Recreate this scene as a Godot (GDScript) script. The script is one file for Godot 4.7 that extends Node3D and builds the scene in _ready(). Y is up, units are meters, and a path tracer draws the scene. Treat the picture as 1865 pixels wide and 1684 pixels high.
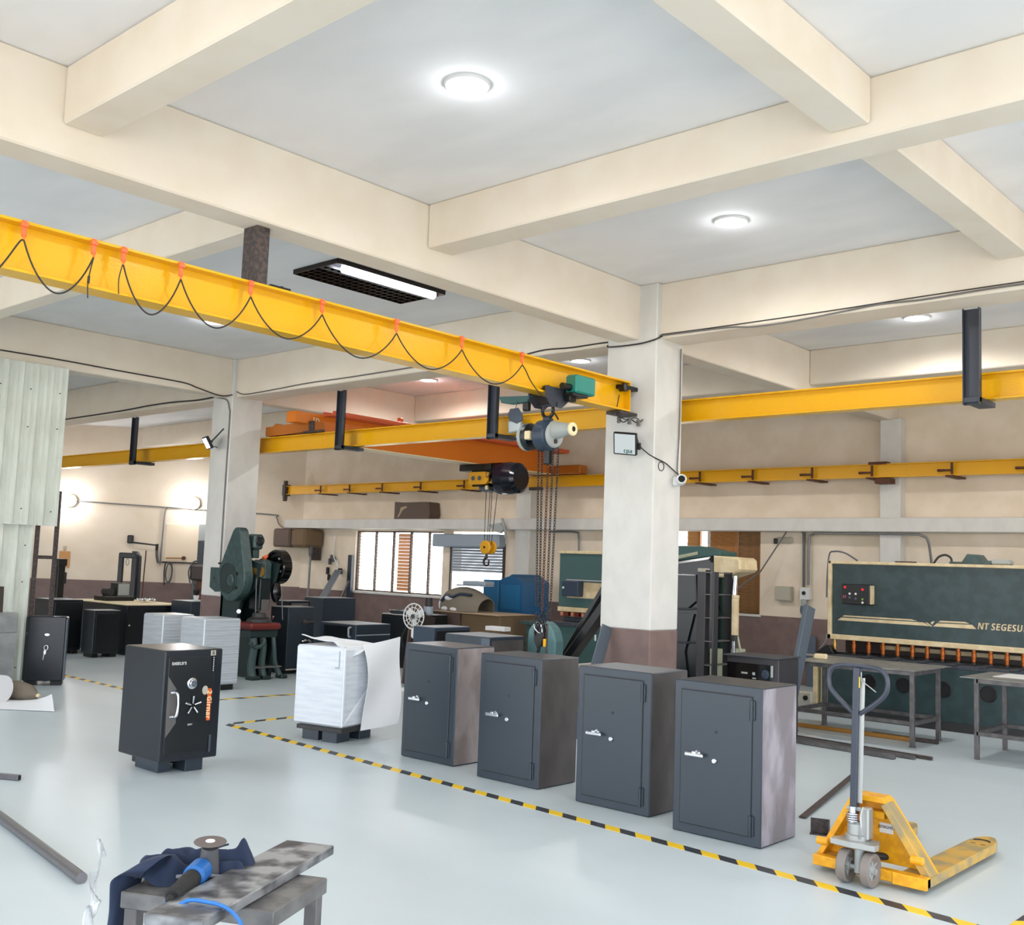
extends Node3D
# A fabrication workshop: concrete frame, crane rails, safes, sheet-metal machines.
# X runs along the column line, -Z towards the rear wall, metres.

var M := {}
var counts := {}

func _ready():
	seed(7)
	setup_view()
	make_materials()
	build_structure()
	build_openings()
	build_lamps()
	build_rails()
	build_services()
	build_safes()
	build_wrapped()
	build_machines()
	build_shear()
	build_tables()
	build_pallet_jack()
	build_bench()
	build_left_corner()
	build_rear()
	build_floor_marks()

func setup_view():
	var cam := Camera3D.new()
	cam.name = "camera"
	cam.position = Vector3(0, 1.65, 0)
	cam.rotation = Vector3(0.09702962, 0.7329427, 0.03664489)
	cam.fov = rad_to_deg(2.0 * atan(842.0 / 1923.167))
	cam.near = 0.05
	cam.far = 200.0
	add_child(cam)
	cam.current = true
	var we := WorldEnvironment.new()
	we.name = "environment"
	var env := Environment.new()
	env.background_mode = Environment.BG_SKY
	var sky := Sky.new()
	var sm := ProceduralSkyMaterial.new()
	sm.sky_top_color = Color(0.80, 0.86, 0.94)
	sm.sky_horizon_color = Color(0.95, 0.95, 0.96)
	sm.ground_bottom_color = Color(0.82, 0.80, 0.77)
	sm.ground_horizon_color = Color(0.94, 0.93, 0.91)
	sm.energy_multiplier = SKY_ENERGY
	sky.sky_material = sm
	env.sky = sky
	env.ambient_light_source = Environment.AMBIENT_SOURCE_SKY
	env.tonemap_mode = Environment.TONE_MAPPER_LINEAR
	env.tonemap_exposure = EXPOSURE
	env.sdfgi_enabled = true
	env.ssao_enabled = true
	env.ssil_enabled = true
	we.environment = env
	add_child(we)

const SKY_ENERGY := 6.5
const EXPOSURE := 0.93
const LAMP_ENERGY := 2.5

# ------------------------------------------------------------------ materials
func mat(c: Color, rough := 0.6, metal := 0.0) -> StandardMaterial3D:
	var m := StandardMaterial3D.new()
	m.albedo_color = c
	m.roughness = rough
	m.metallic = metal
	return m

func noise_tex(freq: float, c0: Color, c1: Color, sd := 1, octaves := 4, lo := 0.3, hi := 0.7, size := 512) -> NoiseTexture2D:
	var n := FastNoiseLite.new()
	n.seed = sd
	n.noise_type = FastNoiseLite.TYPE_SIMPLEX_SMOOTH
	n.frequency = freq
	n.fractal_octaves = octaves
	var g := Gradient.new()
	g.offsets = PackedFloat32Array([lo, hi])
	g.colors = PackedColorArray([c0, c1])
	var t := NoiseTexture2D.new()
	t.width = size
	t.height = size
	t.seamless = true
	t.noise = n
	t.color_ramp = g
	return t

func nmat(c0: Color, c1: Color, scale: Vector3, rough := 0.6, metal := 0.0, freq := 0.012, sd := 1, lo := 0.3, hi := 0.7, world := true) -> StandardMaterial3D:
	var m := mat(Color.WHITE, rough, metal)
	m.albedo_texture = noise_tex(freq, c0, c1, sd, 4, lo, hi)
	m.uv1_triplanar = true
	m.uv1_world_triplanar = world
	m.uv1_scale = scale
	return m

# soft cloudy tint in full precision, so that no steps show on large smooth surfaces
func float_tex(c: Color, amount: float, sd: int) -> ImageTexture:
	var n := FastNoiseLite.new()
	n.seed = sd
	n.frequency = 0.012
	n.fractal_octaves = 5
	n.fractal_gain = 0.55
	var src := n.get_seamless_image(512, 512)
	var n2 := FastNoiseLite.new()
	n2.seed = sd + 1
	n2.frequency = 0.05
	n2.fractal_octaves = 4
	var src2 := n2.get_seamless_image(512, 512)
	var img := Image.create(512, 512, false, Image.FORMAT_RGBF)
	for y in 512:
		for x in 512:
			var v := (src.get_pixel(x, y).r - 0.5) * 2.0 + 0.5 * (src2.get_pixel(x, y).r - 0.5)
			# the source has 256 steps: smooth with its neighbours
			v = (v + (src.get_pixel((x + 1) % 512, y).r - 0.5) * 2.0 + (src.get_pixel(x, (y + 1) % 512).r - 0.5) * 2.0) / 3.0
			var k := 1.0 + amount * v
			var l := c.srgb_to_linear()
			img.set_pixel(x, y, Color(l.r * k, l.g * k, l.b * k))
	return ImageTexture.create_from_image(img)

func bump(m: StandardMaterial3D, freq: float, strength: float, sd := 3) -> StandardMaterial3D:
	var n := FastNoiseLite.new()
	n.seed = sd
	n.frequency = freq
	n.fractal_octaves = 3
	var t := NoiseTexture2D.new()
	t.width = 256
	t.height = 256
	t.seamless = true
	t.noise = n
	t.as_normal_map = true
	t.bump_strength = 4.0
	m.normal_enabled = true
	m.normal_scale = strength
	m.normal_texture = t
	m.uv1_triplanar = true
	return m

func glow_mat(c: Color, e: float) -> StandardMaterial3D:
	var m := mat(c, 0.5)
	m.emission_enabled = true
	m.emission = c
	m.emission_energy_multiplier = e
	return m

func make_materials():
	M.cream = nmat(Color(0.875, 0.83, 0.76), Color(0.89, 0.85, 0.785), Vector3(0.35, 0.35, 0.35), 0.75, 0.0, 0.01, 11)
	M.wall = nmat(Color(0.885, 0.825, 0.74), Color(0.915, 0.86, 0.785), Vector3(0.25, 0.25, 0.25), 0.8, 0.0, 0.012, 12)
	M.column = nmat(Color(0.815, 0.81, 0.79), Color(0.84, 0.835, 0.815), Vector3(0.5, 0.3, 0.5), 0.7, 0.0, 0.012, 13)
	M.ceiling = nmat(Color(0.885, 0.88, 0.875), Color(0.91, 0.905, 0.90), Vector3(0.14, 0.3, 0.30), 0.85, 0.0, 0.008, 14)
	M.brown = nmat(Color(0.45, 0.37, 0.35), Color(0.48, 0.40, 0.38), Vector3(0.5, 0.5, 0.5), 0.6, 0.0, 0.012, 15)
	M.floor = mat(Color.WHITE, 0.30)
	M.floor.albedo_texture = float_tex(Color(0.775, 0.82, 0.838), 0.035, 16)
	M.floor.uv1_triplanar = true
	M.floor.uv1_world_triplanar = true
	M.floor.uv1_scale = Vector3(0.09, 0.2, 0.2)
	M.yellow = mat(Color(0.90, 0.675, 0.015), 0.28)
	bump(M.yellow, 0.05, 0.12, 5)
	M.yellow.uv1_scale = Vector3(3, 3, 3)
	M.orange = mat(Color(0.86, 0.47, 0.08), 0.4)
	M.coral = mat(Color(0.86, 0.40, 0.22), 0.5)
	M.steel_dark = nmat(Color(0.21, 0.23, 0.26), Color(0.27, 0.29, 0.32), Vector3(2, 2, 2), 0.5, 0.2, 0.02, 18, 0.3, 0.7, false)
	M.rust_dark = nmat(Color(0.22, 0.20, 0.20), Color(0.33, 0.28, 0.26), Vector3(2, 2, 2), 0.6, 0.2, 0.02, 19, 0.3, 0.7, false)
	M.black = mat(Color(0.05, 0.055, 0.065), 0.4)
	M.blackgloss = mat(Color(0.03, 0.035, 0.04), 0.12)
	M.rubber = mat(Color(0.09, 0.09, 0.095), 0.7)
	M.cable = mat(Color(0.16, 0.15, 0.15), 0.6)
	M.conduit = mat(Color(0.50, 0.50, 0.50), 0.4, 0.4)
	M.greycable = mat(Color(0.42, 0.41, 0.40), 0.6)
	M.chrome = mat(Color(0.86, 0.87, 0.9), 0.18, 1.0)
	M.white = mat(Color(0.88, 0.88, 0.87), 0.5)
	M.whiteplastic = mat(Color(0.86, 0.87, 0.87), 0.4)
	M.bluegrey = mat(Color(0.33, 0.37, 0.42), 0.45)
	M.sheet = nmat(Color(0.80, 0.82, 0.78), Color(0.84, 0.86, 0.82), Vector3(1, 0.3, 1), 0.4, 0.0, 0.012, 20)
	M.winframe = mat(Color(0.36, 0.30, 0.25), 0.6)
	M.slat_peach = mat(Color(0.93, 0.72, 0.52), 0.6)
	M.slat_peach.backlight_enabled = true
	M.slat_peach.backlight = Color(0.5, 0.36, 0.24)
	M.slat_brown = nmat(Color(0.60, 0.40, 0.20), Color(0.68, 0.47, 0.25), Vector3(1, 6, 1), 0.55, 0.0, 0.012, 21)
	M.slat_tan = mat(Color(0.76, 0.55, 0.32), 0.55)
	M.slat_dark = nmat(Color(0.47, 0.34, 0.20), Color(0.54, 0.39, 0.24), Vector3(1, 6, 1), 0.55, 0.0, 0.012, 22)
	M.shutter = mat(Color(0.58, 0.63, 0.68), 0.45, 0.1)
	M.louvre = mat(Color(0.20, 0.17, 0.16), 0.25, 0.7)
	M.rustbrown = mat(Color(0.33, 0.17, 0.08), 0.6)
	M.hanger = mat(Color(0.22, 0.24, 0.28), 0.45, 0.2)
	M.coral_clip = mat(Color(0.95, 0.42, 0.22), 0.5)
	M.teal = mat(Color(0.13, 0.50, 0.45), 0.35)
	M.teal_dark = mat(Color(0.16, 0.33, 0.32), 0.45)
	M.teal_text = mat(Color(0.08, 0.35, 0.33), 0.5)
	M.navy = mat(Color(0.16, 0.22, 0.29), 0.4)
	M.navygloss = mat(Color(0.05, 0.08, 0.13), 0.15)
	M.castgrey = mat(Color(0.62, 0.64, 0.63), 0.45)
	M.cream_paint = mat(Color(0.90, 0.83, 0.66), 0.5)
	M.darkgrey = mat(Color(0.17, 0.17, 0.17), 0.5)
	M.greenblack = mat(Color(0.06, 0.11, 0.12), 0.3)
	M.chain = mat(Color(0.22, 0.20, 0.20), 0.4, 0.6)
	M.orange_dark = mat(Color(0.72, 0.41, 0.08), 0.45)
	M.yellow_plate = mat(Color(0.90, 0.66, 0.10), 0.4)
	M.brass = mat(Color(0.62, 0.48, 0.22), 0.35, 0.6)
	M.conduit_dark = mat(Color(0.33, 0.34, 0.37), 0.4, 0.3)
	M.floodglass = mat(Color(0.80, 0.83, 0.84), 0.2)
	M.boxgrey = mat(Color(0.70, 0.68, 0.62), 0.5)
	M.lamp_dim = glow_mat(Color(0.93, 0.97, 1.0), 2.5)
	M.lamp_bright = glow_mat(Color(0.97, 0.98, 1.0), 40.0)
	M.seam = mat(Color(0.10, 0.11, 0.13), 0.5)
	M.slate = mat(Color(0.17, 0.21, 0.25), 0.30)
	bump(M.slate, 0.35, 0.10, 31)
	M.slate.uv1_scale = Vector3(6, 6, 6)
	M.slate_door = mat(Color(0.165, 0.205, 0.24), 0.33)
	bump(M.slate_door, 0.35, 0.10, 32)
	M.slate_door.uv1_scale = Vector3(6, 6, 6)
	M.slate_pale = mat(Color(0.34, 0.38, 0.42), 0.4)  # paler grey for loose plates and one door edge
	M.bare_steel = nmat(Color(0.50, 0.475, 0.50), Color(0.66, 0.64, 0.68), Vector3(0.5, 0.3, 0.8), 0.40, 0.25, 0.010, 33, 0.3, 0.7, false)
	M.bare_warm = nmat(Color(0.50, 0.46, 0.455), Color(0.60, 0.56, 0.56), Vector3(0.5, 0.3, 0.6), 0.45, 0.2, 0.012, 34, 0.3, 0.7, false)
	M.brown_steel = nmat(Color(0.285, 0.27, 0.27), Color(0.335, 0.315, 0.315), Vector3(0.5, 0.3, 0.6), 0.45, 0.15, 0.012, 35, 0.3, 0.7, false)
	M.blacksafe = mat(Color(0.085, 0.11, 0.14), 0.27)
	M.blackdoor = mat(Color(0.07, 0.085, 0.10), 0.32)
	M.gunmetal = mat(Color(0.40, 0.39, 0.385), 0.4, 0.3)
	M.top_grey = mat(Color(0.60, 0.62, 0.64), 0.45)
	M.sticker_orange = mat(Color(0.86, 0.36, 0.06), 0.5)
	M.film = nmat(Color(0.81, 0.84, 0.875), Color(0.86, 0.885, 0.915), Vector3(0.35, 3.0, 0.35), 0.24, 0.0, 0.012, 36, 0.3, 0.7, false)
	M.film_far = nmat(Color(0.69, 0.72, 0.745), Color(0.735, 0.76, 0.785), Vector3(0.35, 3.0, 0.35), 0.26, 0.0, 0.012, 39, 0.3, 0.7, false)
	M.film_bright = mat(Color(0.93, 0.95, 0.97), 0.2)
	M.film_grey = mat(Color(0.62, 0.67, 0.72), 0.3)
	M.foam = mat(Color(0.90, 0.91, 0.925), 0.75)
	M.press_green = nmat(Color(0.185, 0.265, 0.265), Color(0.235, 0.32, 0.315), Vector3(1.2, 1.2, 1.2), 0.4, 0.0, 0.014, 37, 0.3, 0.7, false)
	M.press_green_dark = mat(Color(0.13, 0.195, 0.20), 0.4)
	M.press_green_pale = mat(Color(0.27, 0.345, 0.345), 0.4)  # lighter green of the press legs
	M.red_table = mat(Color(0.42, 0.13, 0.11), 0.4)
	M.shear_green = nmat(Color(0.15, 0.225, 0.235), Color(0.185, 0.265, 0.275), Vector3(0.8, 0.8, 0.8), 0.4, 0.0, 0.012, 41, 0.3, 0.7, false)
	M.brake_green = mat(Color(0.24, 0.36, 0.36), 0.4)  # green of the press brake, lighter than the shear
	M.shear_cream = nmat(Color(0.80, 0.72, 0.56), Color(0.86, 0.79, 0.64), Vector3(1, 1, 1), 0.45, 0.0, 0.012, 42, 0.3, 0.7, false)
	M.darkbrown = mat(Color(0.20, 0.155, 0.135), 0.5)
	M.amber = mat(Color(0.66, 0.34, 0.07), 0.3, 0.4)
	M.gold = mat(Color(0.78, 0.62, 0.36), 0.3, 0.6)
	M.pale_green = mat(Color(0.66, 0.68, 0.58), 0.5)
	M.led_red = glow_mat(Color(0.95, 0.12, 0.15), 1.0)
	M.led_pink = mat(Color(0.75, 0.35, 0.42), 0.5)
	M.led_white = mat(Color(0.90, 0.88, 0.88), 0.4)
	M.led_green = mat(Color(0.45, 0.65, 0.25), 0.4)
	M.table_top = nmat(Color(0.50, 0.50, 0.48), Color(0.62, 0.62, 0.60), Vector3(0.8, 0.8, 2.0), 0.38, 0.45, 0.012, 43)
	M.tube_steel = nmat(Color(0.36, 0.35, 0.35), Color(0.43, 0.415, 0.415), Vector3(1, 1, 1), 0.42, 0.4, 0.014, 44, 0.3, 0.7, false)
	M.pipe_steel = mat(Color(0.45, 0.44, 0.45), 0.32, 0.6)
	M.ochre = mat(Color(0.62, 0.43, 0.16), 0.5)
	M.jack_yellow = nmat(Color(0.86, 0.60, 0.08), Color(0.93, 0.67, 0.10), Vector3(2, 2, 2), 0.38, 0.0, 0.012, 45)
	M.jack_worn = nmat(Color(0.60, 0.54, 0.40), Color(0.80, 0.63, 0.27), Vector3(0.8, 1.0, 0.8), 0.38, 0.1, 0.010, 46, 0.3, 0.7)
	M.wheel_grey = mat(Color(0.50, 0.47, 0.45), 0.6)
	M.alu = mat(Color(0.66, 0.67, 0.66), 0.38, 0.5)
	M.handle_blue = mat(Color(0.19, 0.215, 0.27), 0.35)
	M.label_yellow = mat(Color(0.93, 0.78, 0.12), 0.5)
	M.dusty_steel = nmat(Color(0.30, 0.295, 0.30), Color(0.46, 0.455, 0.45), Vector3(0.9, 0.9, 0.9), 0.45, 0.3, 0.010, 47)
	M.smeared_steel = nmat(Color(0.22, 0.22, 0.235), Color(0.60, 0.61, 0.615), Vector3(0.9, 0.9, 0.9), 0.40, 0.3, 0.012, 48, 0.22, 0.62)
	M.tool_blue = mat(Color(0.12, 0.38, 0.65), 0.4)
	M.cord_blue = mat(Color(0.15, 0.45, 0.75), 0.4)
	M.castgrey_dark = mat(Color(0.36, 0.36, 0.37), 0.45, 0.3)
	M.disc_brown = mat(Color(0.38, 0.34, 0.33), 0.6)
	M.navy_cloth = mat(Color(0.115, 0.165, 0.26), 0.9)
	M.navy_cloth.rim_enabled = true
	M.navy_cloth.rim = 0.3
	M.cloth_grey = mat(Color(0.45, 0.46, 0.48), 0.8)
	M.clear_film = mat(Color(0.80, 0.82, 0.84, 0.28), 0.1)
	M.clear_film.transparency = BaseMaterial3D.TRANSPARENCY_ALPHA
	M.raw_grey = nmat(Color(0.48, 0.49, 0.49), Color(0.54, 0.55, 0.55), Vector3(0.6, 0.6, 0.6), 0.4, 0.3, 0.012, 49)
	M.sack = mat(Color(0.47, 0.43, 0.38), 0.85)
	M.board_cream = mat(Color(0.90, 0.83, 0.73), 0.6)
	M.plant_dark = mat(Color(0.08, 0.10, 0.08), 0.7)
	M.copper_pale = mat(Color(0.80, 0.52, 0.38), 0.4)
	M.teal_grey = mat(Color(0.36, 0.50, 0.51), 0.45)
	M.raw_white = mat(Color(0.76, 0.75, 0.72), 0.6)
	M.blue_paint = mat(Color(0.10, 0.42, 0.62), 0.4)
	M.blue_paint_dark = mat(Color(0.08, 0.36, 0.55), 0.4)
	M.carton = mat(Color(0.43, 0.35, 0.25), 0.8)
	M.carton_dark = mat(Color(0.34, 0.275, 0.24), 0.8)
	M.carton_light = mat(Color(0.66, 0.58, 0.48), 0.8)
	M.seat_grey = mat(Color(0.50, 0.47, 0.42), 0.8)
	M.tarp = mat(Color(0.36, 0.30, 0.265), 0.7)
	M.navygloss_dull = mat(Color(0.085, 0.105, 0.135), 0.3)
	M.bottle_green = mat(Color(0.10, 0.23, 0.185), 0.4)
	M.gunmetal_dark = mat(Color(0.24, 0.235, 0.25), 0.4, 0.2)
	M.tape_black = mat(Color(0.19, 0.20, 0.225), 0.45)
	M.tape_yellow = mat(Color(0.93, 0.77, 0.13), 0.45)
	M.louvre_tray = mat(Color(0.22, 0.20, 0.19), 0.3, 0.5)
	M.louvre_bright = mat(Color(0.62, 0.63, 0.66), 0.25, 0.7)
	M.lamp = glow_mat(Color(0.97, 0.98, 1.0), 6.0)

# ------------------------------------------------------------------ geometry helpers
func nb() -> SurfaceTool:
	var st := SurfaceTool.new()
	st.begin(Mesh.PRIMITIVE_TRIANGLES)
	return st

func tri(st: SurfaceTool, a: Vector3, b: Vector3, c: Vector3, na: Vector3, n2 = null, n3 = null):
	var nb2: Vector3 = na if n2 == null else n2
	var nc: Vector3 = na if n3 == null else n3
	var cr := (b - a).cross(c - a)
	if cr.length_squared() < 1e-16:
		return
	if cr.dot(na + nb2 + nc) > 0.0:
		st.set_normal(na); st.add_vertex(a)
		st.set_normal(nc); st.add_vertex(c)
		st.set_normal(nb2); st.add_vertex(b)
	else:
		st.set_normal(na); st.add_vertex(a)
		st.set_normal(nb2); st.add_vertex(b)
		st.set_normal(nc); st.add_vertex(c)

func face(st: SurfaceTool, pts: Array, n: Vector3):
	for i in range(1, pts.size() - 1):
		tri(st, pts[0], pts[i], pts[i + 1], n)

func quad_s(st: SurfaceTool, a, b, c, d, na, nb_, nc, nd):
	tri(st, a, b, c, na, nb_, nc)
	tri(st, a, c, d, na, nc, nd)

# a box with chamfered edges
func box(st: SurfaceTool, c: Vector3, s: Vector3, bev := 0.0, xf := Transform3D.IDENTITY):
	var h := s * 0.5
	var b: float = min(bev, min(h.x, min(h.y, h.z)) * 0.9)
	var ax := [Vector3.RIGHT, Vector3.UP, Vector3.BACK]
	var hh := [h.x, h.y, h.z]
	for k in 3:
		var u := (k + 1) % 3
		var v := (k + 2) % 3
		for sg in [-1.0, 1.0]:
			var n: Vector3 = ax[k] * sg
			var o: Vector3 = c + n * hh[k]
			var du: Vector3 = ax[u] * (hh[u] - b)
			var dv: Vector3 = ax[v] * (hh[v] - b)
			face(st, [xf * (o + du + dv), xf * (o + du - dv), xf * (o - du - dv), xf * (o - du + dv)], (xf.basis * n).normalized())
	if b > 0.0:
		for k in 3:
			var u := (k + 1) % 3
			var v := (k + 2) % 3
			for su in [-1.0, 1.0]:
				for sv in [-1.0, 1.0]:
					var l: Vector3 = ax[k] * (hh[k] - b)
					var p1: Vector3 = c + ax[u] * su * hh[u] + ax[v] * sv * (hh[v] - b)
					var p2: Vector3 = c + ax[u] * su * (hh[u] - b) + ax[v] * sv * hh[v]
					face(st, [xf * (p1 + l), xf * (p1 - l), xf * (p2 - l), xf * (p2 + l)], (xf.basis * (ax[u] * su + ax[v] * sv)).normalized())
		for sx in [-1.0, 1.0]:
			for sy in [-1.0, 1.0]:
				for sz in [-1.0, 1.0]:
					var q := Vector3(sx, sy, sz)
					face(st, [xf * (c + q * Vector3(h.x, h.y - b, h.z - b)), xf * (c + q * Vector3(h.x - b, h.y, h.z - b)), xf * (c + q * Vector3(h.x - b, h.y - b, h.z))], (xf.basis * q).normalized())

func bx(st: SurfaceTool, lo: Vector3, hi: Vector3, bev := 0.0, xf := Transform3D.IDENTITY):
	box(st, (lo + hi) * 0.5, (hi - lo).abs(), bev, xf)

func basis_to(d: Vector3) -> Basis:
	var y := d.normalized()
	var t := Vector3.RIGHT if absf(y.x) < 0.9 else Vector3.BACK
	var x := y.cross(t).normalized()
	return Basis(x, y, x.cross(y))

# round or tapered bar with flat ends
func bar(st: SurfaceTool, a: Vector3, b: Vector3, r0: float, r1 := -1.0, n := 14, xf := Transform3D.IDENTITY):
	if r1 < 0.0:
		r1 = r0
	var bs := basis_to(b - a)
	var l := (b - a).length()
	var sl := (r0 - r1) / maxf(l, 1e-5)
	for i in n:
		var t0 := TAU * i / n
		var t1 := TAU * (i + 1) / n
		var d0: Vector3 = bs.x * cos(t0) + bs.z * sin(t0)
		var d1: Vector3 = bs.x * cos(t1) + bs.z * sin(t1)
		var n0 := (xf.basis * (d0 + bs.y * sl)).normalized()
		var n1 := (xf.basis * (d1 + bs.y * sl)).normalized()
		quad_s(st, xf * (a + d0 * r0), xf * (a + d1 * r0), xf * (b + d1 * r1), xf * (b + d0 * r1), n0, n1, n1, n0)
		tri(st, xf * a, xf * (a + d0 * r0), xf * (a + d1 * r0), (xf.basis * -bs.y).normalized())
		tri(st, xf * b, xf * (b + d0 * r1), xf * (b + d1 * r1), (xf.basis * bs.y).normalized())

# square bar between two points
func sbar(st: SurfaceTool, a: Vector3, b: Vector3, w: float, d := -1.0, bev := 0.002, roll := 0.0):
	var y := (b - a).normalized()
	var t := Vector3.UP if absf(y.y) < 0.95 else Vector3.RIGHT
	var x := t.cross(y).normalized()
	var z := x.cross(y)
	var bs := Basis(x, y, z)
	if roll != 0.0:
		bs = Basis(y, roll) * bs
	box(st, Vector3.ZERO, Vector3(w, (b - a).length(), w if d < 0.0 else d), bev, Transform3D(bs, (a + b) * 0.5))

func smooth_path(pts: Array, step := 6) -> PackedVector3Array:
	var out := PackedVector3Array()
	for i in range(pts.size() - 1):
		var p0: Vector3 = pts[maxi(i - 1, 0)]
		var p1: Vector3 = pts[i]
		var p2: Vector3 = pts[i + 1]
		var p3: Vector3 = pts[mini(i + 2, pts.size() - 1)]
		for k in step:
			out.append(p1.cubic_interpolate(p2, p0, p3, float(k) / step))
	out.append(pts[pts.size() - 1])
	return out

func tube(st: SurfaceTool, pts, r: float, n := 8, closed := false, r_end := -1.0):
	var m: int = pts.size()
	if m < 2:
		return
	var ring := []
	var up := Vector3.UP
	var prev_t: Vector3 = (pts[1] - pts[0]).normalized()
	if absf(prev_t.y) > 0.9:
		up = Vector3.RIGHT
	var x := prev_t.cross(up).normalized()
	for i in m:
		var t: Vector3
		if closed:
			t = (pts[(i + 1) % m] - pts[(i + m - 1) % m]).normalized()
		elif i == 0:
			t = prev_t
		elif i == m - 1:
			t = (pts[m - 1] - pts[m - 2]).normalized()
		else:
			t = (pts[i + 1] - pts[i - 1]).normalized()
		x = (x - t * x.dot(t)).normalized()
		var y := t.cross(x)
		var rr := r if r_end < 0.0 else lerpf(r, r_end, float(i) / (m - 1))
		var row := []
		for k in n:
			var a := TAU * k / n
			var d := x * cos(a) + y * sin(a)
			row.append([pts[i] + d * rr, d])
		ring.append(row)
	var last := m if closed else m - 1
	for i in last:
		var A: Array = ring[i]
		var Bq: Array = ring[(i + 1) % m]
		for k in n:
			var k2 := (k + 1) % n
			quad_s(st, A[k][0], A[k2][0], Bq[k2][0], Bq[k][0], A[k][1], A[k2][1], Bq[k2][1], Bq[k][1])
	if not closed:
		for e in [0, m - 1]:
			var nn: Vector3 = (pts[0] - pts[1]).normalized() if e == 0 else (pts[m - 1] - pts[m - 2]).normalized()
			for k in n:
				tri(st, pts[e], ring[e][k][0], ring[e][(k + 1) % n][0], nn)

# profile: Vector2(radius, height) up the local y axis
func lathe(st: SurfaceTool, prof: Array, xf := Transform3D.IDENTITY, n := 24):
	for j in range(prof.size() - 1):
		var p: Vector2 = prof[j]
		var q: Vector2 = prof[j + 1]
		var e := q - p
		if e.length() < 1e-6:
			continue
		var nn := Vector2(e.y, -e.x).normalized()
		for i in n:
			var t0 := TAU * i / n
			var t1 := TAU * (i + 1) / n
			var d0 := Vector3(cos(t0), 0, sin(t0))
			var d1 := Vector3(cos(t1), 0, sin(t1))
			var a0 := d0 * p.x + Vector3.UP * p.y
			var a1 := d1 * p.x + Vector3.UP * p.y
			var b0 := d0 * q.x + Vector3.UP * q.y
			var b1 := d1 * q.x + Vector3.UP * q.y
			var m0 := (xf.basis * (d0 * nn.x + Vector3.UP * nn.y)).normalized()
			var m1 := (xf.basis * (d1 * nn.x + Vector3.UP * nn.y)).normalized()
			if p.x > 1e-6:
				tri(st, xf * a0, xf * a1, xf * b1, m0, m1, m1)
			if q.x > 1e-6:
				tri(st, xf * a0, xf * b1, xf * b0, m0, m1, m0)

# polygon in local x,y pushed along local z from 0 to depth
func prism(st: SurfaceTool, poly: Array, depth: float, xf := Transform3D.IDENTITY, bev := 0.0):
	var pk := PackedVector2Array(poly)
	if Geometry2D.is_polygon_clockwise(pk):
		pk.reverse()
	var inner := pk
	if bev > 0.0:
		var off := Geometry2D.offset_polygon(pk, -bev)
		if off.size() > 0 and off[0].size() == pk.size():
			# match the inset's first corner to the outline's
			var best := 0
			for i in off[0].size():
				if off[0][i].distance_squared_to(pk[0]) < off[0][best].distance_squared_to(pk[0]):
					best = i
			inner = PackedVector2Array()
			var o0 := off[0]
			if Geometry2D.is_polygon_clockwise(o0) != Geometry2D.is_polygon_clockwise(pk):
				o0.reverse()
				best = o0.size() - 1 - best
			for i in o0.size():
				inner.append(o0[(best + i) % o0.size()])
		else:
			bev = 0.0
	var ix := Geometry2D.triangulate_polygon(inner)
	var nf := (xf.basis * Vector3.BACK).normalized()
	for i in range(0, ix.size(), 3):
		var a := inner[ix[i]]
		var b := inner[ix[i + 1]]
		var c := inner[ix[i + 2]]
		tri(st, xf * Vector3(a.x, a.y, depth), xf * Vector3(b.x, b.y, depth), xf * Vector3(c.x, c.y, depth), nf)
		tri(st, xf * Vector3(a.x, a.y, 0), xf * Vector3(b.x, b.y, 0), xf * Vector3(c.x, c.y, 0), -nf)
	var m := pk.size()
	for i in m:
		var a := pk[i]
		var b := pk[(i + 1) % m]
		var e := (b - a)
		if e.length() < 1e-6:
			continue
		var nn := Vector3(e.y, -e.x, 0).normalized()
		var nw := (xf.basis * nn).normalized()
		face(st, [xf * Vector3(a.x, a.y, bev), xf * Vector3(b.x, b.y, bev), xf * Vector3(b.x, b.y, depth - bev), xf * Vector3(a.x, a.y, depth - bev)], nw)
		if bev > 0.0:
			var ai := inner[i]
			var bi := inner[(i + 1) % m]
			face(st, [xf * Vector3(a.x, a.y, depth - bev), xf * Vector3(b.x, b.y, depth - bev), xf * Vector3(bi.x, bi.y, depth), xf * Vector3(ai.x, ai.y, depth)], (nw + nf).normalized())
			face(st, [xf * Vector3(a.x, a.y, bev), xf * Vector3(b.x, b.y, bev), xf * Vector3(bi.x, bi.y, 0), xf * Vector3(ai.x, ai.y, 0)], (nw - nf).normalized())

func ball(st: SurfaceTool, c: Vector3, r: Vector3, xf := Transform3D.IDENTITY, n := 18, rows := 10):
	for j in rows:
		var p0 := PI * j / rows
		var p1 := PI * (j + 1) / rows
		for i in n:
			var t0 := TAU * i / n
			var t1 := TAU * (i + 1) / n
			var d := []
			for pt in [[p0, t0], [p0, t1], [p1, t1], [p1, t0]]:
				d.append(Vector3(sin(pt[0]) * cos(pt[1]), cos(pt[0]), sin(pt[0]) * sin(pt[1])))
			quad_s(st, xf * (c + d[0] * r), xf * (c + d[1] * r), xf * (c + d[2] * r), xf * (c + d[3] * r),
				(xf.basis * (d[0] / r)).normalized(), (xf.basis * (d[1] / r)).normalized(), (xf.basis * (d[2] / r)).normalized(), (xf.basis * (d[3] / r)).normalized())

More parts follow.
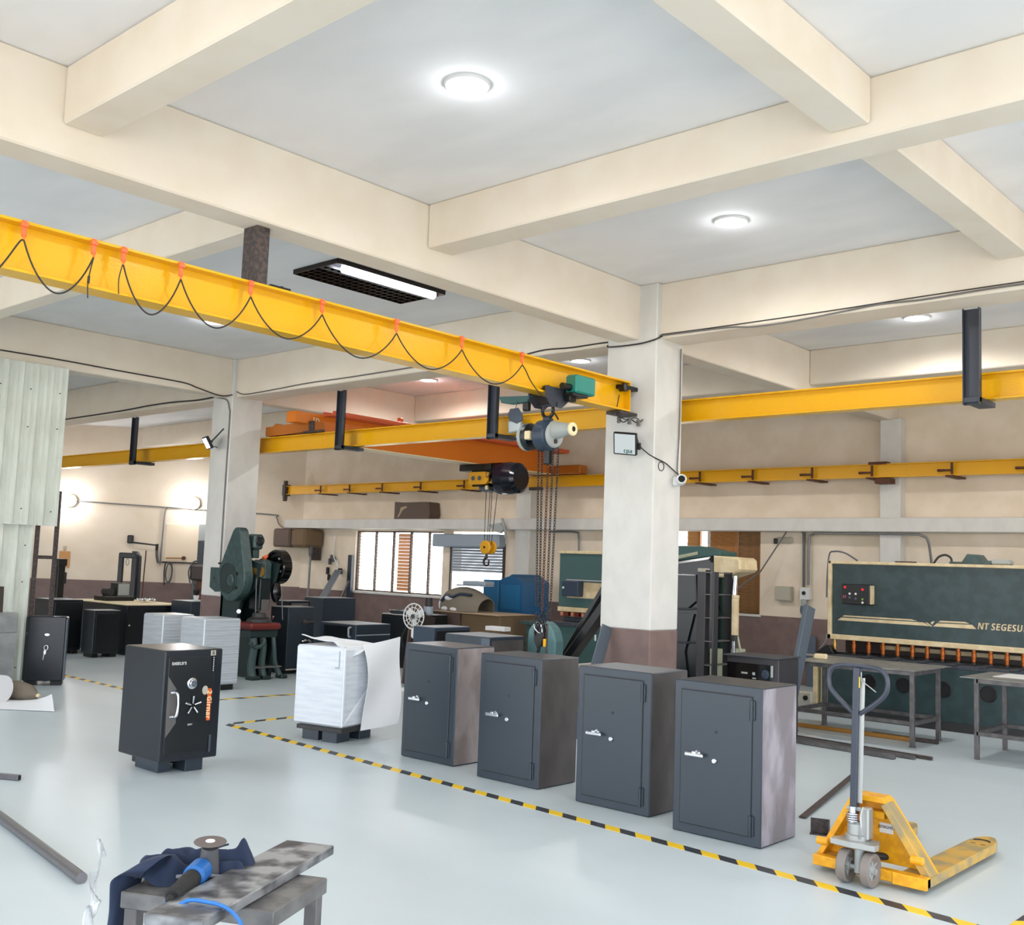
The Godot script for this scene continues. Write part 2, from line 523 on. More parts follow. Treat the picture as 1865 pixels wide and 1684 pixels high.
# a smooth skin over a grid of points (rows of equal length), with thickness
func skin(st: SurfaceTool, rows: Array, thick := 0.0):
	var R: int = rows.size()
	var C: int = rows[0].size()
	var nm := []
	for i in R:
		var r := []
		for j in C:
			var du: Vector3 = rows[i][mini(j + 1, C - 1)] - rows[i][maxi(j - 1, 0)]
			var dv: Vector3 = rows[mini(i + 1, R - 1)][j] - rows[maxi(i - 1, 0)][j]
			var n := du.cross(dv)
			r.append(n.normalized() if n.length() > 1e-9 else Vector3.UP)
		nm.append(r)
	for i in R - 1:
		for j in C - 1:
			quad_s(st, rows[i][j], rows[i][j + 1], rows[i + 1][j + 1], rows[i + 1][j], nm[i][j], nm[i][j + 1], nm[i + 1][j + 1], nm[i + 1][j])
			if thick > 0.0:
				quad_s(st, rows[i][j] - nm[i][j] * thick, rows[i][j + 1] - nm[i][j + 1] * thick, rows[i + 1][j + 1] - nm[i + 1][j + 1] * thick, rows[i + 1][j] - nm[i + 1][j] * thick,
					-nm[i][j], -nm[i][j + 1], -nm[i + 1][j + 1], -nm[i + 1][j])
	if thick > 0.0:
		var loop := []
		for j in C:
			loop.append([rows[0][j], nm[0][j]])
		for i in range(1, R):
			loop.append([rows[i][C - 1], nm[i][C - 1]])
		for j in range(C - 2, -1, -1):
			loop.append([rows[R - 1][j], nm[R - 1][j]])
		for i in range(R - 2, 0, -1):
			loop.append([rows[i][0], nm[i][0]])
		for k in loop.size():
			var a: Array = loop[k]
			var b: Array = loop[(k + 1) % loop.size()]
			var n: Vector3 = (b[0] - a[0]).cross(a[1])
			if n.length() > 1e-9:
				face(st, [a[0], b[0], b[0] - b[1] * thick, a[0] - a[1] * thick], n.normalized())

# ------------------------------------------------------------------ naming
func free_name(called: String, parent: Node) -> String:
	var key := str(parent.get_instance_id()) + "/" + called
	var k: int = counts.get(key, 0)
	counts[key] = k + 1
	return called if k == 0 else "%s_%03d" % [called, k]

func obj(called: String, st: SurfaceTool, m: Material, parent: Node = null) -> MeshInstance3D:
	var p: Node = self if parent == null else parent
	var o := MeshInstance3D.new()
	o.mesh = st.commit()
	o.material_override = m
	o.name = free_name(called, p)
	p.add_child(o)
	return o

func tag(o: Node, label: String, category: String, group := "", kind := ""):
	o.set_meta("label", label)
	o.set_meta("category", category)
	if group != "":
		o.set_meta("group", group)
	if kind != "":
		o.set_meta("kind", kind)

func thing(called: String, label: String, category: String, at := Vector3.ZERO, turn := 0.0, group := "") -> Node3D:
	var o := Node3D.new()
	o.name = free_name(called, self)
	add_child(o)
	o.position = at
	o.rotation.y = turn
	tag(o, label, category, group)
	return o

func struct(called: String, st: SurfaceTool, m: Material, label: String, category: String, group := "") -> MeshInstance3D:
	var o := obj(called, st, m)
	tag(o, label, category, group, "structure")
	return o

func copy_of(o: Node3D, called: String) -> Node3D:
	var c: Node3D = o.duplicate()
	c.name = free_name(called, self)
	add_child(c)
	return c

func text_mesh(txt: String, h: float, depth := 0.002, font_name := "Droid Sans", bold := true) -> TextMesh:
	var t := TextMesh.new()
	t.text = txt
	var f := SystemFont.new()
	f.font_names = PackedStringArray([font_name])
	f.font_weight = 700 if bold else 400
	t.font = f
	t.font_size = 64
	t.pixel_size = h / 46.0
	t.depth = depth
	return t

func letters(called: String, txt: String, h: float, m: Material, parent: Node, xf: Transform3D, depth := 0.002) -> MeshInstance3D:
	var o := MeshInstance3D.new()
	o.mesh = text_mesh(txt, h, depth)
	o.material_override = m
	o.name = free_name(called, parent)
	o.transform = xf
	parent.add_child(o)
	return o

# ------------------------------------------------------------------ crane rails, monorail, hoists
# an I-section from a to b (horizontal), top at a.y
func ibeam(st: SurfaceTool, a: Vector3, b: Vector3, h: float, w: float, tf: float, tw: float):
	var d := (b - a).normalized()
	var side := d.cross(Vector3.UP).normalized()
	var xf := Transform3D(Basis(d, Vector3.UP, d.cross(Vector3.UP)), (a + b) * 0.5)
	var l := (b - a).length()
	box(st, Vector3(0.0, -tf / 2, 0.0), Vector3(l, tf, w), 0.002, xf)
	box(st, Vector3(0.0, -h + tf / 2, 0.0), Vector3(l, tf, w), 0.002, xf)
	box(st, Vector3(0.0, -h / 2, 0.0), Vector3(l, h - 2 * tf, tw), 0.0, xf)

func build_rails():
	var st := nb()
	# runway rail behind the columns
	var t := thing("runway_rail", "yellow steel runway rail behind both columns carrying the orange crane", "rail")
	ibeam(st, Vector3(-24.864, 3.425, -9.3072), Vector3(3.864, 3.425, -9.3072), 0.23, 0.146, 0.015, 0.012)
	obj("beam", st, M.yellow, t)
	# wall rail
	t = thing("crane_rail", "yellow crane rail bolted along the rear wall with brown clips", "rail")
	st = nb()
	ibeam(st, Vector3(-20.216, 3.285, -14.7168), Vector3(3.808, 3.285, -14.7168), 0.196, 0.134, 0.015, 0.012)
	obj("beam", st, M.yellow, t)
	var k := 0
	for x in [-18.928, -17.92, -16.856, -15.68, -14.448, -10.08, -9.128, -8.176, -7.1904, -6.272, -5.152, -4.144]:
		st = nb()
		bx(st, Vector3(x + 0.02, 3.106, -14.6496), Vector3(x + 0.05, 3.263, -14.6272))
		bx(st, Vector3(x - 0.16, 3.145, -14.6496), Vector3(x + 0.04, 3.173, -14.616), 0.004)
		bar(st, Vector3(x - 0.15, 3.159, -14.6328), Vector3(x - 0.05, 3.159, -14.6328), 0.02, 0.016, 8)
		obj("rail_clip", st, M.rustbrown, t)
		st = nb()
		bx(st, Vector3(x - 0.06, 3.072, ZB), Vector3(x + 0.06, 3.095, -14.6496))
		obj("wall_bracket", st, M.rustbrown, t)
	st = nb()
	bx(st, Vector3(-20.2944, 3.061, -14.784), Vector3(-20.1824, 3.319, -14.616), 0.01)
	bar(st, Vector3(-20.2384, 3.274, -14.672), Vector3(-20.2384, 3.408, -14.672), 0.05, 0.05)
	bar(st, Vector3(-20.2384, 2.938, -14.672), Vector3(-20.2384, 3.072, -14.672), 0.05, 0.06)
	obj("end_stop", st, M.rust_dark, t)
	st = nb()
	bx(st, Vector3(-6.2944, 3.274, -14.784), Vector3(-6.0256, 3.313, -14.6384), 0.004)
	bx(st, Vector3(-6.216, 3.005, -14.8736), Vector3(-5.992, 3.084, -14.672), 0.006)
	obj("splice_plate", st, M.rustbrown, t)
	# hangers for the runway rail
	for h in [[-2.996, "dark hanger bracket of the runway rail above the shear"], [-8.4784, "dark hanger bracket behind the chain hoist, with a lit lamp beside it"], [-11.3232, "dark hanger bracket crossing in front of the orange crane girder"], [-16.8896, "dark hanger bracket between the corrugated sheets and the far column"]]:
		t = thing("rail_hanger", h[1], "bracket", Vector3(h[0], 0.0, 0.0), 0.0, "runway rail hangers")
		st = nb()
		bx(st, Vector3(-0.0694, 3.128, -9.0776), Vector3(0.0694, 3.946, -9.0664), 0.001)
		bx(st, Vector3(-0.0694, 3.128, -9.0776), Vector3(-0.0605, 3.946, -9.0216), 0.001)
		bx(st, Vector3(0.0605, 3.128, -9.0776), Vector3(0.0694, 3.946, -9.0216), 0.001)
		obj("channel", st, M.hanger, t)
		st = nb()
		bx(st, Vector3(-0.0694, 3.145, -9.4304), Vector3(0.0694, 3.19, -9.0272), 0.003)
		obj("foot", st, M.hanger, t)
	# the monorail over the aisle
	t = thing("monorail_beam", "thick yellow monorail beam crossing the aisle to the near column", "beam")
	st = nb()
	ibeam(st, Vector3(-6.1264, 3.515, 1.344), Vector3(-6.1488, 3.504, -8.4448), 0.302, 0.174, 0.018, 0.014)
	obj("beam", st, M.yellow, t)
	st = nb()
	bx(st, Vector3(-6.2384, 3.42, -8.5792), Vector3(-6.0592, 3.459, -8.3104), 0.003)
	bx(st, Vector3(-6.0592, 3.386, -8.344), Vector3(-6.02, 3.464, -8.288), 0.004)
	bar(st, Vector3(-6.0704, 3.414, -8.288), Vector3(-6.0032, 3.414, -8.288), 0.035, 0.035)
	obj("end_bracket", st, M.black, t)
	st = nb()
	bx(st, Vector3(-6.2384, 3.168, -8.5792), Vector3(-6.0592, 3.199, -8.288), 0.003)
	obj("seat_bracket", st, M.rust_dark, t)
	st = nb()
	bx(st, Vector3(-6.2328, 3.199, -8.4538), Vector3(-6.0648, 3.504, -8.4448))
	obj("end_plate", st, M.yellow, t)
	# knots of wire under the end of the monorail
	t = thing("wire_bundle", "loose grey wires and insulators under the end of the monorail", "wires")
	st = nb()
	tube(st, smooth_path([Vector3(-6.048, 3.341, -8.2432), Vector3(-6.0928, 3.184, -8.2656), Vector3(-6.1152, 3.145, -8.344), Vector3(-6.0816, 3.123, -8.4224), Vector3(-6.0256, 3.145, -8.4896), Vector3(-6.0032, 3.117, -8.5456)]), 0.005, 6)
	tube(st, smooth_path([Vector3(-6.16, 3.151, -8.4), Vector3(-6.1264, 3.1, -8.4224), Vector3(-6.0704, 3.128, -8.4672), Vector3(-6.0144, 3.095, -8.512), Vector3(-5.9808, 3.134, -8.5568)]), 0.006, 6)
	obj("wire", st, M.cable, t)
	for q in [Vector3(-6.16, 3.123, -8.4), Vector3(-6.0704, 3.112, -8.456), Vector3(-6.0032, 3.095, -8.512)]:
		st = nb()
		lathe(st, [Vector2(0.0, -0.0336), Vector2(0.0157, -0.0336), Vector2(0.0224, -0.0168), Vector2(0.0134, -0.0056), Vector2(0.0224, 0.0112), Vector2(0.0134, 0.0336), Vector2(0.0, 0.0336)], Transform3D(Basis.IDENTITY, q), 10)
		obj("insulator", st, M.greycable, t)
	# hanger of the monorail under the deep beam
	t = thing("monorail_hanger", "dark steel post hanging the monorail from the deep beam", "bracket")
	st = nb()
	bx(st, Vector3(-6.2272, 3.515, -4.2112), Vector3(-6.16, 3.946, -4.0992), 0.004)
	bx(st, Vector3(-6.3168, 3.515, -4.1216), Vector3(-6.2272, 3.946, -4.0992), 0.002)
	obj("post", st, M.rust_dark, t)
	st = nb()
	bx(st, Vector3(-6.2944, 3.515, -4.4352), Vector3(-6.1824, 3.565, -4.256), 0.006)
	bar(st, Vector3(-6.2384, 3.565, -4.3904), Vector3(-6.2384, 3.582, -4.3904), 0.012, 0.012, 6)
	obj("clamp", st, M.black, t)
	festoon()
	chain_hoist()
	overhead_crane()

func festoon():
	var t := thing("festoon_cable", "thin black cable looping from coral clips along the yellow monorail", "cable")
	var zs := [-2.4752, -2.8896, -3.08, -3.472, -3.9984, -4.6032, -5.32, -6.0368, -6.7872]
	var lows := [3.128, 0.0, 3.123, 3.128, 3.162, 3.14, 3.173, 3.168]
	var x := -6.031
	for i in zs.size():
		var z: float = zs[i]
		var st := nb()
		box(st, Vector3(x - 0.006, 3.459, z), Vector3(0.0134, 0.0952, 0.0291), 0.003)
		box(st, Vector3(x, 3.481, z), Vector3(0.0224, 0.028, 0.0403), 0.004)
		bar(st, Vector3(x, 3.425, z), Vector3(x, 3.392, z), 0.008, 0.006, 8)
		obj("clip", st, M.coral_clip, t)
		if i == zs.size() - 1 or i == 1:
			continue
		var z2: float = zs[i + 1]
		var lo: float = lows[i]
		var pk := 3.392
		var pts := []
		for k in 25:
			var u := k / 24.0
			var s := (u - 0.5) * 2.0
			# steep near the clips, round at the bottom
			var f := pow(absf(s), 2.0) * 0.75 + pow(absf(s), 6.0) * 0.25
			var zz := lerpf(z, z2, 0.5 + 0.5 * (s * 0.82 + 0.18 * s * s * s))
			pts.append(Vector3(x, lerpf(lo, pk, f), zz))
		var sc := nb()
		tube(sc, pts, 0.0052, 7)
		obj("cable_loop", sc, M.cable, t)
	var st2 := nb()
	tube(st2, smooth_path([Vector3(x, 3.106, -2.296), Vector3(x, 3.252, -2.3856), Vector3(x, 3.375, -2.4528), Vector3(x, 3.392, -2.4752)]), 0.0052, 7)
	obj("cable_loop", st2, M.cable, t)
	st2 = nb()
	tube(st2, smooth_path([Vector3(x, 3.386, -2.8896), Vector3(x + 0.003, 3.296, -2.8728), Vector3(x, 3.218, -2.8672), Vector3(x, 3.14, -2.8728)]), 0.004, 7)
	bar(st2, Vector3(x, 3.274, -2.8706), Vector3(x, 3.229, -2.8694), 0.008, 0.008, 8)
	obj("loose_end", st2, M.cable, t)
	st2 = nb()
	tube(st2, smooth_path([Vector3(x, 3.392, -3.0744), Vector3(x, 3.296, -3.0576), Vector3(x, 3.207, -3.0632)]), 0.0035, 7)
	obj("loose_end", st2, M.cable, t)
	st2 = nb()
	tube(st2, smooth_path([Vector3(x, 3.392, -6.7872), Vector3(x, 3.352, -6.832), Vector3(x, 3.263, -6.9104), Vector3(x, 3.184, -7.0224), Vector3(x, 3.145, -7.1344), Vector3(x - 0.03, 3.134, -7.224)]), 0.0052, 7)
	obj("cable_loop", st2, M.cable, t)

func chain_strand(a: Vector3, b: Vector3, pitch: float, wire: float) -> SurfaceTool:
	var st := nb()
	var l := (b - a).length()
	var n := int(l / pitch)
	var bs := basis_to(b - a)
	for i in n:
		var c := a + (b - a) * ((i + 0.5) / n)
		var u: Vector3 = bs.x if i % 2 == 0 else bs.z
		var pts := []
		var hw := pitch * 0.42
		var hl := pitch * 0.66
		for k in 8:
			var an := TAU * k / 8.0
			pts.append(c + u * cos(an) * hw + bs.y * sin(an) * hl)
		tube(st, pts, wire, 4, true)
	return st

func chain_hoist():
	var t := thing("chain_hoist", "electric chain hoist with a green box hanging from the yellow monorail", "hoist", Vector3(-6.1376, 0.0, -7.28))
	var st := nb()
	# trolley under the flange: wheels, cheek plates, motor
	for z in [-0.1, 0.1]:
		bar(st, Vector3(0.084, 3.24, z), Vector3(0.0336, 3.24, z), 0.036, 0.036, 16)
		bar(st, Vector3(-0.084, 3.24, z), Vector3(-0.0336, 3.24, z), 0.036, 0.036, 16)
	obj("trolley_wheels", st, M.black, t)
	st = nb()
	for s in [-1.0, 1.0]:
		prism(st, [Vector2(-0.168, 3.263), Vector2(0.168, 3.263), Vector2(0.1568, 3.151), Vector2(0.0672, 3.084), Vector2(-0.0672, 3.084), Vector2(-0.1568, 3.151)], 0.01, Transform3D(Basis(Vector3(0, 0, -1), Vector3.UP, Vector3(1, 0, 0)), Vector3(s * 0.10 - 0.005, 0.0, 0.0)))
	bar(st, Vector3(-0.1232, 3.112, 0.0), Vector3(0.1232, 3.112, 0.0), 0.016, 0.016)
	obj("cheek_plate", st, M.hanger, t)
	st = nb()
	bx(st, Vector3(0.1176, 3.224, -0.3808), Vector3(0.252, 3.392, -0.0896), 0.016)
	obj("motor_box", st, M.teal, t)
	st = nb()
	bar(st, Vector3(0.1736, 3.274, -0.0896), Vector3(0.1736, 3.274, 0.0224), 0.034, 0.03, 14)
	bx(st, Vector3(0.112, 3.196, -0.2912), Vector3(0.2352, 3.224, -0.0672), 0.006)
	bx(st, Vector3(0.112, 3.151, -0.1904), Vector3(0.1792, 3.207, -0.0896), 0.01)
	obj("gear_housing", st, M.black, t)
	st = nb()
	prism(st, [Vector2(-0.0224, 0.0), Vector2(-0.4032, 0.0224), Vector2(-0.3696, -0.0392), Vector2(-0.2464, -0.0616), Vector2(-0.056, -0.056)], 0.05, Transform3D(Basis.IDENTITY, Vector3(-0.0672, 3.184, 0.112)), 0.006)
	obj("side_cover", st, M.teal_dark, t)
	st = nb()
	bx(st, Vector3(-0.1792, 3.05, 0.1008), Vector3(-0.112, 3.134, 0.1568), 0.01)
	obj("limit_switch", st, M.black, t)
	# hanging blue pendant plate
	st = nb()
	prism(st, [Vector2(-0.056, 0.056), Vector2(0.0224, 0.0672), Vector2(0.0616, 0.0112), Vector2(0.0672, -0.0448), Vector2(0.0112, -0.0784), Vector2(-0.056, -0.0504), Vector2(-0.0784, 0.0)], 0.02, Transform3D(Basis(Vector3.UP, 0.5), Vector3(-0.224, 3.011, 0.1792)), 0.004)
	bar(st, Vector3(-0.224, 3.072, 0.1904), Vector3(-0.224, 3.145, 0.168), 0.003, 0.003, 6)
	obj("pendant_plate", st, M.navy, t)
	# top hook
	st = nb()
	tube(st, smooth_path([Vector3(-0.056, 3.106, 0.0), Vector3(-0.0616, 3.05, 0.0), Vector3(-0.0336, 3.005, 0.0), Vector3(0.0336, 3.005, 0.0), Vector3(0.0616, 3.05, 0.0), Vector3(0.056, 3.106, 0.0)]), 0.016, 8)
	tube(st, smooth_path([Vector3(0.056, 3.05, 0.0112), Vector3(0.1008, 3.016, 0.0112), Vector3(0.1344, 2.972, 0.0112)]), 0.008, 8)
	obj("suspension_hook", st, M.black, t)
	st = nb()
	prism(st, [Vector2(-0.0336, 2.994), Vector2(0.0336, 2.994), Vector2(0.056, 2.938), Vector2(0.0672, 2.871), Vector2(-0.0672, 2.871), Vector2(-0.0448, 2.938)], 0.06, Transform3D(Basis.IDENTITY, Vector3(-0.0, 0.0, -0.0336)), 0.008)
	obj("hanger_ear", st, M.navy, t)
	# drum along x
	var ax := Transform3D(Basis(Vector3(0, 1, 0), Vector3(1, 0, 0), Vector3(0, 0, -1)), Vector3(0.0, 2.832, 0.0))
	st = nb()
	lathe(st, [Vector2(0.0, -0.0784), Vector2(0.1288, -0.0784), Vector2(0.1434, -0.0616), Vector2(0.1434, 0.0504), Vector2(0.1322, 0.0672), Vector2(0.0, 0.0672)], ax, 36)
	obj("drum", st, M.navy, t)
	st = nb()
	lathe(st, [Vector2(0.0, 0.0672), Vector2(0.112, 0.0672), Vector2(0.1165, 0.0784), Vector2(0.1064, 0.1008), Vector2(0.0, 0.1008)], ax, 32)
	var cx := Transform3D(ax.basis, Vector3(0.0784, 2.876, 0.0))
	lathe(st, [Vector2(0.0874, 0.0), Vector2(0.0739, 0.0672), Vector2(0.0515, 0.1792), Vector2(0.0493, 0.2128)], cx, 28)
	obj("motor_cone", st, M.castgrey, t)
	st = nb()
	lathe(st, [Vector2(0.0246, 0.2296), Vector2(0.0515, 0.2296), Vector2(0.0605, 0.224), Vector2(0.0605, 0.2072), Vector2(0.0448, 0.2016)], cx, 28)
	obj("end_collar", st, M.cream_paint, t)
	st = nb()
	lathe(st, [Vector2(0.0, 0.2195), Vector2(0.0269, 0.2195), Vector2(0.0269, 0.2016)], cx, 20)
	var hx := Transform3D(ax.basis, Vector3(0.0, 2.776, 0.0))
	lathe(st, [Vector2(0.0, 0.1075), Vector2(0.0224, 0.1075), Vector2(0.0246, 0.0986)], hx, 16)
	obj("shaft_hole", st, M.darkgrey, t)
	# brake drum on the other side
	st = nb()
	lathe(st, [Vector2(0.0, -0.2576), Vector2(0.112, -0.2576), Vector2(0.1254, -0.2408), Vector2(0.1254, -0.1848), Vector2(0.112, -0.168), Vector2(0.0672, -0.168), Vector2(0.0672, -0.0784)], ax, 32)
	obj("brake_housing", st, M.greenblack, t)
	st = nb()
	lathe(st, [Vector2(0.1008, -0.2621), Vector2(0.1266, -0.2621), Vector2(0.1299, -0.2408), Vector2(0.1266, -0.224)], ax, 32)
	obj("brake_rim", st, M.castgrey, t)
	st = nb()
	bx(st, Vector3(-0.168, 2.792, 0.056), Vector3(-0.1008, 2.871, 0.1288), 0.008)
	obj("terminal_box", st, M.cream_paint, t)
	# strands of chain, a rusty slack strand and the hook
	for q in [[Vector3(-0.0672, 2.714, 0.0336), Vector3(-0.0392, 1.292, 0.0224)], [Vector3(-0.0336, 2.714, 0.0224), Vector3(-0.0224, 1.292, 0.0)], [Vector3(0.0672, 2.736, -0.0112), Vector3(0.0336, 1.191, -0.0336)], [Vector3(0.1008, 2.714, -0.0448), Vector3(0.056, 1.168, -0.056)]]:
		obj("chain", chain_strand(q[0], q[1], 0.024, 0.0038), M.chain, t)
	obj("chain", chain_strand(Vector3(0.0224, 2.692, 0.0), Vector3(0.0112, 1.258, 0.0), 0.026, 0.0045), M.rustbrown, t)
	st = nb()
	bx(st, Vector3(-0.0112, 2.568, -0.0336), Vector3(0.0504, 2.714, 0.0336), 0.008)
	obj("chain_guide", st, M.black, t)
	st = nb()
	for k in 16:
		var a := k * 2.4
		var c := Vector3(0.0 + 0.045 * cos(a), 1.146 + 0.012 * (k - 8), 0.03 * sin(a))
		var pts := []
		for j in 8:
			var an := TAU * j / 8.0
			pts.append(c + Vector3(cos(an) * 0.018 * cos(a), sin(an) * 0.026, cos(an) * 0.018 * sin(a)))
		tube(st, pts, 0.006, 5, true)
	obj("chain_slack", st, M.chain, t)
	st = nb()
	prism(st, [Vector2(-0.0672, 1.112), Vector2(0.0336, 1.135), Vector2(0.056, 1.034), Vector2(0.028, 0.944), Vector2(-0.0224, 0.922), Vector2(-0.0616, 0.989)], 0.05, Transform3D(Basis.IDENTITY, Vector3(0.0, 0.0, -0.028)), 0.008)
	obj("hook_block", st, M.black, t)
	st = nb()
	tube(st, smooth_path([Vector3(-0.0504, 1.135, 0.0336), Vector3(-0.0336, 1.101, 0.0392), Vector3(0.0, 1.068, 0.0336), Vector3(0.0336, 1.068, 0.0224), Vector3(0.0224, 1.135, 0.0224)]), 0.006, 6)
	obj("latch", st, M.chrome, t)
	st = nb()
	tube(st, smooth_path([Vector3(-0.0112, 0.944, 0.0), Vector3(-0.0168, 0.9, 0.0), Vector3(-0.0392, 0.844, 0.0), Vector3(-0.0112, 0.793, 0.0), Vector3(0.0336, 0.81, 0.0), Vector3(0.0426, 0.855, 0.0)]), 0.017, 9, false, 0.01)
	obj("hook", st, M.black, t)
	st = nb()
	bx(st, Vector3(0.0448, 0.944, -0.0056), Vector3(0.065, 1.012, 0.0168), 0.003)
	obj("yellow_tag", st, M.yellow, t)
	st = nb()
	tube(st, [Vector3(0.056, 1.146, -0.0224), Vector3(0.0582, 0.922, -0.0224), Vector3(0.056, 0.698, -0.0224)], 0.011, 8)
	obj("pull_cord", st, M.rust_dark, t)

func overhead_crane():
	var t := thing("bridge_crane", "orange single-girder bridge crane spanning from the runway rail to the rear wall rail", "crane")
	# girder along z at x about -10.9
	var st := nb()
	bx(st, Vector3(-12.432, 3.319, -14.56), Vector3(-12.1856, 3.722, -9.8), 0.006)
	obj("girder", st, M.orange, t)
	st = nb()
	bx(st, Vector3(-12.4656, 3.302, -14.56), Vector3(-12.152, 3.319, -9.8))
	obj("bottom_flange", st, M.cream_paint, t)
	st = nb()
	prism(st, [Vector2(9.8, 3.341), Vector2(9.8, 3.722), Vector2(8.96, 3.722), Vector2(8.96, 3.565), Vector2(9.296, 3.565), Vector2(9.464, 3.476)], 0.22, Transform3D(Basis(Vector3(0, 0, -1), Vector3.UP, Vector3(1, 0, 0)), Vector3(-12.432, 0.0, 0.0)), 0.004)
	obj("girder_end", st, M.orange, t)
	# coral rails with rungs along the top
	st = nb()
	for x in [-12.163, -11.939]:
		bx(st, Vector3(x - 0.02, 3.711, -14.784), Vector3(x + 0.02, 3.756, -9.408), 0.003)
	bx(st, Vector3(-12.208, 3.694, -14.784), Vector3(-11.9392, 3.711, -9.408))
	obj("conductor_rail", st, M.coral, t)
	for k in 11:
		st = nb()
		bx(st, Vector3(-12.1408, 3.722, -9.856 - k * 0.47), Vector3(-11.9616, 3.739, -9.9 - k * 0.47))
		obj("rung", st, M.coral, t)
	st = nb()
	bx(st, Vector3(-12.0064, 3.756, -10.752), Vector3(-11.9392, 3.823, -10.6848), 0.004)
	obj("stop", st, M.coral, t)
	# end trucks
	st = nb()
	prism(st, [Vector2(-13.3056, 3.442), Vector2(-13.3056, 3.576), Vector2(-13.1264, 3.582), Vector2(-13.0592, 3.621), Vector2(-12.9696, 3.588), Vector2(-12.1408, 3.599), Vector2(-12.1184, 3.464), Vector2(-12.88, 3.442)], 0.18, Transform3D(Basis.IDENTITY, Vector3(0.0, 0.0, -9.408)), 0.008)
	obj("end_truck", st, M.orange_dark, t)
	st = nb()
	for x in [-13.08, -12.264]:
		bar(st, Vector3(x, 3.47, -9.3632), Vector3(x, 3.47, -9.2512), 0.04, 0.04, 16)
	obj("truck_wheel", st, M.rustbrown, t)
	st = nb()
	bx(st, Vector3(-12.208, 3.442, -9.2288), Vector3(-12.1184, 3.599, -9.184), 0.006)
	bx(st, Vector3(-12.3424, 3.431, -9.24), Vector3(-11.8944, 3.459, -9.184), 0.004)
	obj("buffer", st, M.rust_dark, t)
	st = nb()
	bx(st, Vector3(-12.712, 3.302, -14.8064), Vector3(-11.5136, 3.464, -14.5824), 0.02)
	obj("end_truck", st, M.orange_dark, t)
	st = nb()
	bx(st, Vector3(-12.656, 3.028, -14.6272), Vector3(-12.376, 3.084, -14.5376), 0.008)
	obj("power_shoe", st, M.rust_dark, t)
	# maker's mark at the girder's end
	letters("lettering", "ID", 0.085, M.cream_paint, t, Transform3D(Basis(Vector3.UP, PI / 2), Vector3(-12.1811, 3.61, -9.296)), 0.003)
	# wire-rope hoist on the girder
	t = thing("rope_hoist", "black and yellow wire-rope hoist under the orange girder", "hoist", Vector3(-11.872, 0.0, -12.712))
	st = nb()
	lathe(st, [Vector2(0.0, 0.0), Vector2(0.2128, 0.0), Vector2(0.2632, 0.0448), Vector2(0.2688, 0.224), Vector2(0.2464, 0.4032), Vector2(0.1904, 0.448), Vector2(0.0, 0.448)], Transform3D(Basis(Vector3(0, 1, 0), Vector3(1, 0, 0), Vector3(0, 0, -1)), Vector3(0.1904, 3.056, 0.0)), 32)
	obj("motor_drum", st, M.navygloss, t)
	st = nb()
	bx(st, Vector3(-0.62, 3.19, -0.16), Vector3(0.10, 3.30, 0.16), 0.01)
	obj("trolley", st, M.black, t)
	st = nb()
	bx(st, Vector3(-0.0224, 3.005, -0.1344), Vector3(0.336, 3.308, 0.1344), 0.02)
	bx(st, Vector3(-0.3696, 3.162, -0.112), Vector3(0.056, 3.246, 0.112), 0.006)
	bx(st, Vector3(-0.3472, 2.927, -0.112), Vector3(0.0224, 2.983, 0.112), 0.006)
	obj("hoist_frame", st, M.blackgloss, t)
	st = nb()
	var pl := [Vector2(-0.3808, 2.96), Vector2(-0.056, 2.96)]
	for k in 9:
		var a := -PI / 2 + PI * k / 8.0
		pl.append(Vector2(-0.034 + 0.1 * cos(a), 3.063 + 0.103 * sin(a)))
	pl.append(Vector2(-0.3808, 3.166))
	prism(st, pl, 0.06, Transform3D(Basis.IDENTITY, Vector3(0.0, 0.0, 0.1008)), 0.006)
	obj("side_plate", st, M.yellow_plate, t)
	for x in [-0.28, -0.134]:
		st = nb()
		lathe(st, [Vector2(0.0381, 0.0), Vector2(0.0336, 0.009), Vector2(0.0134, 0.0112), Vector2(0.0134, 0.0224), Vector2(0.0, 0.0224)], Transform3D(Basis(Vector3.RIGHT, PI / 2), Vector3(x, 3.063, 0.168)), 18)
		obj("bolt", st, M.bluegrey, t)
	st = nb()
	bar(st, Vector3(0.056, 3.14, 0.1568), Vector3(0.056, 3.072, 0.1792), 0.045, 0.03)
	obj("gear_cover", st, M.brass, t)
	st = nb()
	bar(st, Vector3(0.1904, 3.005, 0.1456), Vector3(0.1904, 3.005, 0.1792), 0.055, 0.05)
	obj("gear_cover", st, M.brass, t)
	st = nb()
	prism(st, [Vector2(-0.224, 0.0224), Vector2(0.0224, 0.0224), Vector2(0.0336, -0.0448), Vector2(-0.0896, -0.0672), Vector2(-0.2016, -0.0448)], 0.2, Transform3D(Basis.IDENTITY, Vector3(0.0, 2.904, -0.112)), 0.01)
	prism(st, [Vector2(0.112, 0.0224), Vector2(0.4032, 0.0224), Vector2(0.3808, -0.056), Vector2(0.2688, -0.0896), Vector2(0.1456, -0.056)], 0.2, Transform3D(Basis.IDENTITY, Vector3(0.0, 2.882, -0.112)), 0.01)
	obj("rope_guide", st, M.bluegrey, t)
	st = nb()
	bx(st, Vector3(-0.0112, 2.871, 0.1232), Vector3(0.0448, 2.938, 0.1568), 0.006)
	obj("sticker", st, M.cream_paint, t)
	for q in [[-0.123, -0.123, 0.0], [-0.022, -0.05, 0.011], [0.0, -0.028, -0.011], [0.134, 0.034, 0.0]]:
		st = nb()
		bar(st, Vector3(q[0], 2.86, q[2]), Vector3(q[1], 1.964, q[2]), 0.0055, 0.0055, 6)
		obj("rope", st, M.cable, t)
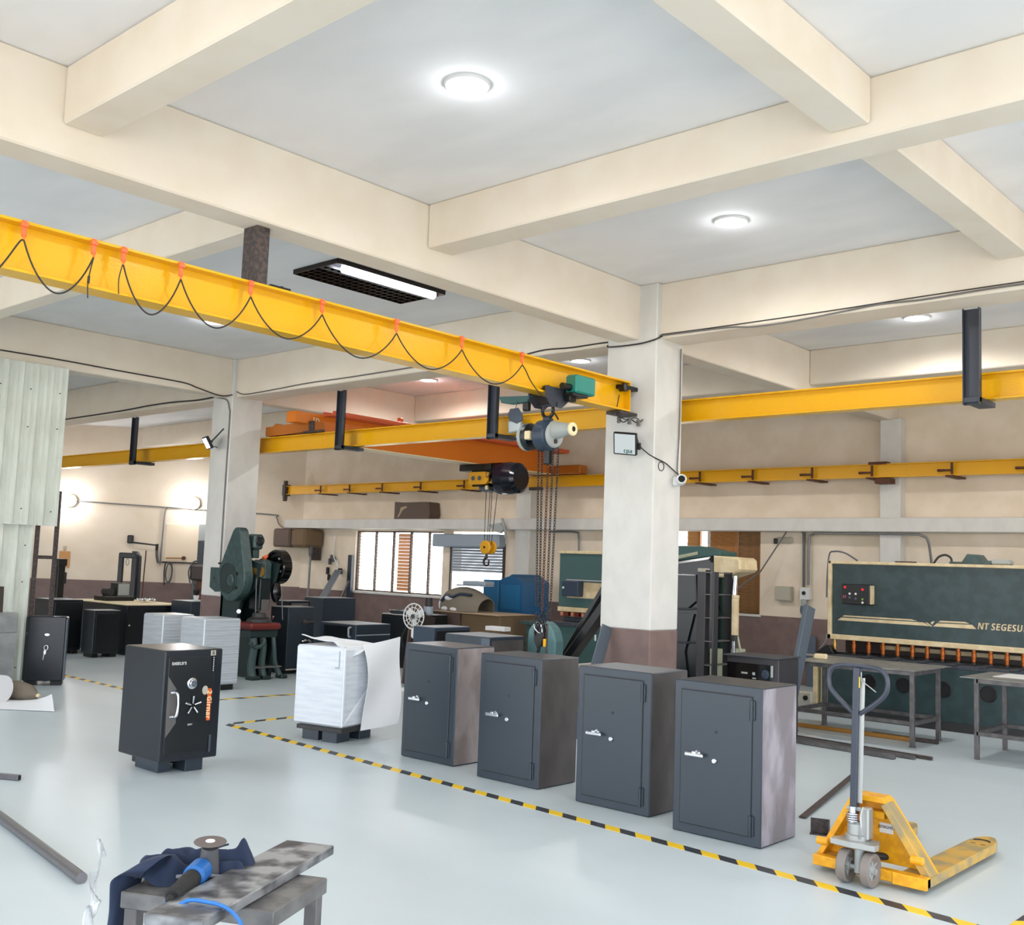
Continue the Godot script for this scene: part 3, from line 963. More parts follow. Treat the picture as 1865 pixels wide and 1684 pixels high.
	for q in [0.055, -0.085]:
		st = nb()
		lathe(st, [Vector2(0.0, -0.0246), Vector2(0.0952, -0.0246), Vector2(0.112, -0.0112), Vector2(0.112, 0.0112), Vector2(0.0952, 0.0246), Vector2(0.0, 0.0246)], Transform3D(Basis(Vector3(1, 0, 0), Vector3(0, 0, 1), Vector3(0, -1, 0)).rotated(Vector3.UP, 0.06), Vector3(-0.04, 1.93, q)), 28)
		obj("sheave", st, M.yellow_plate, t)
	st = nb()
	bar(st, Vector3(-0.04, 1.93, 0.04), Vector3(-0.04, 1.93, 0.09), 0.02, 0.02)
	bar(st, Vector3(-0.0392, 1.84, 0.0224), Vector3(-0.0392, 1.751, 0.0224), 0.02, 0.024)
	tube(st, smooth_path([Vector3(-0.0392, 1.762, 0.0224), Vector3(-0.084, 1.728, 0.0224), Vector3(-0.0952, 1.672, 0.0224), Vector3(-0.0448, 1.628, 0.0224), Vector3(0.0112, 1.656, 0.0224), Vector3(0.0168, 1.728, 0.0224)]), 0.022, 9, false, 0.014)
	obj("hook", st, M.darkgrey, t)

# ------------------------------------------------------------------ wires, conduits, lamps on columns
func run(called: String, pts: Array, r: float, m: Material, label: String, cat := "cable", smooth := true, group := "") -> MeshInstance3D:
	var st := nb()
	tube(st, smooth_path(pts) if smooth else pts, r, 7)
	var o := obj(called, st, m)
	tag(o, label, cat, group)
	return o

func build_services():
	run("wall_cable", [Vector3(-5.8296, 3.968, -8.624), Vector3(-5.7904, 3.974, -8.624), Vector3(-5.1072, 3.963, -8.624), Vector3(-4.816, 3.935, -8.624), Vector3(-4.4352, 3.935, -8.624), Vector3(-4.0096, 3.957, -8.624), Vector3(-3.6176, 3.98, -8.624), Vector3(-3.248, 3.968, -8.624), Vector3(-2.7216, 3.98, -8.624), Vector3(-2.24, 3.98, -8.624)], 0.008, M.greycable, "grey cable along the beam from the near column to the shear side")
	run("wall_cable", [Vector3(-5.8296, 3.985, -8.624), Vector3(-5.1072, 3.98, -8.624), Vector3(-4.0096, 3.985, -8.624), Vector3(-3.248, 3.996, -8.624), Vector3(-2.24, 4.002, -8.624)], 0.005, M.cable, "thin dark wire just above the grey cable beside the near column")
	run("wall_cable", [Vector3(-7.672, 3.968, -8.624), Vector3(-7.3472, 3.996, -8.624), Vector3(-6.9664, 3.98, -8.624), Vector3(-6.4736, 3.98, -8.624), Vector3(-6.4288, 3.912, -8.5512), Vector3(-6.0704, 3.901, -8.5512), Vector3(-5.8576, 3.924, -8.5512), Vector3(-5.824, 3.968, -8.624)], 0.008, M.cable, "dark cable from the monorail across the top of the near column")
	run("wall_cable", [Vector3(-13.216, 4.024, -8.624), Vector3(-12.9808, 3.968, -8.624), Vector3(-12.264, 3.98, -8.624), Vector3(-11.5248, 4.002, -8.624), Vector3(-10.5952, 4.002, -8.624), Vector3(-9.3072, 4.013, -8.624), Vector3(-7.728, 4.002, -8.624)], 0.009, M.greycable, "grey cable along the beam between the two columns")
	run("wall_cable", [Vector3(-13.272, 4.047, -4.816), Vector3(-13.272, 4.058, -5.9472), Vector3(-13.272, 4.047, -6.7872), Vector3(-13.272, 4.036, -7.7504), Vector3(-13.272, 3.996, -8.008), Vector3(-13.2608, 3.935, -8.3776), Vector3(-13.216, 3.968, -8.5568)], 0.009, M.cable, "dark cable along the deep beam over the corrugated sheets")
	run("wall_cable", [Vector3(-13.608, 3.957, -8.5568), Vector3(-13.3504, 3.901, -8.5512), Vector3(-13.272, 3.767, -8.5512), Vector3(-13.2496, 3.632, -8.5512), Vector3(-13.2552, 2.602, -8.5512), Vector3(-13.2496, 1.37, -8.5512)], 0.009, M.greycable, "grey cable dropping down the face of the far column")
	run("wall_cable", [Vector3(-18.928, 3.968, -8.624), Vector3(-16.6656, 3.98, -8.624), Vector3(-15.6912, 4.002, -8.624), Vector3(-14.9856, 4.002, -8.624), Vector3(-14.2352, 3.98, -8.624), Vector3(-13.664, 3.98, -8.568)], 0.012, M.cable, "dark cable along the beam beside the corrugated sheets")
	run("conduit", [Vector3(-23.464, 2.748, -11.2672), Vector3(-22.1984, 2.692, -12.6784), Vector3(-20.608, 2.624, -14.4928), Vector3(-20.4512, 2.557, -14.616), Vector3(-20.4064, 2.4, -14.672), Vector3(-20.1824, 2.288, -14.7392), Vector3(-19.6, 2.277, -14.7392)], 0.015, M.conduit, "grey conduit along the side wall between the flood lamps and the shelf", "pipe")
	run("conduit", [Vector3(-22.1088, 2.68, -12.7904), Vector3(-22.1424, 2.602, -12.7568), Vector3(-22.1648, 2.232, -12.7456), Vector3(-22.176, 1.37, -12.7344)], 0.018, M.conduit, "pale conduit dropping down the side wall beside the crank arm", "pipe")
	run("conduit", [Vector3(-7.504, 2.3, -15.0528), Vector3(-7.4816, 2.244, -15.0528), Vector3(-7.476, 1.482, -15.0528)], 0.022, M.conduit_dark, "dark conduit down the rear wall to the socket boxes", "pipe")
	run("conduit", [Vector3(-7.28, 2.305, -15.0528), Vector3(-7.3584, 2.277, -15.0528), Vector3(-7.392, 2.199, -15.0528), Vector3(-7.3976, 1.516, -15.0528)], 0.018, M.conduit, "lighter conduit beside the dark one above the socket boxes", "pipe")
	run("conduit", [Vector3(-7.224, 2.294, -14.8624), Vector3(-5.824, 2.294, -14.8624), Vector3(-5.6224, 2.277, -14.8624), Vector3(-5.5328, 2.188, -14.896), Vector3(-5.5216, 1.818, -15.008)], 0.018, M.conduit, "conduit under the shelf bending down to the shear", "pipe")
	run("conduit", [Vector3(-12.544, 2.294, -15.0528), Vector3(-11.9616, 2.294, -15.0528), Vector3(-11.872, 2.221, -15.0528), Vector3(-11.8496, 1.93, -15.0528)], 0.018, M.conduit, "conduit bending down to the press brake behind the chains", "pipe")
	run("conduit", [Vector3(-5.8296, 3.901, -8.9824), Vector3(-5.8296, 3.084, -8.9824), Vector3(-5.8296, 2.692, -8.96), Vector3(-5.8296, 2.613, -8.9824)], 0.007, M.greycable, "thin cable down the side of the near column to the camera", "cable")
	run("wire", [Vector3(-7.7616, 2.322, -15.0304), Vector3(-8.0976, 1.695, -14.84), Vector3(-8.5568, 1.325, -14.728)], 0.012, M.greycable, "slanting cable across the brown slatted window", "cable", false)
	run("wire", [Vector3(-5.8912, 2.837, -8.4), Vector3(-5.8632, 2.781, -8.4896), Vector3(-5.8408, 2.748, -8.5792), Vector3(-5.8296, 2.714, -8.736), Vector3(-5.8296, 2.658, -8.8816), Vector3(-5.8128, 2.602, -8.9824)], 0.006, M.cable, "black wire from the unlit floodlight to the camera")
	var st := nb()
	var pts := []
	for k in 12:
		var a := TAU * k / 12.0
		pts.append(Vector3(-5.842, 2.675 + 0.045 * sin(a), -8.69 + 0.05 * cos(a)))
	tube(st, pts, 0.004, 6, true)
	tag(obj("wire_coil", st, M.cable), "small coil of spare wire on the side of the near column", "wire")
	# unlit floodlight
	var t := thing("floodlight", "unlit black-rimmed floodlight on the near column, pale glass with lettering", "floodlight", Vector3(-6.048, 2.876, -8.3664))
	var bs := Basis(Vector3.UP, 0.25) * Basis(Vector3.RIGHT, 0.35) * Basis(Vector3.BACK, -0.10)
	t.basis = bs
	st = nb()
	box(st, Vector3.ZERO, Vector3(0.2408, 0.224, 0.0392), 0.008)
	obj("housing", st, M.black, t)
	st = nb()
	box(st, Vector3(0.0, 0.0, 0.019), Vector3(0.2128, 0.196, 0.0045), 0.001)
	obj("glass", st, M.floodglass, t)
	letters("lettering", "cpa", 0.04, M.teal_text, t, Transform3D(Basis.IDENTITY, Vector3(0.0336, -0.0672, 0.0218)), 0.001)
	st = nb()
	box(st, Vector3(0.1322, -0.0224, -0.0224), Vector3(0.0336, 0.0672, 0.0336), 0.004)
	sbar(st, Vector3(0.1232, -0.0112, -0.0224), Vector3(0.0336, 0.0336, -0.1904), 0.03, 0.012)
	obj("bracket", st, M.black, t)
	# lit floodlight on the far column
	t = thing("floodlight", "lit floodlight with a black rim on the far column", "floodlight", Vector3(-13.4624, 3.257, -8.3552))
	t.basis = Basis(Vector3.UP, -0.30) * Basis(Vector3.RIGHT, 0.5)
	st = nb()
	box(st, Vector3.ZERO, Vector3(0.224, 0.1904, 0.0448), 0.008)
	obj("housing", st, M.black, t)
	st = nb()
	box(st, Vector3(0.0, 0.0, 0.0224), Vector3(0.1848, 0.1512, 0.0067), 0.001)
	obj("glass", st, M.lamp_dim, t)
	var sl := SpotLight3D.new()
	sl.name = "light"
	sl.position = Vector3(0.0, 0.0, 0.0448)
	sl.rotation = Vector3(0.0, PI, 0.0)
	sl.spot_angle = 60
	sl.light_energy = LAMP_ENERGY * 0.28
	sl.light_size = 0.08
	sl.spot_range = 20.0
	sl.spot_attenuation = 2.0
	sl.shadow_enabled = true
	t.add_child(sl)
	st = nb()
	box(st, Vector3(0.14, 0.0, -0.0112), Vector3(0.0672, 0.0336, 0.0336), 0.004)
	sbar(st, Vector3(0.168, 0.0, -0.0112), Vector3(0.20, 0.10, -0.24), 0.03, 0.02)
	sbar(st, Vector3(0.112, -0.0784, -0.0224), Vector3(0.1568, -0.112, -0.056), 0.012, 0.012)
	obj("bracket", st, M.black, t)
	# small lamp beside the hanger on the runway rail
	t = thing("floodlight", "small white lamp fixed to the runway rail behind the chain hoist", "floodlight", Vector3(-8.2432, 3.285, -9.1952))
	st = nb()
	box(st, Vector3.ZERO, Vector3(0.2128, 0.1512, 0.0336), 0.006, Transform3D(Basis(Vector3.BACK, 0.12), Vector3.ZERO))
	obj("housing", st, M.castgrey, t)
	st = nb()
	box(st, Vector3(0.0, 0.0, 0.0179), Vector3(0.1792, 0.1176, 0.0045), 0.001, Transform3D(Basis(Vector3.BACK, 0.12), Vector3.ZERO))
	obj("glass", st, M.floodglass, t)
	# camera on the near column
	t = thing("security_camera", "small white bullet camera on the edge of the near column", "camera", Vector3(-5.8128, 2.546, -8.9376))
	st = nb()
	box(st, Vector3(-0.0056, 0.0, 0.0), Vector3(0.056, 0.0952, 0.0952), 0.015)
	obj("mount", st, M.whiteplastic, t)
	st = nb()
	var cxf := Transform3D(basis_to(Vector3(0.616, 0.112, 0.84)), Vector3(0.0616, 0.0112, 0.0224))
	lathe(st, [Vector2(0.0, -0.0784), Vector2(0.0392, -0.0784), Vector2(0.0482, -0.056), Vector2(0.0504, 0.0504), Vector2(0.0448, 0.0616), Vector2(0.0336, 0.056)], cxf, 24)
	obj("body", st, M.whiteplastic, t)
	st = nb()
	lathe(st, [Vector2(0.0, 0.0605), Vector2(0.0336, 0.0605), Vector2(0.0347, 0.0538)], cxf, 20)
	obj("lens", st, M.blackgloss, t)
	# two round flood lamps on the diagonal wall
	for q in [[Vector3(-23.4976, 2.748, -11.1552), "glaring round lamp on the side wall beside the corrugated sheets"], [Vector3(-21.6832, 2.804, -13.1936), "glaring round lamp on the side wall beside the far column"]]:
		t = thing("wall_lamp", q[1], "lamp", q[0], 0.0, "")
		t.basis = Basis(Vector3.UP, 0.724)
		st = nb()
		lathe(st, [Vector2(0.0, -0.0784), Vector2(0.112, -0.0784), Vector2(0.1344, -0.0336), Vector2(0.1344, 0.0)], Transform3D(Basis(Vector3.RIGHT, PI / 2), Vector3.ZERO), 24)
		obj("housing", st, M.whiteplastic, t)
		st = nb()
		lathe(st, [Vector2(0.1322, 0.0), Vector2(0.1232, 0.0448), Vector2(0.0784, 0.0784), Vector2(0.0, 0.0896)], Transform3D(Basis(Vector3.RIGHT, PI / 2), Vector3.ZERO), 24)
		obj("globe", st, M.lamp_bright, t)
		var l := OmniLight3D.new()
		l.name = "light"
		l.position = Vector3(0.0, 0.0, 0.224)
		l.light_energy = LAMP_ENERGY * 0.28
		l.light_color = Color(0.98, 0.98, 1.0)
		l.light_size = 0.1
		l.omni_range = 25.0
		l.omni_attenuation = 2.0
		l.shadow_enabled = true
		t.add_child(l)
	# socket boxes on the rear wall
	t = thing("switch_box", "grey metal switch box on the rear wall beside the industrial socket", "box", Vector3(-7.84, 1.258, -15.0528))
	st = nb()
	bx(st, Vector3(-0.1008, 0.0, -0.0672), Vector3(0.1568, 0.224, 0.0336), 0.006)
	obj("case", st, M.boxgrey, t)
	st = nb()
	bx(st, Vector3(-0.0896, 0.0112, 0.0336), Vector3(0.1456, 0.2128, 0.0414), 0.003)
	obj("cover", st, M.boxgrey, t)
	t = thing("wall_socket", "pale industrial socket with a grey plug hanging under it", "socket", Vector3(-7.4592, 1.258, -15.0528))
	st = nb()
	bx(st, Vector3(-0.0672, 0.0336, -0.0672), Vector3(0.084, 0.2128, 0.0336), 0.006)
	obj("case", st, M.whiteplastic, t)
	st = nb()
	bar(st, Vector3(0.0, 0.1344, 0.0336), Vector3(0.0, 0.1344, 0.0504), 0.032, 0.028)
	obj("switch", st, M.black, t)
	st = nb()
	bar(st, Vector3(-0.0112, 0.0336, 0.0), Vector3(0.0, -0.0672, 0.0224), 0.05, 0.042)
	obj("coupler", st, M.castgrey, t)
	st = nb()
	tube(st, smooth_path([Vector3(-0.0224, -0.056, 0.0224), Vector3(-0.0336, -0.1344, 0.0336), Vector3(0.0, -0.1904, 0.0336), Vector3(0.056, -0.1792, 0.0224)]), 0.03, 9, false, 0.018)
	obj("plug", st, M.bluegrey, t)
	t = thing("socket_plate", "small metal bracket plate on the rear wall under the shelf", "plate", Vector3(-7.84, 2.188, -15.0752))
	st = nb()
	bx(st, Vector3(-0.1232, -0.0448, -0.0448), Vector3(0.1456, 0.056, 0.0), 0.02)
	obj("plate", st, M.boxgrey, t)
	st = nb()
	bx(st, Vector3(-0.1456, -0.056, 0.0), Vector3(-0.0896, 0.0336, 0.0448), 0.01)
	obj("bracket", st, M.black, t)

# ------------------------------------------------------------------ the building
const WIN_A := [-18.1664, -15.4112, 0.978, 2.288]
const WIN_B := [-15.12, -13.7088, 0.754, 2.288]
const WIN_C := [-10.024, -8.2544, 1.023, 2.344]
const CEIL := 4.506
const ZB := -15.12

func build_structure():
	var st := nb()
	bx(st, Vector3(-29.12, -0.224, -15.904), Vector3(4.48, 0.0, 6.72))
	struct("floor", st, M.floor, "pale blue-grey glossy epoxy workshop floor with faint streaks", "floor")
	st = nb()
	bx(st, Vector3(-29.12, 4.506, -15.904), Vector3(4.48, 4.786, 6.72))
	struct("ceiling", st, M.ceiling, "white painted concrete ceiling slab above the cream beams", "ceiling")
	# beams: [x0, y0, z0, x1, y1, z1, label]
	var beams := [
		[[-6.328, 3.946, -8.5792], [-6.0592, 4.506, 5.6], "deep cream ceiling beam running from the near column towards the viewer"],
		[[-6.328, 3.946, -15.12], [-6.0592, 4.506, -9.016], "cream beam from the near column to the rear wall pilaster"],
		[[-13.552, 3.946, -8.5792], [-13.2832, 4.506, 5.6], "deep cream beam above the corrugated sheets at the far column"],
		[[-13.6416, 3.946, -15.12], [-13.384, 4.506, -9.016], "cream beam behind the orange crane girder at the far column"],
		[[-25.312, 3.946, -9.0384], [4.48, 4.506, -8.6352], "long cream beam over both columns with a cable stapled along it"],
		[[-6.0592, 4.148, -5.9024], [4.48, 4.506, -5.6224], "cream cross beam between the two ceiling lamps over the safes"],
		[[-6.0592, 4.148, -2.912], [4.48, 4.506, -2.6544], "brightest cream cross beam at the top of the deep beam"],
		[[-13.2832, 4.148, -4.7152], [-6.328, 4.506, -4.5024], "cream cross beam behind the near end of the yellow monorail"],
		[[-6.0592, 4.058, -12.544], [4.48, 4.506, -12.2976], "cream cross beam above the shear, behind the runway rail"],
		[[-13.384, 4.058, -12.544], [-6.328, 4.506, -12.2976], "cream cross beam over the orange crane girder"],
		[[-26.88, 4.148, -6.944], [-13.552, 4.506, -6.664], "shaded cream cross beam above the corrugated sheets"],
		[[-25.312, 4.058, -12.544], [-13.6416, 4.506, -12.2976], "cream cross beam over the diagonal wall lamps"],
	]
	for b in beams:
		st = nb()
		bx(st, Vector3(b[0][0], b[0][1], b[0][2]), Vector3(b[1][0], b[1][1], b[1][2]), 0.012)
		struct("ceiling_beam", st, M.cream, b[2], "beam")
	var subs := [
		[[-2.6544, 4.226, -5.6224], [-2.408, 4.506, 5.6], "shallow cream rib beside the ceiling lamp nearest the viewer"],
		[[-2.6544, 4.204, -8.6352], [-2.408, 4.506, -5.9024], "shallow cream rib running up to the beam with the cable"],
	]
	for b in subs:
		st = nb()
		bx(st, Vector3(b[0][0], b[0][1], b[0][2]), Vector3(b[1][0], b[1][1], b[1][2]), 0.012)
		struct("ceiling_rib", st, M.cream, b[2], "beam")
	# columns with a painted foot
	column(Vector2(-6.4512, -9.0496), Vector2(-5.8464, -8.568), 1.071, "square near column carrying the floodlight and camera, brown painted foot")
	column(Vector2(-13.7312, -9.0944), Vector2(-13.2272, -8.568), 1.056, "square far column behind the green press, with a cable down it")
	# rear wall round its three openings
	st = nb()
	var xs := [-20.4, WIN_A[0], WIN_A[1], WIN_B[0], WIN_B[1], WIN_C[0], WIN_C[1], 4.0]
	for i in range(0, 8, 2):
		bx(st, Vector3(xs[i], 0.0, ZB - 0.25), Vector3(xs[i + 1], 4.506, ZB))
	for w in [WIN_A, WIN_B, WIN_C]:
		bx(st, Vector3(w[0], 0.0, ZB - 0.25), Vector3(w[1], w[2], ZB))
		bx(st, Vector3(w[0], w[3], ZB - 0.25), Vector3(w[1], 4.506, ZB))
	struct("wall_rear", st, M.wall, "long cream rear wall with windows, a shelf and a crane rail", "wall")
	st = nb()
	bx(st, Vector3(-20.104, 0.0, ZB), Vector3(WIN_B[0], 0.956, ZB + 0.012))
	bx(st, Vector3(WIN_B[0], 0.0, ZB), Vector3(WIN_B[1], WIN_B[2], ZB + 0.012))
	bx(st, Vector3(WIN_B[1], 0.0, ZB), Vector3(3.92, 1.012, ZB + 0.012))
	struct("baseboard_rear", st, M.brown, "brown painted dado along the foot of the rear wall", "dado")
	# pilasters and the shelf
	for p in [[-6.24, -5.94, "pale pilaster of the rear wall behind the shear"], [-13.29, -12.92, "pale pilaster of the rear wall beside the roller shutter"]]:
		st = nb()
		bx(st, Vector3(p[0], 0.0, ZB), Vector3(p[1], 3.968, ZB + 0.2), 0.008)
		struct("pilaster", st, M.column, p[2], "pilaster")
	st = nb()
	bx(st, Vector3(-20.384, 2.322, ZB), Vector3(4.368, 2.524, ZB + 0.32), 0.01)
	struct("wall_shelf", st, M.column, "long concrete shelf along the rear wall above the windows", "shelf")
	# diagonal wall
	var a := Vector3(-20.104, 0.0, -15.12)
	var b2 := Vector3(-28.224, 0.0, -5.9472)
	st = nb()
	wall_run(st, a, b2, 0.0, CEIL, 0.25)
	struct("wall_diagonal", st, M.wall, "cream side wall with two round flood lamps", "wall")
	st = nb()
	wall_run(st, a + Vector3(0.0112, 0.0, 0.0112), b2 + Vector3(0.0112, 0.0, 0.0112), 0.0, 0.972, 0.012)
	struct("baseboard_diagonal", st, M.brown, "brown painted dado along the foot of the side wall", "dado")
	st = nb()
	bx(st, Vector3(-28.448, 0.0, -6.272), Vector3(-28.112, 4.506, 5.824))
	struct("wall_left", st, M.wall, "plain cream end wall outside the picture", "wall")
	# front loading doors widened and right wall openings added to let in more daylight
	st = nb()
	for r in [[-8.5, -6.5], [-1.0, 0.4], [5.4, 5.85]]:
		bx(st, Vector3(3.92, 0.0, r[0]), Vector3(4.2, 4.506, r[1]))
	bx(st, Vector3(3.92, 0.0, -15.3), Vector3(4.2, 4.506, -12.5))
	bx(st, Vector3(3.92, 3.9, -12.5), Vector3(4.2, 4.506, 5.85))
	struct("wall_right", st, M.wall, "cream side wall outside the picture, openings added to let in daylight", "wall")
	st = nb()
	for r in [[-28.5, -19.5], [-13.6, -12.6], [-6.6, -5.4], [3.2, 4.2]]:
		bx(st, Vector3(r[0], 0.0, 5.4), Vector3(r[1], 4.506, 5.7))
	bx(st, Vector3(-28.5, 3.95, 5.4), Vector3(4.2, 4.506, 5.7))
	struct("wall_front", st, M.wall, "front wall behind the viewer, open loading doors widened for daylight", "wall")
	# corrugated sheets under the far beam
	sheet(-2.9, -6.126, 1.93, 3.946, -13.216, "upper pale corrugated sheet hanging under the far beam")
	sheet(-2.9, -5.869, 0.0, 2.008, -13.283, "lower pale corrugated sheet standing behind the grey frame")

func column(lo: Vector2, hi: Vector2, h: float, label: String):
	var t := thing("column", label, "column", Vector3((lo.x + hi.x) * 0.5, 0.0, (lo.y + hi.y) * 0.5))
	t.set_meta("kind", "structure")
	var s := (hi - lo)
	var st := nb()
	bx(st, Vector3(-s.x / 2, h, -s.y / 2), Vector3(s.x / 2, 4.506, s.y / 2), 0.01)
	obj("shaft", st, M.column, t)
	st = nb()
	bx(st, Vector3(-s.x / 2 - 0.002, 0.0, -s.y / 2 - 0.002), Vector3(s.x / 2 + 0.002, h, s.y / 2 + 0.002), 0.01)
	obj("painted_foot", st, M.brown, t)

# a wall panel from a to b; its thickness lies behind (away from the room)
func wall_run(st: SurfaceTool, a: Vector3, b: Vector3, y0: float, y1: float, th: float):
	var d := (b - a).normalized()
	var n := Vector3(d.z, 0.0, -d.x)      # towards outside
	if n.dot(Vector3(0, 0, 0) - a) > 0.0:
		n = -n
	var xf := Transform3D(Basis(d, Vector3.UP, d.cross(Vector3.UP)), Vector3.ZERO)
	var l := (b - a).length()
	var c := (a + b) * 0.5 + n * th * 0.5
	xf.origin = Vector3(c.x, (y0 + y1) * 0.5, c.z)
	box(st, Vector3.ZERO, Vector3(l, y1 - y0, th), 0.0, xf)

func sheet(z0: float, z1: float, y0: float, y1: float, x: float, label: String):
	var st := nb()
	var prof := []
	# trapezoid ribs every 0.2 m
	var z := z1
	while z < z0:
		for q in [[0.0, 0.0], [0.022, 0.045], [0.05, 0.045], [0.075, 0.0], [0.115, 0.0], [0.122, 0.006], [0.134, 0.006], [0.141, 0.0]]:
			if z + q[0] <= z0:
				prof.append(Vector2(z + q[0], x + q[1]))
		z += 0.185
	for i in range(prof.size() - 1):
		var p: Vector2 = prof[i]
		var q: Vector2 = prof[i + 1]
		var n := Vector3(q.x - p.x, 0.0, -(q.y - p.y)).normalized()
		for s in [[0.0, 1.0], [-0.004, -1.0]]:
			face(st, [Vector3(p.y + s[0], y0, p.x), Vector3(q.y + s[0], y0, q.x), Vector3(q.y + s[0], y1, q.x), Vector3(p.y + s[0], y1, p.x)], n * s[1])
	var t := thing("corrugated_sheet", label, "metal sheet")
	t.set_meta("kind", "structure")
	obj("sheet", st, M.sheet, t)
	# screw heads
	var k := 0
	z = z1 + 0.095
	while z < z0 - 0.1:
		for yy in [y0 + 0.18, (y0 + y1) * 0.5 + 0.2, y1 - 0.3]:
			st = nb()
			bar(st, Vector3(x, yy + 0.03 * sin(k * 2.3), z), Vector3(x + 0.012, yy + 0.03 * sin(k * 2.3), z), 0.009, 0.006, 8)
			obj("screw", st, M.rust_dark, t)
			k += 1
		z += 0.37

func build_openings():
	window_a()
	window_b()
	window_c()
	# open frame of dark square tube below the upper corrugated sheet
	var t := thing("tube_frame", "dark square-tube frame under the end of the upper corrugated sheet", "frame")
	var st := nb()
	bx(st, Vector3(-13.2496, 0.0, -5.9136), Vector3(-13.2048, 1.952, -5.8688), 0.003)
	obj("post", st, M.rust_dark, t)
	st = nb()
	bx(st, Vector3(-13.2608, 0.0, -6.16), Vector3(-13.216, 2.378, -6.1152), 0.003)
	obj("post", st, M.rust_dark, t)
	st = nb()
	bx(st, Vector3(-13.2496, 1.516, -6.1152), Vector3(-13.216, 1.56, -5.9136), 0.003)
	obj("rail", st, M.rust_dark, t)

func window_a():
	var t := thing("window_1", "wide bright grille window of five tall louvred lights in the rear wall", "window")
	t.set_meta("kind", "structure")
	var fr: StandardMaterial3D = M.winframe
	var st := nb()
	var x0: float = WIN_A[0]
	var x1: float = WIN_A[1]
	var y0: float = WIN_A[2]
	var y1: float = WIN_A[3]
	bx(st, Vector3(x0, y0, ZB - 0.12), Vector3(x1, y0 + 0.03, ZB - 0.06))
	bx(st, Vector3(x0, y1 - 0.03, ZB - 0.12), Vector3(x1, y1, ZB - 0.06))
	obj("window_frame", st, fr, t)
	var ms := [-18.144, -17.562, -16.99, -16.442, -15.893, -15.428]
	for x in ms:
		st = nb()
		bx(st, Vector3(x - 0.016, y0, ZB - 0.11), Vector3(x + 0.016, y1, ZB - 0.05), 0.003)
		obj("mullion", st, fr, t)
	for i in 5:
		for k in 18:
			var y := y0 + 0.05 + k * (y1 - y0 - 0.1) / 17.0
			st = nb()
			bx(st, Vector3(ms[i] + 0.016, y - 0.004, ZB - 0.10), Vector3(ms[i] + 0.09, y + 0.004, ZB - 0.07))
			if i == 2:
				bx(st, Vector3(ms[i] + 0.016, y - 0.004, ZB - 0.10), Vector3(ms[i + 1] - 0.016, y + 0.004, ZB - 0.08))
			obj("louvre_clip", st, fr, t)
	# the one closed light
	for k in 17:
		var y := y0 + 0.05 + k * (y1 - y0 - 0.1) / 17.0
		st = nb()
		bx(st, Vector3(ms[2] + 0.10, y + 0.006, ZB - 0.125), Vector3(ms[3] - 0.016, y + 0.066, ZB - 0.115), 0.002)
		obj("slat", st, M.slat_peach, t)
	st = nb()
	bx(st, Vector3(x0 - 0.08, y0 - 0.05, ZB - 0.2), Vector3(x1 + 0.05, y0, ZB + 0.05), 0.008)
	obj("window_sill", st, M.column, t)

func window_b():
	var t := thing("window_2", "grey roller shutter half open in the rear wall beside the wide window", "shutter")
	t.set_meta("kind", "structure")
	var st := nb()
	bx(st, Vector3(-15.5232, 1.975, ZB), Vector3(-13.6864, 2.232, ZB + 0.22), 0.025)
	obj("shutter_box", st, M.shutter, t)
	for i in 10:
		var y := 1.493 + i * 0.056
		st = nb()
		prism(st, [Vector2(0, 0), Vector2(0.0157, 0.009), Vector2(0.0157, 0.0426), Vector2(0.0, 0.0526), Vector2(-0.009, 0.0526), Vector2(-0.009, 0.0)], 1.39, Transform3D(Basis(Vector3(0, 0, 1), Vector3.UP, Vector3(-1, 0, 0)), Vector3(-13.72, y, ZB + 0.02)))
		obj("slat", st, M.shutter, t)
	for x in [-15.142, -13.709]:
		st = nb()
		bx(st, Vector3(x - 0.02, 0.754, ZB - 0.02), Vector3(x + 0.02, 2.042, ZB + 0.045), 0.003)
		obj("guide_rail", st, M.rust_dark, t)

func window_c():
	var t := thing("window_3", "brown slatted window in the rear wall behind the black cabinet frame", "window")
	t.set_meta("kind", "structure")
	var st := nb()
	var x0: float = WIN_C[0]
	var x1: float = WIN_C[1]
	for x in [-9.408, -9.229, -8.714, x1 - 0.02]:
		st = nb()
		bx(st, Vector3(x - 0.02, WIN_C[2], ZB - 0.10), Vector3(x + 0.02, WIN_C[3], ZB - 0.04), 0.003)
		obj("mullion", st, M.column if x == -9.229 else M.slat_brown, t)
	for r in [[-9.654, -9.43, M.slat_tan], [-9.207, -8.736, M.slat_brown], [-8.691, x1 - 0.04, M.slat_dark]]:
		for k in 13:
			var y: float = WIN_C[2] + 0.01 + k * 0.1015
			st = nb()
			box(st, Vector3.ZERO, Vector3(r[1] - r[0], 0.1053, 0.009), 0.002, Transform3D(Basis(Vector3.RIGHT, 0.14), Vector3((r[0] + r[1]) * 0.5, y + 0.045, ZB - 0.075)))
			obj("slat", st, r[2], t)
	st = nb()
	bx(st, Vector3(x0, WIN_C[2] - 0.04, ZB - 0.2), Vector3(x1 + 0.03, WIN_C[2], ZB + 0.03), 0.006)
	obj("window_sill", st, M.column, t)

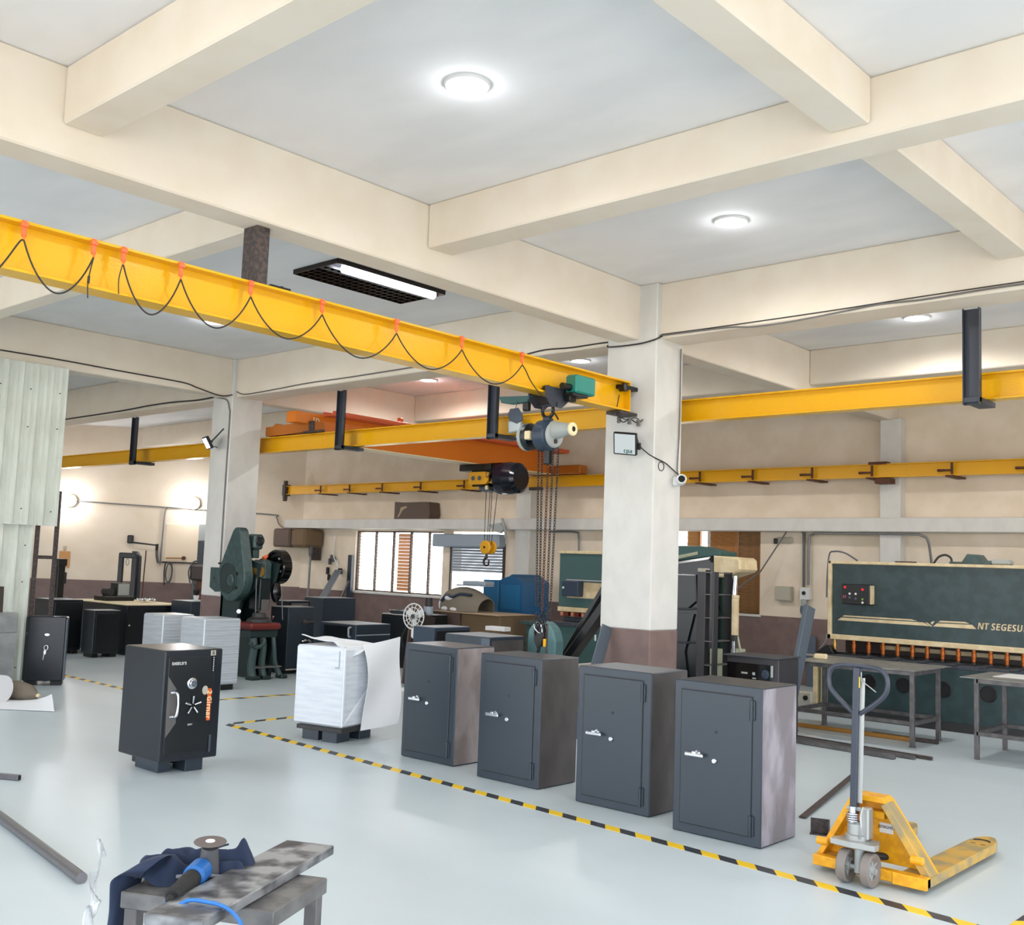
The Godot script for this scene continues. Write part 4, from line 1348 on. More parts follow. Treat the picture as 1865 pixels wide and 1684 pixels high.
# ------------------------------------------------------------------ lamps
func build_lamps():
	var spots := [
		[-4.3232, -4.2784, "round recessed ceiling lamp nearest the viewer, in the middle bay"],
		[-4.3232, -7.3584, "round ceiling lamp in the bay over the safes, before the cable beam"],
		[-4.3232, -11.312, "round ceiling lamp above the shear, half hidden by the beam"],
		[-8.9712, -11.3008, "round ceiling lamp seen beside the near column above the monorail"],
		[-11.984, -11.2784, "round ceiling lamp above the orange crane girder"],
		[-11.3344, -7.0112, "round ceiling lamp seen just under the yellow monorail"],
		[-0.784, -4.2784, "round ceiling lamp outside the picture, front bay"],
		[-0.784, -7.3584, "round ceiling lamp outside the picture, bay by the safes"],
		[-0.784, -11.312, "round ceiling lamp outside the picture, bay by the shear"],
		[-9.632, -2.688, "round ceiling lamp hidden by the deep beam"],
		[-4.3232, -1.12, "round ceiling lamp above the foreground bench"],
		[-0.784, -1.12, "round ceiling lamp above the viewer"],
		[-11.536, -1.792, "round ceiling lamp in the front bay of the far column"],
		[-16.352, -10.752, "round ceiling lamp behind the far column"],
		[-20.384, -10.752, "round ceiling lamp near the side wall"],
		[-17.36, -4.48, "round ceiling lamp behind the corrugated sheets"],
		[-9.632, 2.464, "round ceiling lamp by the loading door"],
		[-4.3232, 2.464, "round ceiling lamp behind the viewer"],
	]
	for s in spots:
		var t := thing("ceiling_lamp", s[2], "lamp", Vector3(s[0], 4.506, s[1]))
		var st := nb()
		lathe(st, [Vector2(0.112, -0.0134), Vector2(0.1322, -0.0179), Vector2(0.14, -0.0067), Vector2(0.14, 0.0)])
		obj("trim_ring", st, M.white, t)
		st = nb()
		lathe(st, [Vector2(0.0, -0.0179), Vector2(0.0784, -0.0179), Vector2(0.112, -0.0146), Vector2(0.112, -0.0022)])
		var d := obj("diffuser", st, M.lamp, t)
		d.cast_shadow = GeometryInstance3D.SHADOW_CASTING_SETTING_ON
		var l := SpotLight3D.new()
		l.name = "light"
		l.position = Vector3(0.0, -0.0336, 0.0)
		l.rotation = Vector3(-PI / 2, 0.0, 0.0)
		l.spot_angle = 85.0
		l.spot_angle_attenuation = 0.4
		l.light_color = Color(1.0, 0.985, 0.97)
		l.light_energy = LAMP_ENERGY * (1.7 if s[1] < -9.5 else 1.0)
		l.light_size = 0.1
		l.spot_range = 30.0
		l.spot_attenuation = 2.0
		l.shadow_enabled = true
		t.add_child(l)
		var h := OmniLight3D.new()
		h.name = "added_halo_light"  # extra light added only for the glow on the ceiling round each lamp
		h.position = Vector3(0, -0.08, 0)
		h.light_color = Color(0.97, 0.98, 1.0)
		h.light_energy = LAMP_ENERGY * 0.04
		h.light_size = 0.05
		h.omni_range = 12.0
		h.omni_attenuation = 2.0
		h.shadow_enabled = true
		t.add_child(h)
	# fluorescent louvre fitting
	var t := thing("louvre_fitting", "long ceiling light fitting with a dark metal louvre and a bright tube", "light fitting", Vector3(-8.2208, 4.504, -6.8768))
	var hx := 0.347
	var hz := 0.717
	var st := nb()
	bx(st, Vector3(-hx, -0.010, -hz), Vector3(hx, 0, hz))
	obj("tray", st, M.louvre_tray, t)
	st = nb()
	for q in [-1.0, 1.0]:
		bx(st, Vector3(q * hx - 0.006, -0.045, -hz), Vector3(q * hx + 0.006, 0, hz))
		bx(st, Vector3(-hx, -0.045, q * hz - 0.006), Vector3(hx, 0, q * hz + 0.006))
	obj("rim", st, M.louvre, t)
	for x in [-0.25, -0.15, -0.05, 0.05, 0.15]:
		st = nb()
		bx(st, Vector3(x - 0.003, -0.043, -hz), Vector3(x + 0.003, -0.012, hz))
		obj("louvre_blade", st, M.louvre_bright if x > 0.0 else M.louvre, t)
	for k in 17:
		var z := -hz + 0.08 * (k + 1)
		st = nb()
		bx(st, Vector3(-hx, -0.040, z - 0.002), Vector3(0.15, -0.012, z + 0.002))
		obj("cross_blade", st, M.louvre, t)
	st = nb()
	bar(st, Vector3(0.235, -0.045, -hz + 0.06), Vector3(0.235, -0.045, hz - 0.16), 0.045, 0.045, 14)
	obj("tube", st, M.lamp, t)
	var al := AreaLight3D.new()
	al.name = "light"
	al.area_size = Vector2(0.336, 1.034)
	al.position = Vector3(0.2, -0.11, 0.0)
	al.rotation = Vector3(-PI / 2, 0.0, 0.0)
	al.light_energy = LAMP_ENERGY * 1.0
	al.light_color = Color(0.95, 0.98, 1.0)
	al.shadow_enabled = true
	t.add_child(al)

# ------------------------------------------------------------------ machines
func build_machines():
	mech_press()

func teardrop(c: Vector2, r: float, t: Vector2, rt: float) -> Array:
	var out := []
	var d := t - c
	var base := d.angle()
	var off := acos(clampf((r - rt) / d.length(), -1, 1))
	for k in 21:
		var a := base + off + (TAU - 2 * off) * k / 20.0
		out.append(c + Vector2(cos(a), sin(a)) * r)
	for k in 9:
		var a := base - off + 2 * off * k / 8.0
		out.append(t + Vector2(cos(a), sin(a)) * rt)
	return out

func mech_press():
	var t := thing("power_press", "green mechanical power press with a teardrop belt guard and black flywheel", "press")
	var st := nb()
	prism(st, teardrop(Vector2(-12.585, 1.35), 0.325, Vector2(-12.52, 1.935), 0.10), 0.15, Transform3D(Basis.IDENTITY, Vector3(0, 0, -8.45)), 0.014)
	var guard := obj("belt_guard", st, M.press_green, t)
	st = nb()
	lathe(st, [Vector2(0.205, 0.0), Vector2(0.212, 0.004), Vector2(0.205, 0.008), Vector2(0.195, -0.002), Vector2(0.06, -0.004), Vector2(0, -0.004)], Transform3D(Basis(Vector3.RIGHT, PI / 2), Vector3(-12.66, 1.335, -8.296)), 36)
	obj("guard_ring", st, M.press_green_dark, guard)
	st = nb()
	lathe(st, [Vector2(0.08, 0.0), Vector2(0.06, 0.012), Vector2(0.022, 0.014), Vector2(0.018, 0.03), Vector2(0, 0.03)], Transform3D(Basis(Vector3.RIGHT, PI / 2), Vector3(-12.59, 1.31, -8.298)), 24)
	obj("shaft_cap", st, M.press_green, guard)
	for q in [Vector2(-12.44, 1.40), Vector2(-12.44, 1.21)]:
		st = nb()
		var ov := []
		for k in 14:
			ov.append(q + Vector2(0.032 * cos(TAU * k / 14.0), 0.026 * sin(TAU * k / 14.0)))
		prism(st, ov, 0.003, Transform3D(Basis.IDENTITY, Vector3(0, 0, -8.30)))
		obj("oval_hole", st, M.black, guard)
	st = nb()
	prism(st, [Vector2(-13.18, 1.47), Vector2(-12.9, 1.47), Vector2(-12.80, 1.15), Vector2(-13.04, 1.13), Vector2(-13.18, 1.19)], 0.06, Transform3D(Basis.IDENTITY, Vector3(0, 0, -8.41)), 0.008)
	obj("guard_tab", st, M.press_green, guard)
	st = nb()
	prism(st, [Vector2(-13.11, 1.315), Vector2(-13.05, 1.34), Vector2(-13.05, 1.29)], 0.002, Transform3D(Basis.IDENTITY, Vector3(0, 0, -8.351)))
	obj("arrow_mark", st, M.black, guard)
	st = nb()
	bar(st, Vector3(-12.99, 1.53, -8.36), Vector3(-12.93, 1.53, -8.36), 0.014, 0.014, 10)
	obj("lug", st, M.black, guard)
	# frame: C-shaped cheeks
	for z in [-8.50, -8.80]:
		st = nb()
		prism(st, [Vector2(-13.12, 0.0), Vector2(-12.3, 0.0), Vector2(-12.22, 0.62), Vector2(-12.55, 0.66), Vector2(-12.68, 0.80), Vector2(-12.62, 1.0), Vector2(-12.32, 1.22), Vector2(-12.22, 1.55), Vector2(-12.62, 1.62), Vector2(-13.0, 1.45), Vector2(-13.10, 1.05)], 0.05, Transform3D(Basis.IDENTITY, Vector3(0, 0, z - 0.05)), 0.008)
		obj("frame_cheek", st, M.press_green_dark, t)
	st = nb()
	bx(st, Vector3(-13.12, 0.0, -8.85), Vector3(-13.04, 1.15, -8.50), 0.01)
	obj("back_plate", st, M.press_green, t)
	# crank housing and shaft
	st = nb()
	bar(st, Vector3(-12.50, 1.46, -8.47), Vector3(-12.50, 1.46, -8.95), 0.06, 0.06, 18)
	obj("crankshaft", st, M.blackgloss, t)
	st = nb()
	bx(st, Vector3(-12.62, 1.30, -8.80), Vector3(-12.30, 1.60, -8.62), 0.05)
	obj("bearing_block", st, M.press_green, t)
	st = nb()
	bar(st, Vector3(-12.42, 1.44, -8.56), Vector3(-12.28, 1.44, -8.56), 0.085, 0.075, 18)
	obj("bronze_cap", st, M.brass, t)
	st = nb()
	bar(st, Vector3(-12.36, 1.62, -8.66), Vector3(-12.36, 1.66, -8.72), 0.03, 0.02)
	obj("oil_cup", st, M.coral, t)
	# flywheel
	st = nb()
	var fx := Transform3D(Basis(Vector3.RIGHT, PI / 2), Vector3(-12.44, 1.51, -9.03))
	lathe(st, [Vector2(0, -0.02), Vector2(0.20, -0.02), Vector2(0.235, -0.01), Vector2(0.24, 0.0), Vector2(0.24, 0.12), Vector2(0.225, 0.14), Vector2(0.20, 0.14), Vector2(0.185, 0.10), Vector2(0.07, 0.08), Vector2(0.06, 0.14), Vector2(0, 0.14)], fx, 40)
	obj("flywheel", st, M.blackgloss, t)
	for k in 4:
		st = nb()
		var a := TAU * k / 4.0 + 0.5
		bar(st, fx * Vector3(cos(a) * 0.13, 0.085, sin(a) * 0.13), fx * Vector3(cos(a) * 0.13, 0.105, sin(a) * 0.13), 0.02, 0.014, 10)
		obj("flywheel_bolt", st, M.castgrey, t)
	# motor behind the guard
	st = nb()
	bx(st, Vector3(-12.56, 1.74, -8.66), Vector3(-12.36, 1.95, -8.50), 0.03)
	bx(st, Vector3(-12.54, 1.62, -8.62), Vector3(-12.40, 1.74, -8.52), 0.01)
	obj("motor", st, M.press_green, t)
	st = nb()
	lathe(st, [Vector2(0.07, 0), Vector2(0.075, 0.01), Vector2(0.05, 0.02), Vector2(0.04, 0.012), Vector2(0, 0.012)], Transform3D(basis_to(Vector3(1, 0, 0)), Vector3(-12.362, 1.86, -8.58)), 20)
	obj("motor_cover", st, M.greenblack, t)
	# ram and slide
	st = nb()
	bx(st, Vector3(-12.50, 0.92, -8.74), Vector3(-12.26, 1.34, -8.56), 0.01)
	obj("ram", st, M.greenblack, t)
	st = nb()
	bx(st, Vector3(-12.42, 0.90, -8.72), Vector3(-12.25, 1.06, -8.60), 0.004)
	obj("slide_plate", st, M.gunmetal, t)
	st = nb()
	bar(st, Vector3(-12.21, 0.78, -8.48), Vector3(-12.21, 1.35, -8.46), 0.007, 0.007, 8)
	obj("trip_rod", st, M.greycable, t)
	st = nb()
	bar(st, Vector3(-12.24, 0.78, -8.95), Vector3(-12.24, 1.25, -8.90), 0.008, 0.008, 8)
	obj("trip_rod", st, M.greycable, t)
	st = nb()
	ball(st, Vector3(-12.30, 1.16, -8.86), Vector3(0.06, 0.15, 0.08))
	obj("counterweight", st, M.blackgloss, t)
	# bolster, red table, legs
	st = nb()
	lathe(st, [Vector2(0.17, 0.76), Vector2(0.16, 0.80), Vector2(0.10, 0.83), Vector2(0.09, 0.88), Vector2(0, 0.88)], Transform3D(Basis.IDENTITY, Vector3(-12.18, 0.0, -8.52)), 24)
	obj("die_holder", st, M.darkgrey, t)
	st = nb()
	bx(st, Vector3(-12.5, 0.665, -8.77), Vector3(-11.99, 0.755, -8.27), 0.03)
	obj("red_table", st, M.red_table, t)
	for k in 2:
		st = nb()
		bar(st, Vector3(-12.1, 0.80, -8.60 - 0.07 * k), Vector3(-12.07, 0.84, -8.60 - 0.07 * k), 0.018, 0.014, 8)
		obj("chrome_bolt", st, M.chrome, t)
	st = nb()
	bar(st, Vector3(-12.32, 0.90, -8.29), Vector3(-12.27, 0.90, -8.25), 0.02, 0.03, 10)
	obj("star_knob", st, M.chrome, t)
	st = nb()
	bx(st, Vector3(-12.45, 0.56, -8.75), Vector3(-12.05, 0.665, -8.29), 0.015)
	obj("bed", st, M.press_green_dark, t)
	for q in [[-8.40, -8.42, 0.075], [-8.55, -8.60, 0.065], [-8.72, -8.88, 0.05]]:
		st = nb()
		var p := smooth_path([Vector3(-12.12, 0.58, q[0]), Vector3(-12.10, 0.42, q[0] - 0.01), Vector3(-12.13, 0.22, lerpf(q[0], q[1], 0.35)), Vector3(-12.13, 0.10, lerpf(q[0], q[1], 0.7)), Vector3(-12.10, 0.0, q[1])], 5)
		tube(st, p, q[2] * 0.62, 10, false, q[2] * 0.8)
		obj("leg", st, M.press_green_pale, t)
		st = nb()
		bx(st, Vector3(-12.18, 0, q[1] - q[2]), Vector3(-12.02, 0.05, q[1] + q[2]), 0.012)
		obj("leg_pad", st, M.press_green_dark, t)
	st = nb()
	tube(st, smooth_path([Vector3(-12.0, 0.50, -8.28), Vector3(-12.02, 0.44, -8.36), Vector3(-12.0, 0.46, -8.46), Vector3(-12.02, 0.53, -8.52)]), 0.028, 8)
	obj("foot_lever", st, M.press_green, t)
	st = nb()
	bx(st, Vector3(-12.25, 0.15, -8.86), Vector3(-12.08, 0.17, -8.42), 0.004)
	obj("pedal_bar", st, M.greycable, t)

# ------------------------------------------------------------------ safes
# body with a door on its local +z face; returns the thing
func safe_shell(t: Node3D, w: float, h: float, d: float, y0: float, bm: Material, dm: Material, dr: Array, bev := 0.006) -> MeshInstance3D:
	var st := nb()
	bx(st, Vector3(-w / 2, y0, -d / 2), Vector3(w / 2, y0 + h, d / 2), bev)
	obj("body", st, bm, t)
	# dr: x0, y0, x1, y1 of the door
	st = nb()
	bx(st, Vector3(dr[0] - 0.006, dr[1] - 0.006, d / 2 - 0.01), Vector3(dr[2] + 0.006, dr[3] + 0.006, d / 2 + 0.0012))
	var door := obj("door", st, M.seam, t)
	st = nb()
	bx(st, Vector3(dr[0], dr[1], d / 2), Vector3(dr[2], dr[3], d / 2 + 0.007), 0.003)
	obj("door_face", st, dm, door)
	return door

func hinge(parent: Node, x: float, y0: float, y1: float, z: float, r: float, m: Material):
	var st := nb()
	bar(st, Vector3(x, y0, z), Vector3(x, y1, z), r, r, 14)
	bx(st, Vector3(x + 0.002, y0 + 0.004, z - 0.014), Vector3(x + r * 2.0, y1 - 0.004, z - 0.002), 0.002)
	obj("hinge", st, m, parent)

func build_safes():
	var t := thing("steel_safe", "unfinished grey steel safe beside the wrapped pallet, first of its row", "safe", Vector3(-6.49, 0, -6.50), 0.0, "grey steel safes in a row behind the hazard tape")
	var w := 0.63
	var d := 0.45
	var h := 0.952
	var door := safe_shell(t, w, h, d, 0.004, M.slate, M.slate_door, [-0.258, 0.062, 0.248, 0.896])
	var z := d / 2
	hinge(t, 0.248, 0.755, 0.880, z + 0.012, 0.011, M.slate_door)
	hinge(t, 0.248, 0.065, 0.190, z + 0.012, 0.011, M.slate_door)
	var st := nb()
	bar(st, Vector3(-0.13, 0.505, z), Vector3(-0.13, 0.505, z + 0.035), 0.012, 0.010)
	bar(st, Vector3(-0.13, 0.505, z + 0.007), Vector3(-0.13, 0.505, z + 0.010), 0.022, 0.022)
	box(st, Vector3(-0.14, 0.500, z + 0.04), Vector3(0.135, 0.024, 0.016), 0.006)
	box(st, Vector3(-0.14, 0.516, z + 0.04), Vector3(0.03, 0.014, 0.012), 0.004)
	obj("handle", st, M.chrome, door)
	st = nb()
	lathe(st, [Vector2(0.017, 0.0), Vector2(0.017, 0.012), Vector2(0.013, 0.018), Vector2(0, 0.018)], Transform3D(Basis(Vector3.RIGHT, PI / 2), Vector3(-0.005, 0.478, z + 0.006)), 18)
	obj("lock_knob", st, M.chrome, door)
	st = nb()
	bar(st, Vector3(0.0, 0.655, z + 0.004), Vector3(0.0, 0.655, z + 0.0085), 0.0105, 0.0105, 14)
	obj("spindle_hole", st, M.black, door)
	var row := [[-5.475, -6.375, "unfinished grey steel safe second from the wrapped pallet", 0.0], [-4.435, -6.30, "unfinished grey steel safe standing in front of the near column", 0.0], [-3.525, -6.155, "unfinished grey steel safe beside the pallet jack, its bare side polished", 0.0]]
	for r in row:
		var c := copy_of(t, "steel_safe")
		c.position = Vector3(r[0], 0, r[1])
		c.set_meta("label", r[2])
		if r == row[2]:
			# bare, ground steel on the near side
			st = nb()
			bx(st, Vector3(w / 2 + 0.0002, 0.012, -d / 2 + 0.008), Vector3(w / 2 + 0.0016, h - 0.004, d / 2 - 0.008))
			obj("bare_side", st, M.bare_steel, c)
		if r == row[0] or r == row[1]:
			st = nb()
			bx(st, Vector3(w / 2 + 0.0002, 0.012, -d / 2 + 0.008), Vector3(w / 2 + 0.0016, h - 0.004, d / 2 - 0.008))
			obj("primed_side", st, M.brown_steel, c)
	st = nb()
	bx(st, Vector3(w / 2 + 0.0002, 0.012, -d / 2 + 0.008), Vector3(w / 2 + 0.0016, h - 0.004, d / 2 - 0.008))
	obj("bare_side", st, M.bare_warm, t)
	black_safe()
	corner_safe()
	far_safes()

func black_safe():
	var t := thing("black_safe", "finished black safe with star handle and orange sticker on its pallet", "safe", Vector3(-7.52, 0, -4.4875), PI / 2)
	var w := 0.495
	var d := 0.60
	var z := d / 2
	var door := safe_shell(t, w, 0.822, d, 0.10, M.blacksafe, M.blackdoor, [-0.215, 0.158, 0.172, 0.866], 0.008)
	var lx := func(zw): return -(zw + 4.4875)
	# pallet feet under the safe
	var st := nb()
	bx(st, Vector3(-0.17, 0.0, -0.17), Vector3(-0.06, 0.098, 0.16), 0.004)
	obj("foot", st, M.slate, t)
	st = nb()
	bx(st, Vector3(0.02, 0.0, 0.05), Vector3(0.17, 0.098, 0.235), 0.004)
	obj("foot", st, M.slate, t)
	st = nb()
	bx(st, Vector3(-0.16, 0.03, -0.24), Vector3(0.19, 0.098, 0.02), 0.003)
	obj("foot", st, M.black, t)
	hinge(t, 0.165, 0.752, 0.868, z + 0.012, 0.010, M.blackdoor)
	hinge(t, 0.168, 0.146, 0.275, z + 0.012, 0.010, M.slate)
	st = nb()
	for k in 7:
		box(st, Vector3(0.158, 0.762 + k * 0.016, z + 0.021), Vector3(0.010, 0.010, 0.004), 0.002)
	obj("hinge_marks", st, M.chrome, t).set_meta("kind", "stuff")
	st = nb()
	bx(st, Vector3(0.139, 0.873, z), Vector3(0.183, 0.912, z + 0.003), 0.001)
	var badge := obj("corner_badge", st, M.boxgrey, t)
	letters("lettering", "R", 0.028, M.black, badge, Transform3D(Basis.IDENTITY, Vector3(0.161, 0.892, z + 0.0035)), 0.0006)
	st = nb()
	bx(st, Vector3(-0.184, 0.813, z + 0.006), Vector3(-0.08, 0.836, z + 0.009), 0.001)
	var plate := obj("name_plate", st, M.black, door)
	letters("lettering", "SHIELD'S", 0.021, M.white, plate, Transform3D(Basis.from_scale(Vector3(1.0, 1, 1)), Vector3(-0.132, 0.8245, z + 0.0095)), 0.0006)
	st = nb()
	prism(st, [Vector2(-0.214, 0.731), Vector2(-0.142, 0.637), Vector2(-0.130, 0.386), Vector2(-0.210, 0.281)], 0.003, Transform3D(Basis.IDENTITY, Vector3(0, 0, z + 0.006)))
	obj("grip_panel", st, M.gunmetal, door)
	# pull handle
	st = nb()
	tube(st, smooth_path([Vector3(-0.158, 0.625, z + 0.01), Vector3(-0.158, 0.61, z + 0.05), Vector3(-0.155, 0.585, z + 0.062), Vector3(-0.152, 0.52, z + 0.065), Vector3(-0.158, 0.455, z + 0.062), Vector3(-0.163, 0.435, z + 0.045), Vector3(-0.165, 0.43, z + 0.01)]), 0.010, 10)
	bar(st, Vector3(-0.20, 0.612, z + 0.02), Vector3(-0.145, 0.612, z + 0.02), 0.011, 0.011)
	bar(st, Vector3(-0.20, 0.435, z + 0.02), Vector3(-0.15, 0.435, z + 0.02), 0.010, 0.010)
	obj("pull_handle", st, M.chrome, door)
	# dial
	st = nb()
	lathe(st, [Vector2(0.042, 0.0), Vector2(0.042, 0.006), Vector2(0.032, 0.010), Vector2(0.03, 0.024), Vector2(0.024, 0.028), Vector2(0, 0.028)], Transform3D(Basis(Vector3.RIGHT, PI / 2), Vector3(-0.012, 0.671, z + 0.006)), 28)
	var dial := obj("dial", st, M.chrome, door)
	st = nb()
	lathe(st, [Vector2(0.014, 0.0), Vector2(0.014, 0.004), Vector2(0, 0.004)], Transform3D(Basis(Vector3.RIGHT, PI / 2), Vector3(-0.012, 0.671, z + 0.033)), 16)
	obj("dial_knob", st, M.bluegrey, dial)
	# star handle
	for k in 5:
		var a := PI / 2 + TAU * k / 5.0
		st = nb()
		var c := Vector3(-0.004, 0.508, z + 0.024)
		var dd := Vector3(cos(a), sin(a), 0)
		bar(st, c + dd * 0.012, c + dd * 0.062 + Vector3(0, 0, 0.006), 0.0055, 0.008, 10)
		ball(st, c + dd * 0.064 + Vector3(0, 0, 0.006), Vector3(0.0085, 0.0085, 0.0085), Transform3D.IDENTITY, 10, 6)
		obj("spoke", st, M.chrome, door)
	st = nb()
	lathe(st, [Vector2(0.02, 0.0), Vector2(0.017, 0.015), Vector2(0.013, 0.03), Vector2(0, 0.032)], Transform3D(Basis(Vector3.RIGHT, PI / 2), Vector3(-0.004, 0.508, z + 0.006)), 16)
	obj("hub", st, M.blackgloss, door)
	st = nb()
	prism(st, [Vector2(-0.03, 0.358), Vector2(0.006, 0.358), Vector2(0.014, 0.372), Vector2(-0.03, 0.372)], 0.004, Transform3D(Basis.IDENTITY, Vector3(0, 0, z + 0.006)))
	obj("key_cover", st, M.chrome, door)
	st = nb()
	var ov := []
	for k in 20:
		ov.append(Vector2(0.105 + 0.026 * cos(TAU * k / 20.0), 0.613 + 0.034 * sin(TAU * k / 20.0)))
	prism(st, ov, 0.0012, Transform3D(Basis.IDENTITY, Vector3(0, 0, z + 0.0068)))
	obj("oval_sticker", st, M.boxgrey, door)
	st = nb()
	prism(st, [Vector2(0.127, 0.624), Vector2(0.160, 0.624), Vector2(0.160, 0.383), Vector2(0.130, 0.383)], 0.0012, Transform3D(Basis.IDENTITY, Vector3(0, 0, z + 0.0068)))
	var stick := obj("long_sticker", st, M.sticker_orange, door)
	letters("lettering", "2 Girnar", 0.040, M.cream_paint, stick, Transform3D(Basis(Vector3.BACK, -PI / 2), Vector3(0.144, 0.503, z + 0.0082)), 0.0006)

func corner_safe():
	# dark safe with a key hanging in its lock, beside the grey frame
	var t := thing("dark_safe", "dark safe with keys in its lock on low feet by the paper roll", "safe", Vector3(-12.98, 0, -6.02), 1.03)
	var st := nb()
	bx(st, Vector3(-0.25, 0.05, -0.04), Vector3(0.22, 0.82, 0.14), 0.012)
	obj("body", st, M.blackdoor, t)
	st = nb()
	bx(st, Vector3(-0.21, 0.055, 0.14), Vector3(0.215, 0.832, 0.215), 0.015)
	var door := obj("door", st, M.blacksafe, t)
	st = nb()
	bx(st, Vector3(0.206, 0.06, 0.06), Vector3(0.222, 0.80, 0.205), 0.004)
	obj("door_edge", st, M.slate_pale, door)
	st = nb()
	var ov := []
	for k in 16:
		ov.append(Vector2(0.005 + 0.030 * cos(TAU * k / 16.0), 0.61 + 0.016 * sin(TAU * k / 16.0)))
	prism(st, ov, 0.008, Transform3D(Basis.IDENTITY, Vector3(0, 0, 0.215)), 0.002)
	obj("lock_cover", st, M.chrome, door)
	st = nb()
	var kp := []
	for k in 10:
		var a := TAU * k / 10.0
		kp.append(Vector3(0.005 + 0.022 * cos(a), 0.455 + 0.03 * sin(a), 0.232))
	tube(st, kp, 0.006, 6, true)
	box(st, Vector3(-0.005, 0.40, 0.228), Vector3(0.03, 0.05, 0.01), 0.004)
	bar(st, Vector3(-0.01, 0.38, 0.23), Vector3(-0.02, 0.31, 0.23), 0.008, 0.005, 8)
	obj("keys", st, M.chrome, door)
	for x in [-0.16, 0.13]:
		st = nb()
		bx(st, Vector3(x - 0.06, 0, -0.03), Vector3(x + 0.07, 0.05, 0.15), 0.004)
		obj("foot", st, M.black, t)
	st = nb()
	bx(st, Vector3(-0.245, 0.59, 0.13), Vector3(-0.20, 0.63, 0.165), 0.004)
	obj("hinge", st, M.slate, t)

# a closed dark cabinet: corner at (cx, cz), spans -x and -z from there
func dark_box(called: String, label: String, cx: float, cz: float, lx: float, lz: float, h: float, m: Material, y0 := 0.06, cat := "safe", dm: Material = null) -> Node3D:
	var t := thing(called, label, cat, Vector3(cx - lx / 2, 0, cz - lz / 2), PI / 2)
	# local: x = world -z, z = world +x
	var st := nb()
	bx(st, Vector3(-lz / 2, y0, -lx / 2), Vector3(lz / 2, h, lx / 2), 0.008)
	obj("body", st, m, t)
	st = nb()
	bx(st, Vector3(-lz / 2 + 0.012, h, -lx / 2 + 0.012), Vector3(lz / 2 - 0.012, h + 0.004, lx / 2 - 0.012), 0.002)
	obj("top_plate", st, M.top_grey, t)
	if y0 > 0.0:
		for x in [-lz / 2 + 0.07, lz / 2 - 0.07]:
			st = nb()
			bx(st, Vector3(x - 0.05, 0, -lx / 2 + 0.05), Vector3(x + 0.05, y0, lx / 2 - 0.04), 0.004)
			obj("foot", st, M.black, t)
	if dm != null:
		st = nb()
		bx(st, Vector3(-lz / 2 + 0.03, y0 + 0.03, lx / 2), Vector3(lz / 2 - 0.03, h - 0.035, lx / 2 + 0.008), 0.004)
		obj("door", st, dm, t)
	return t

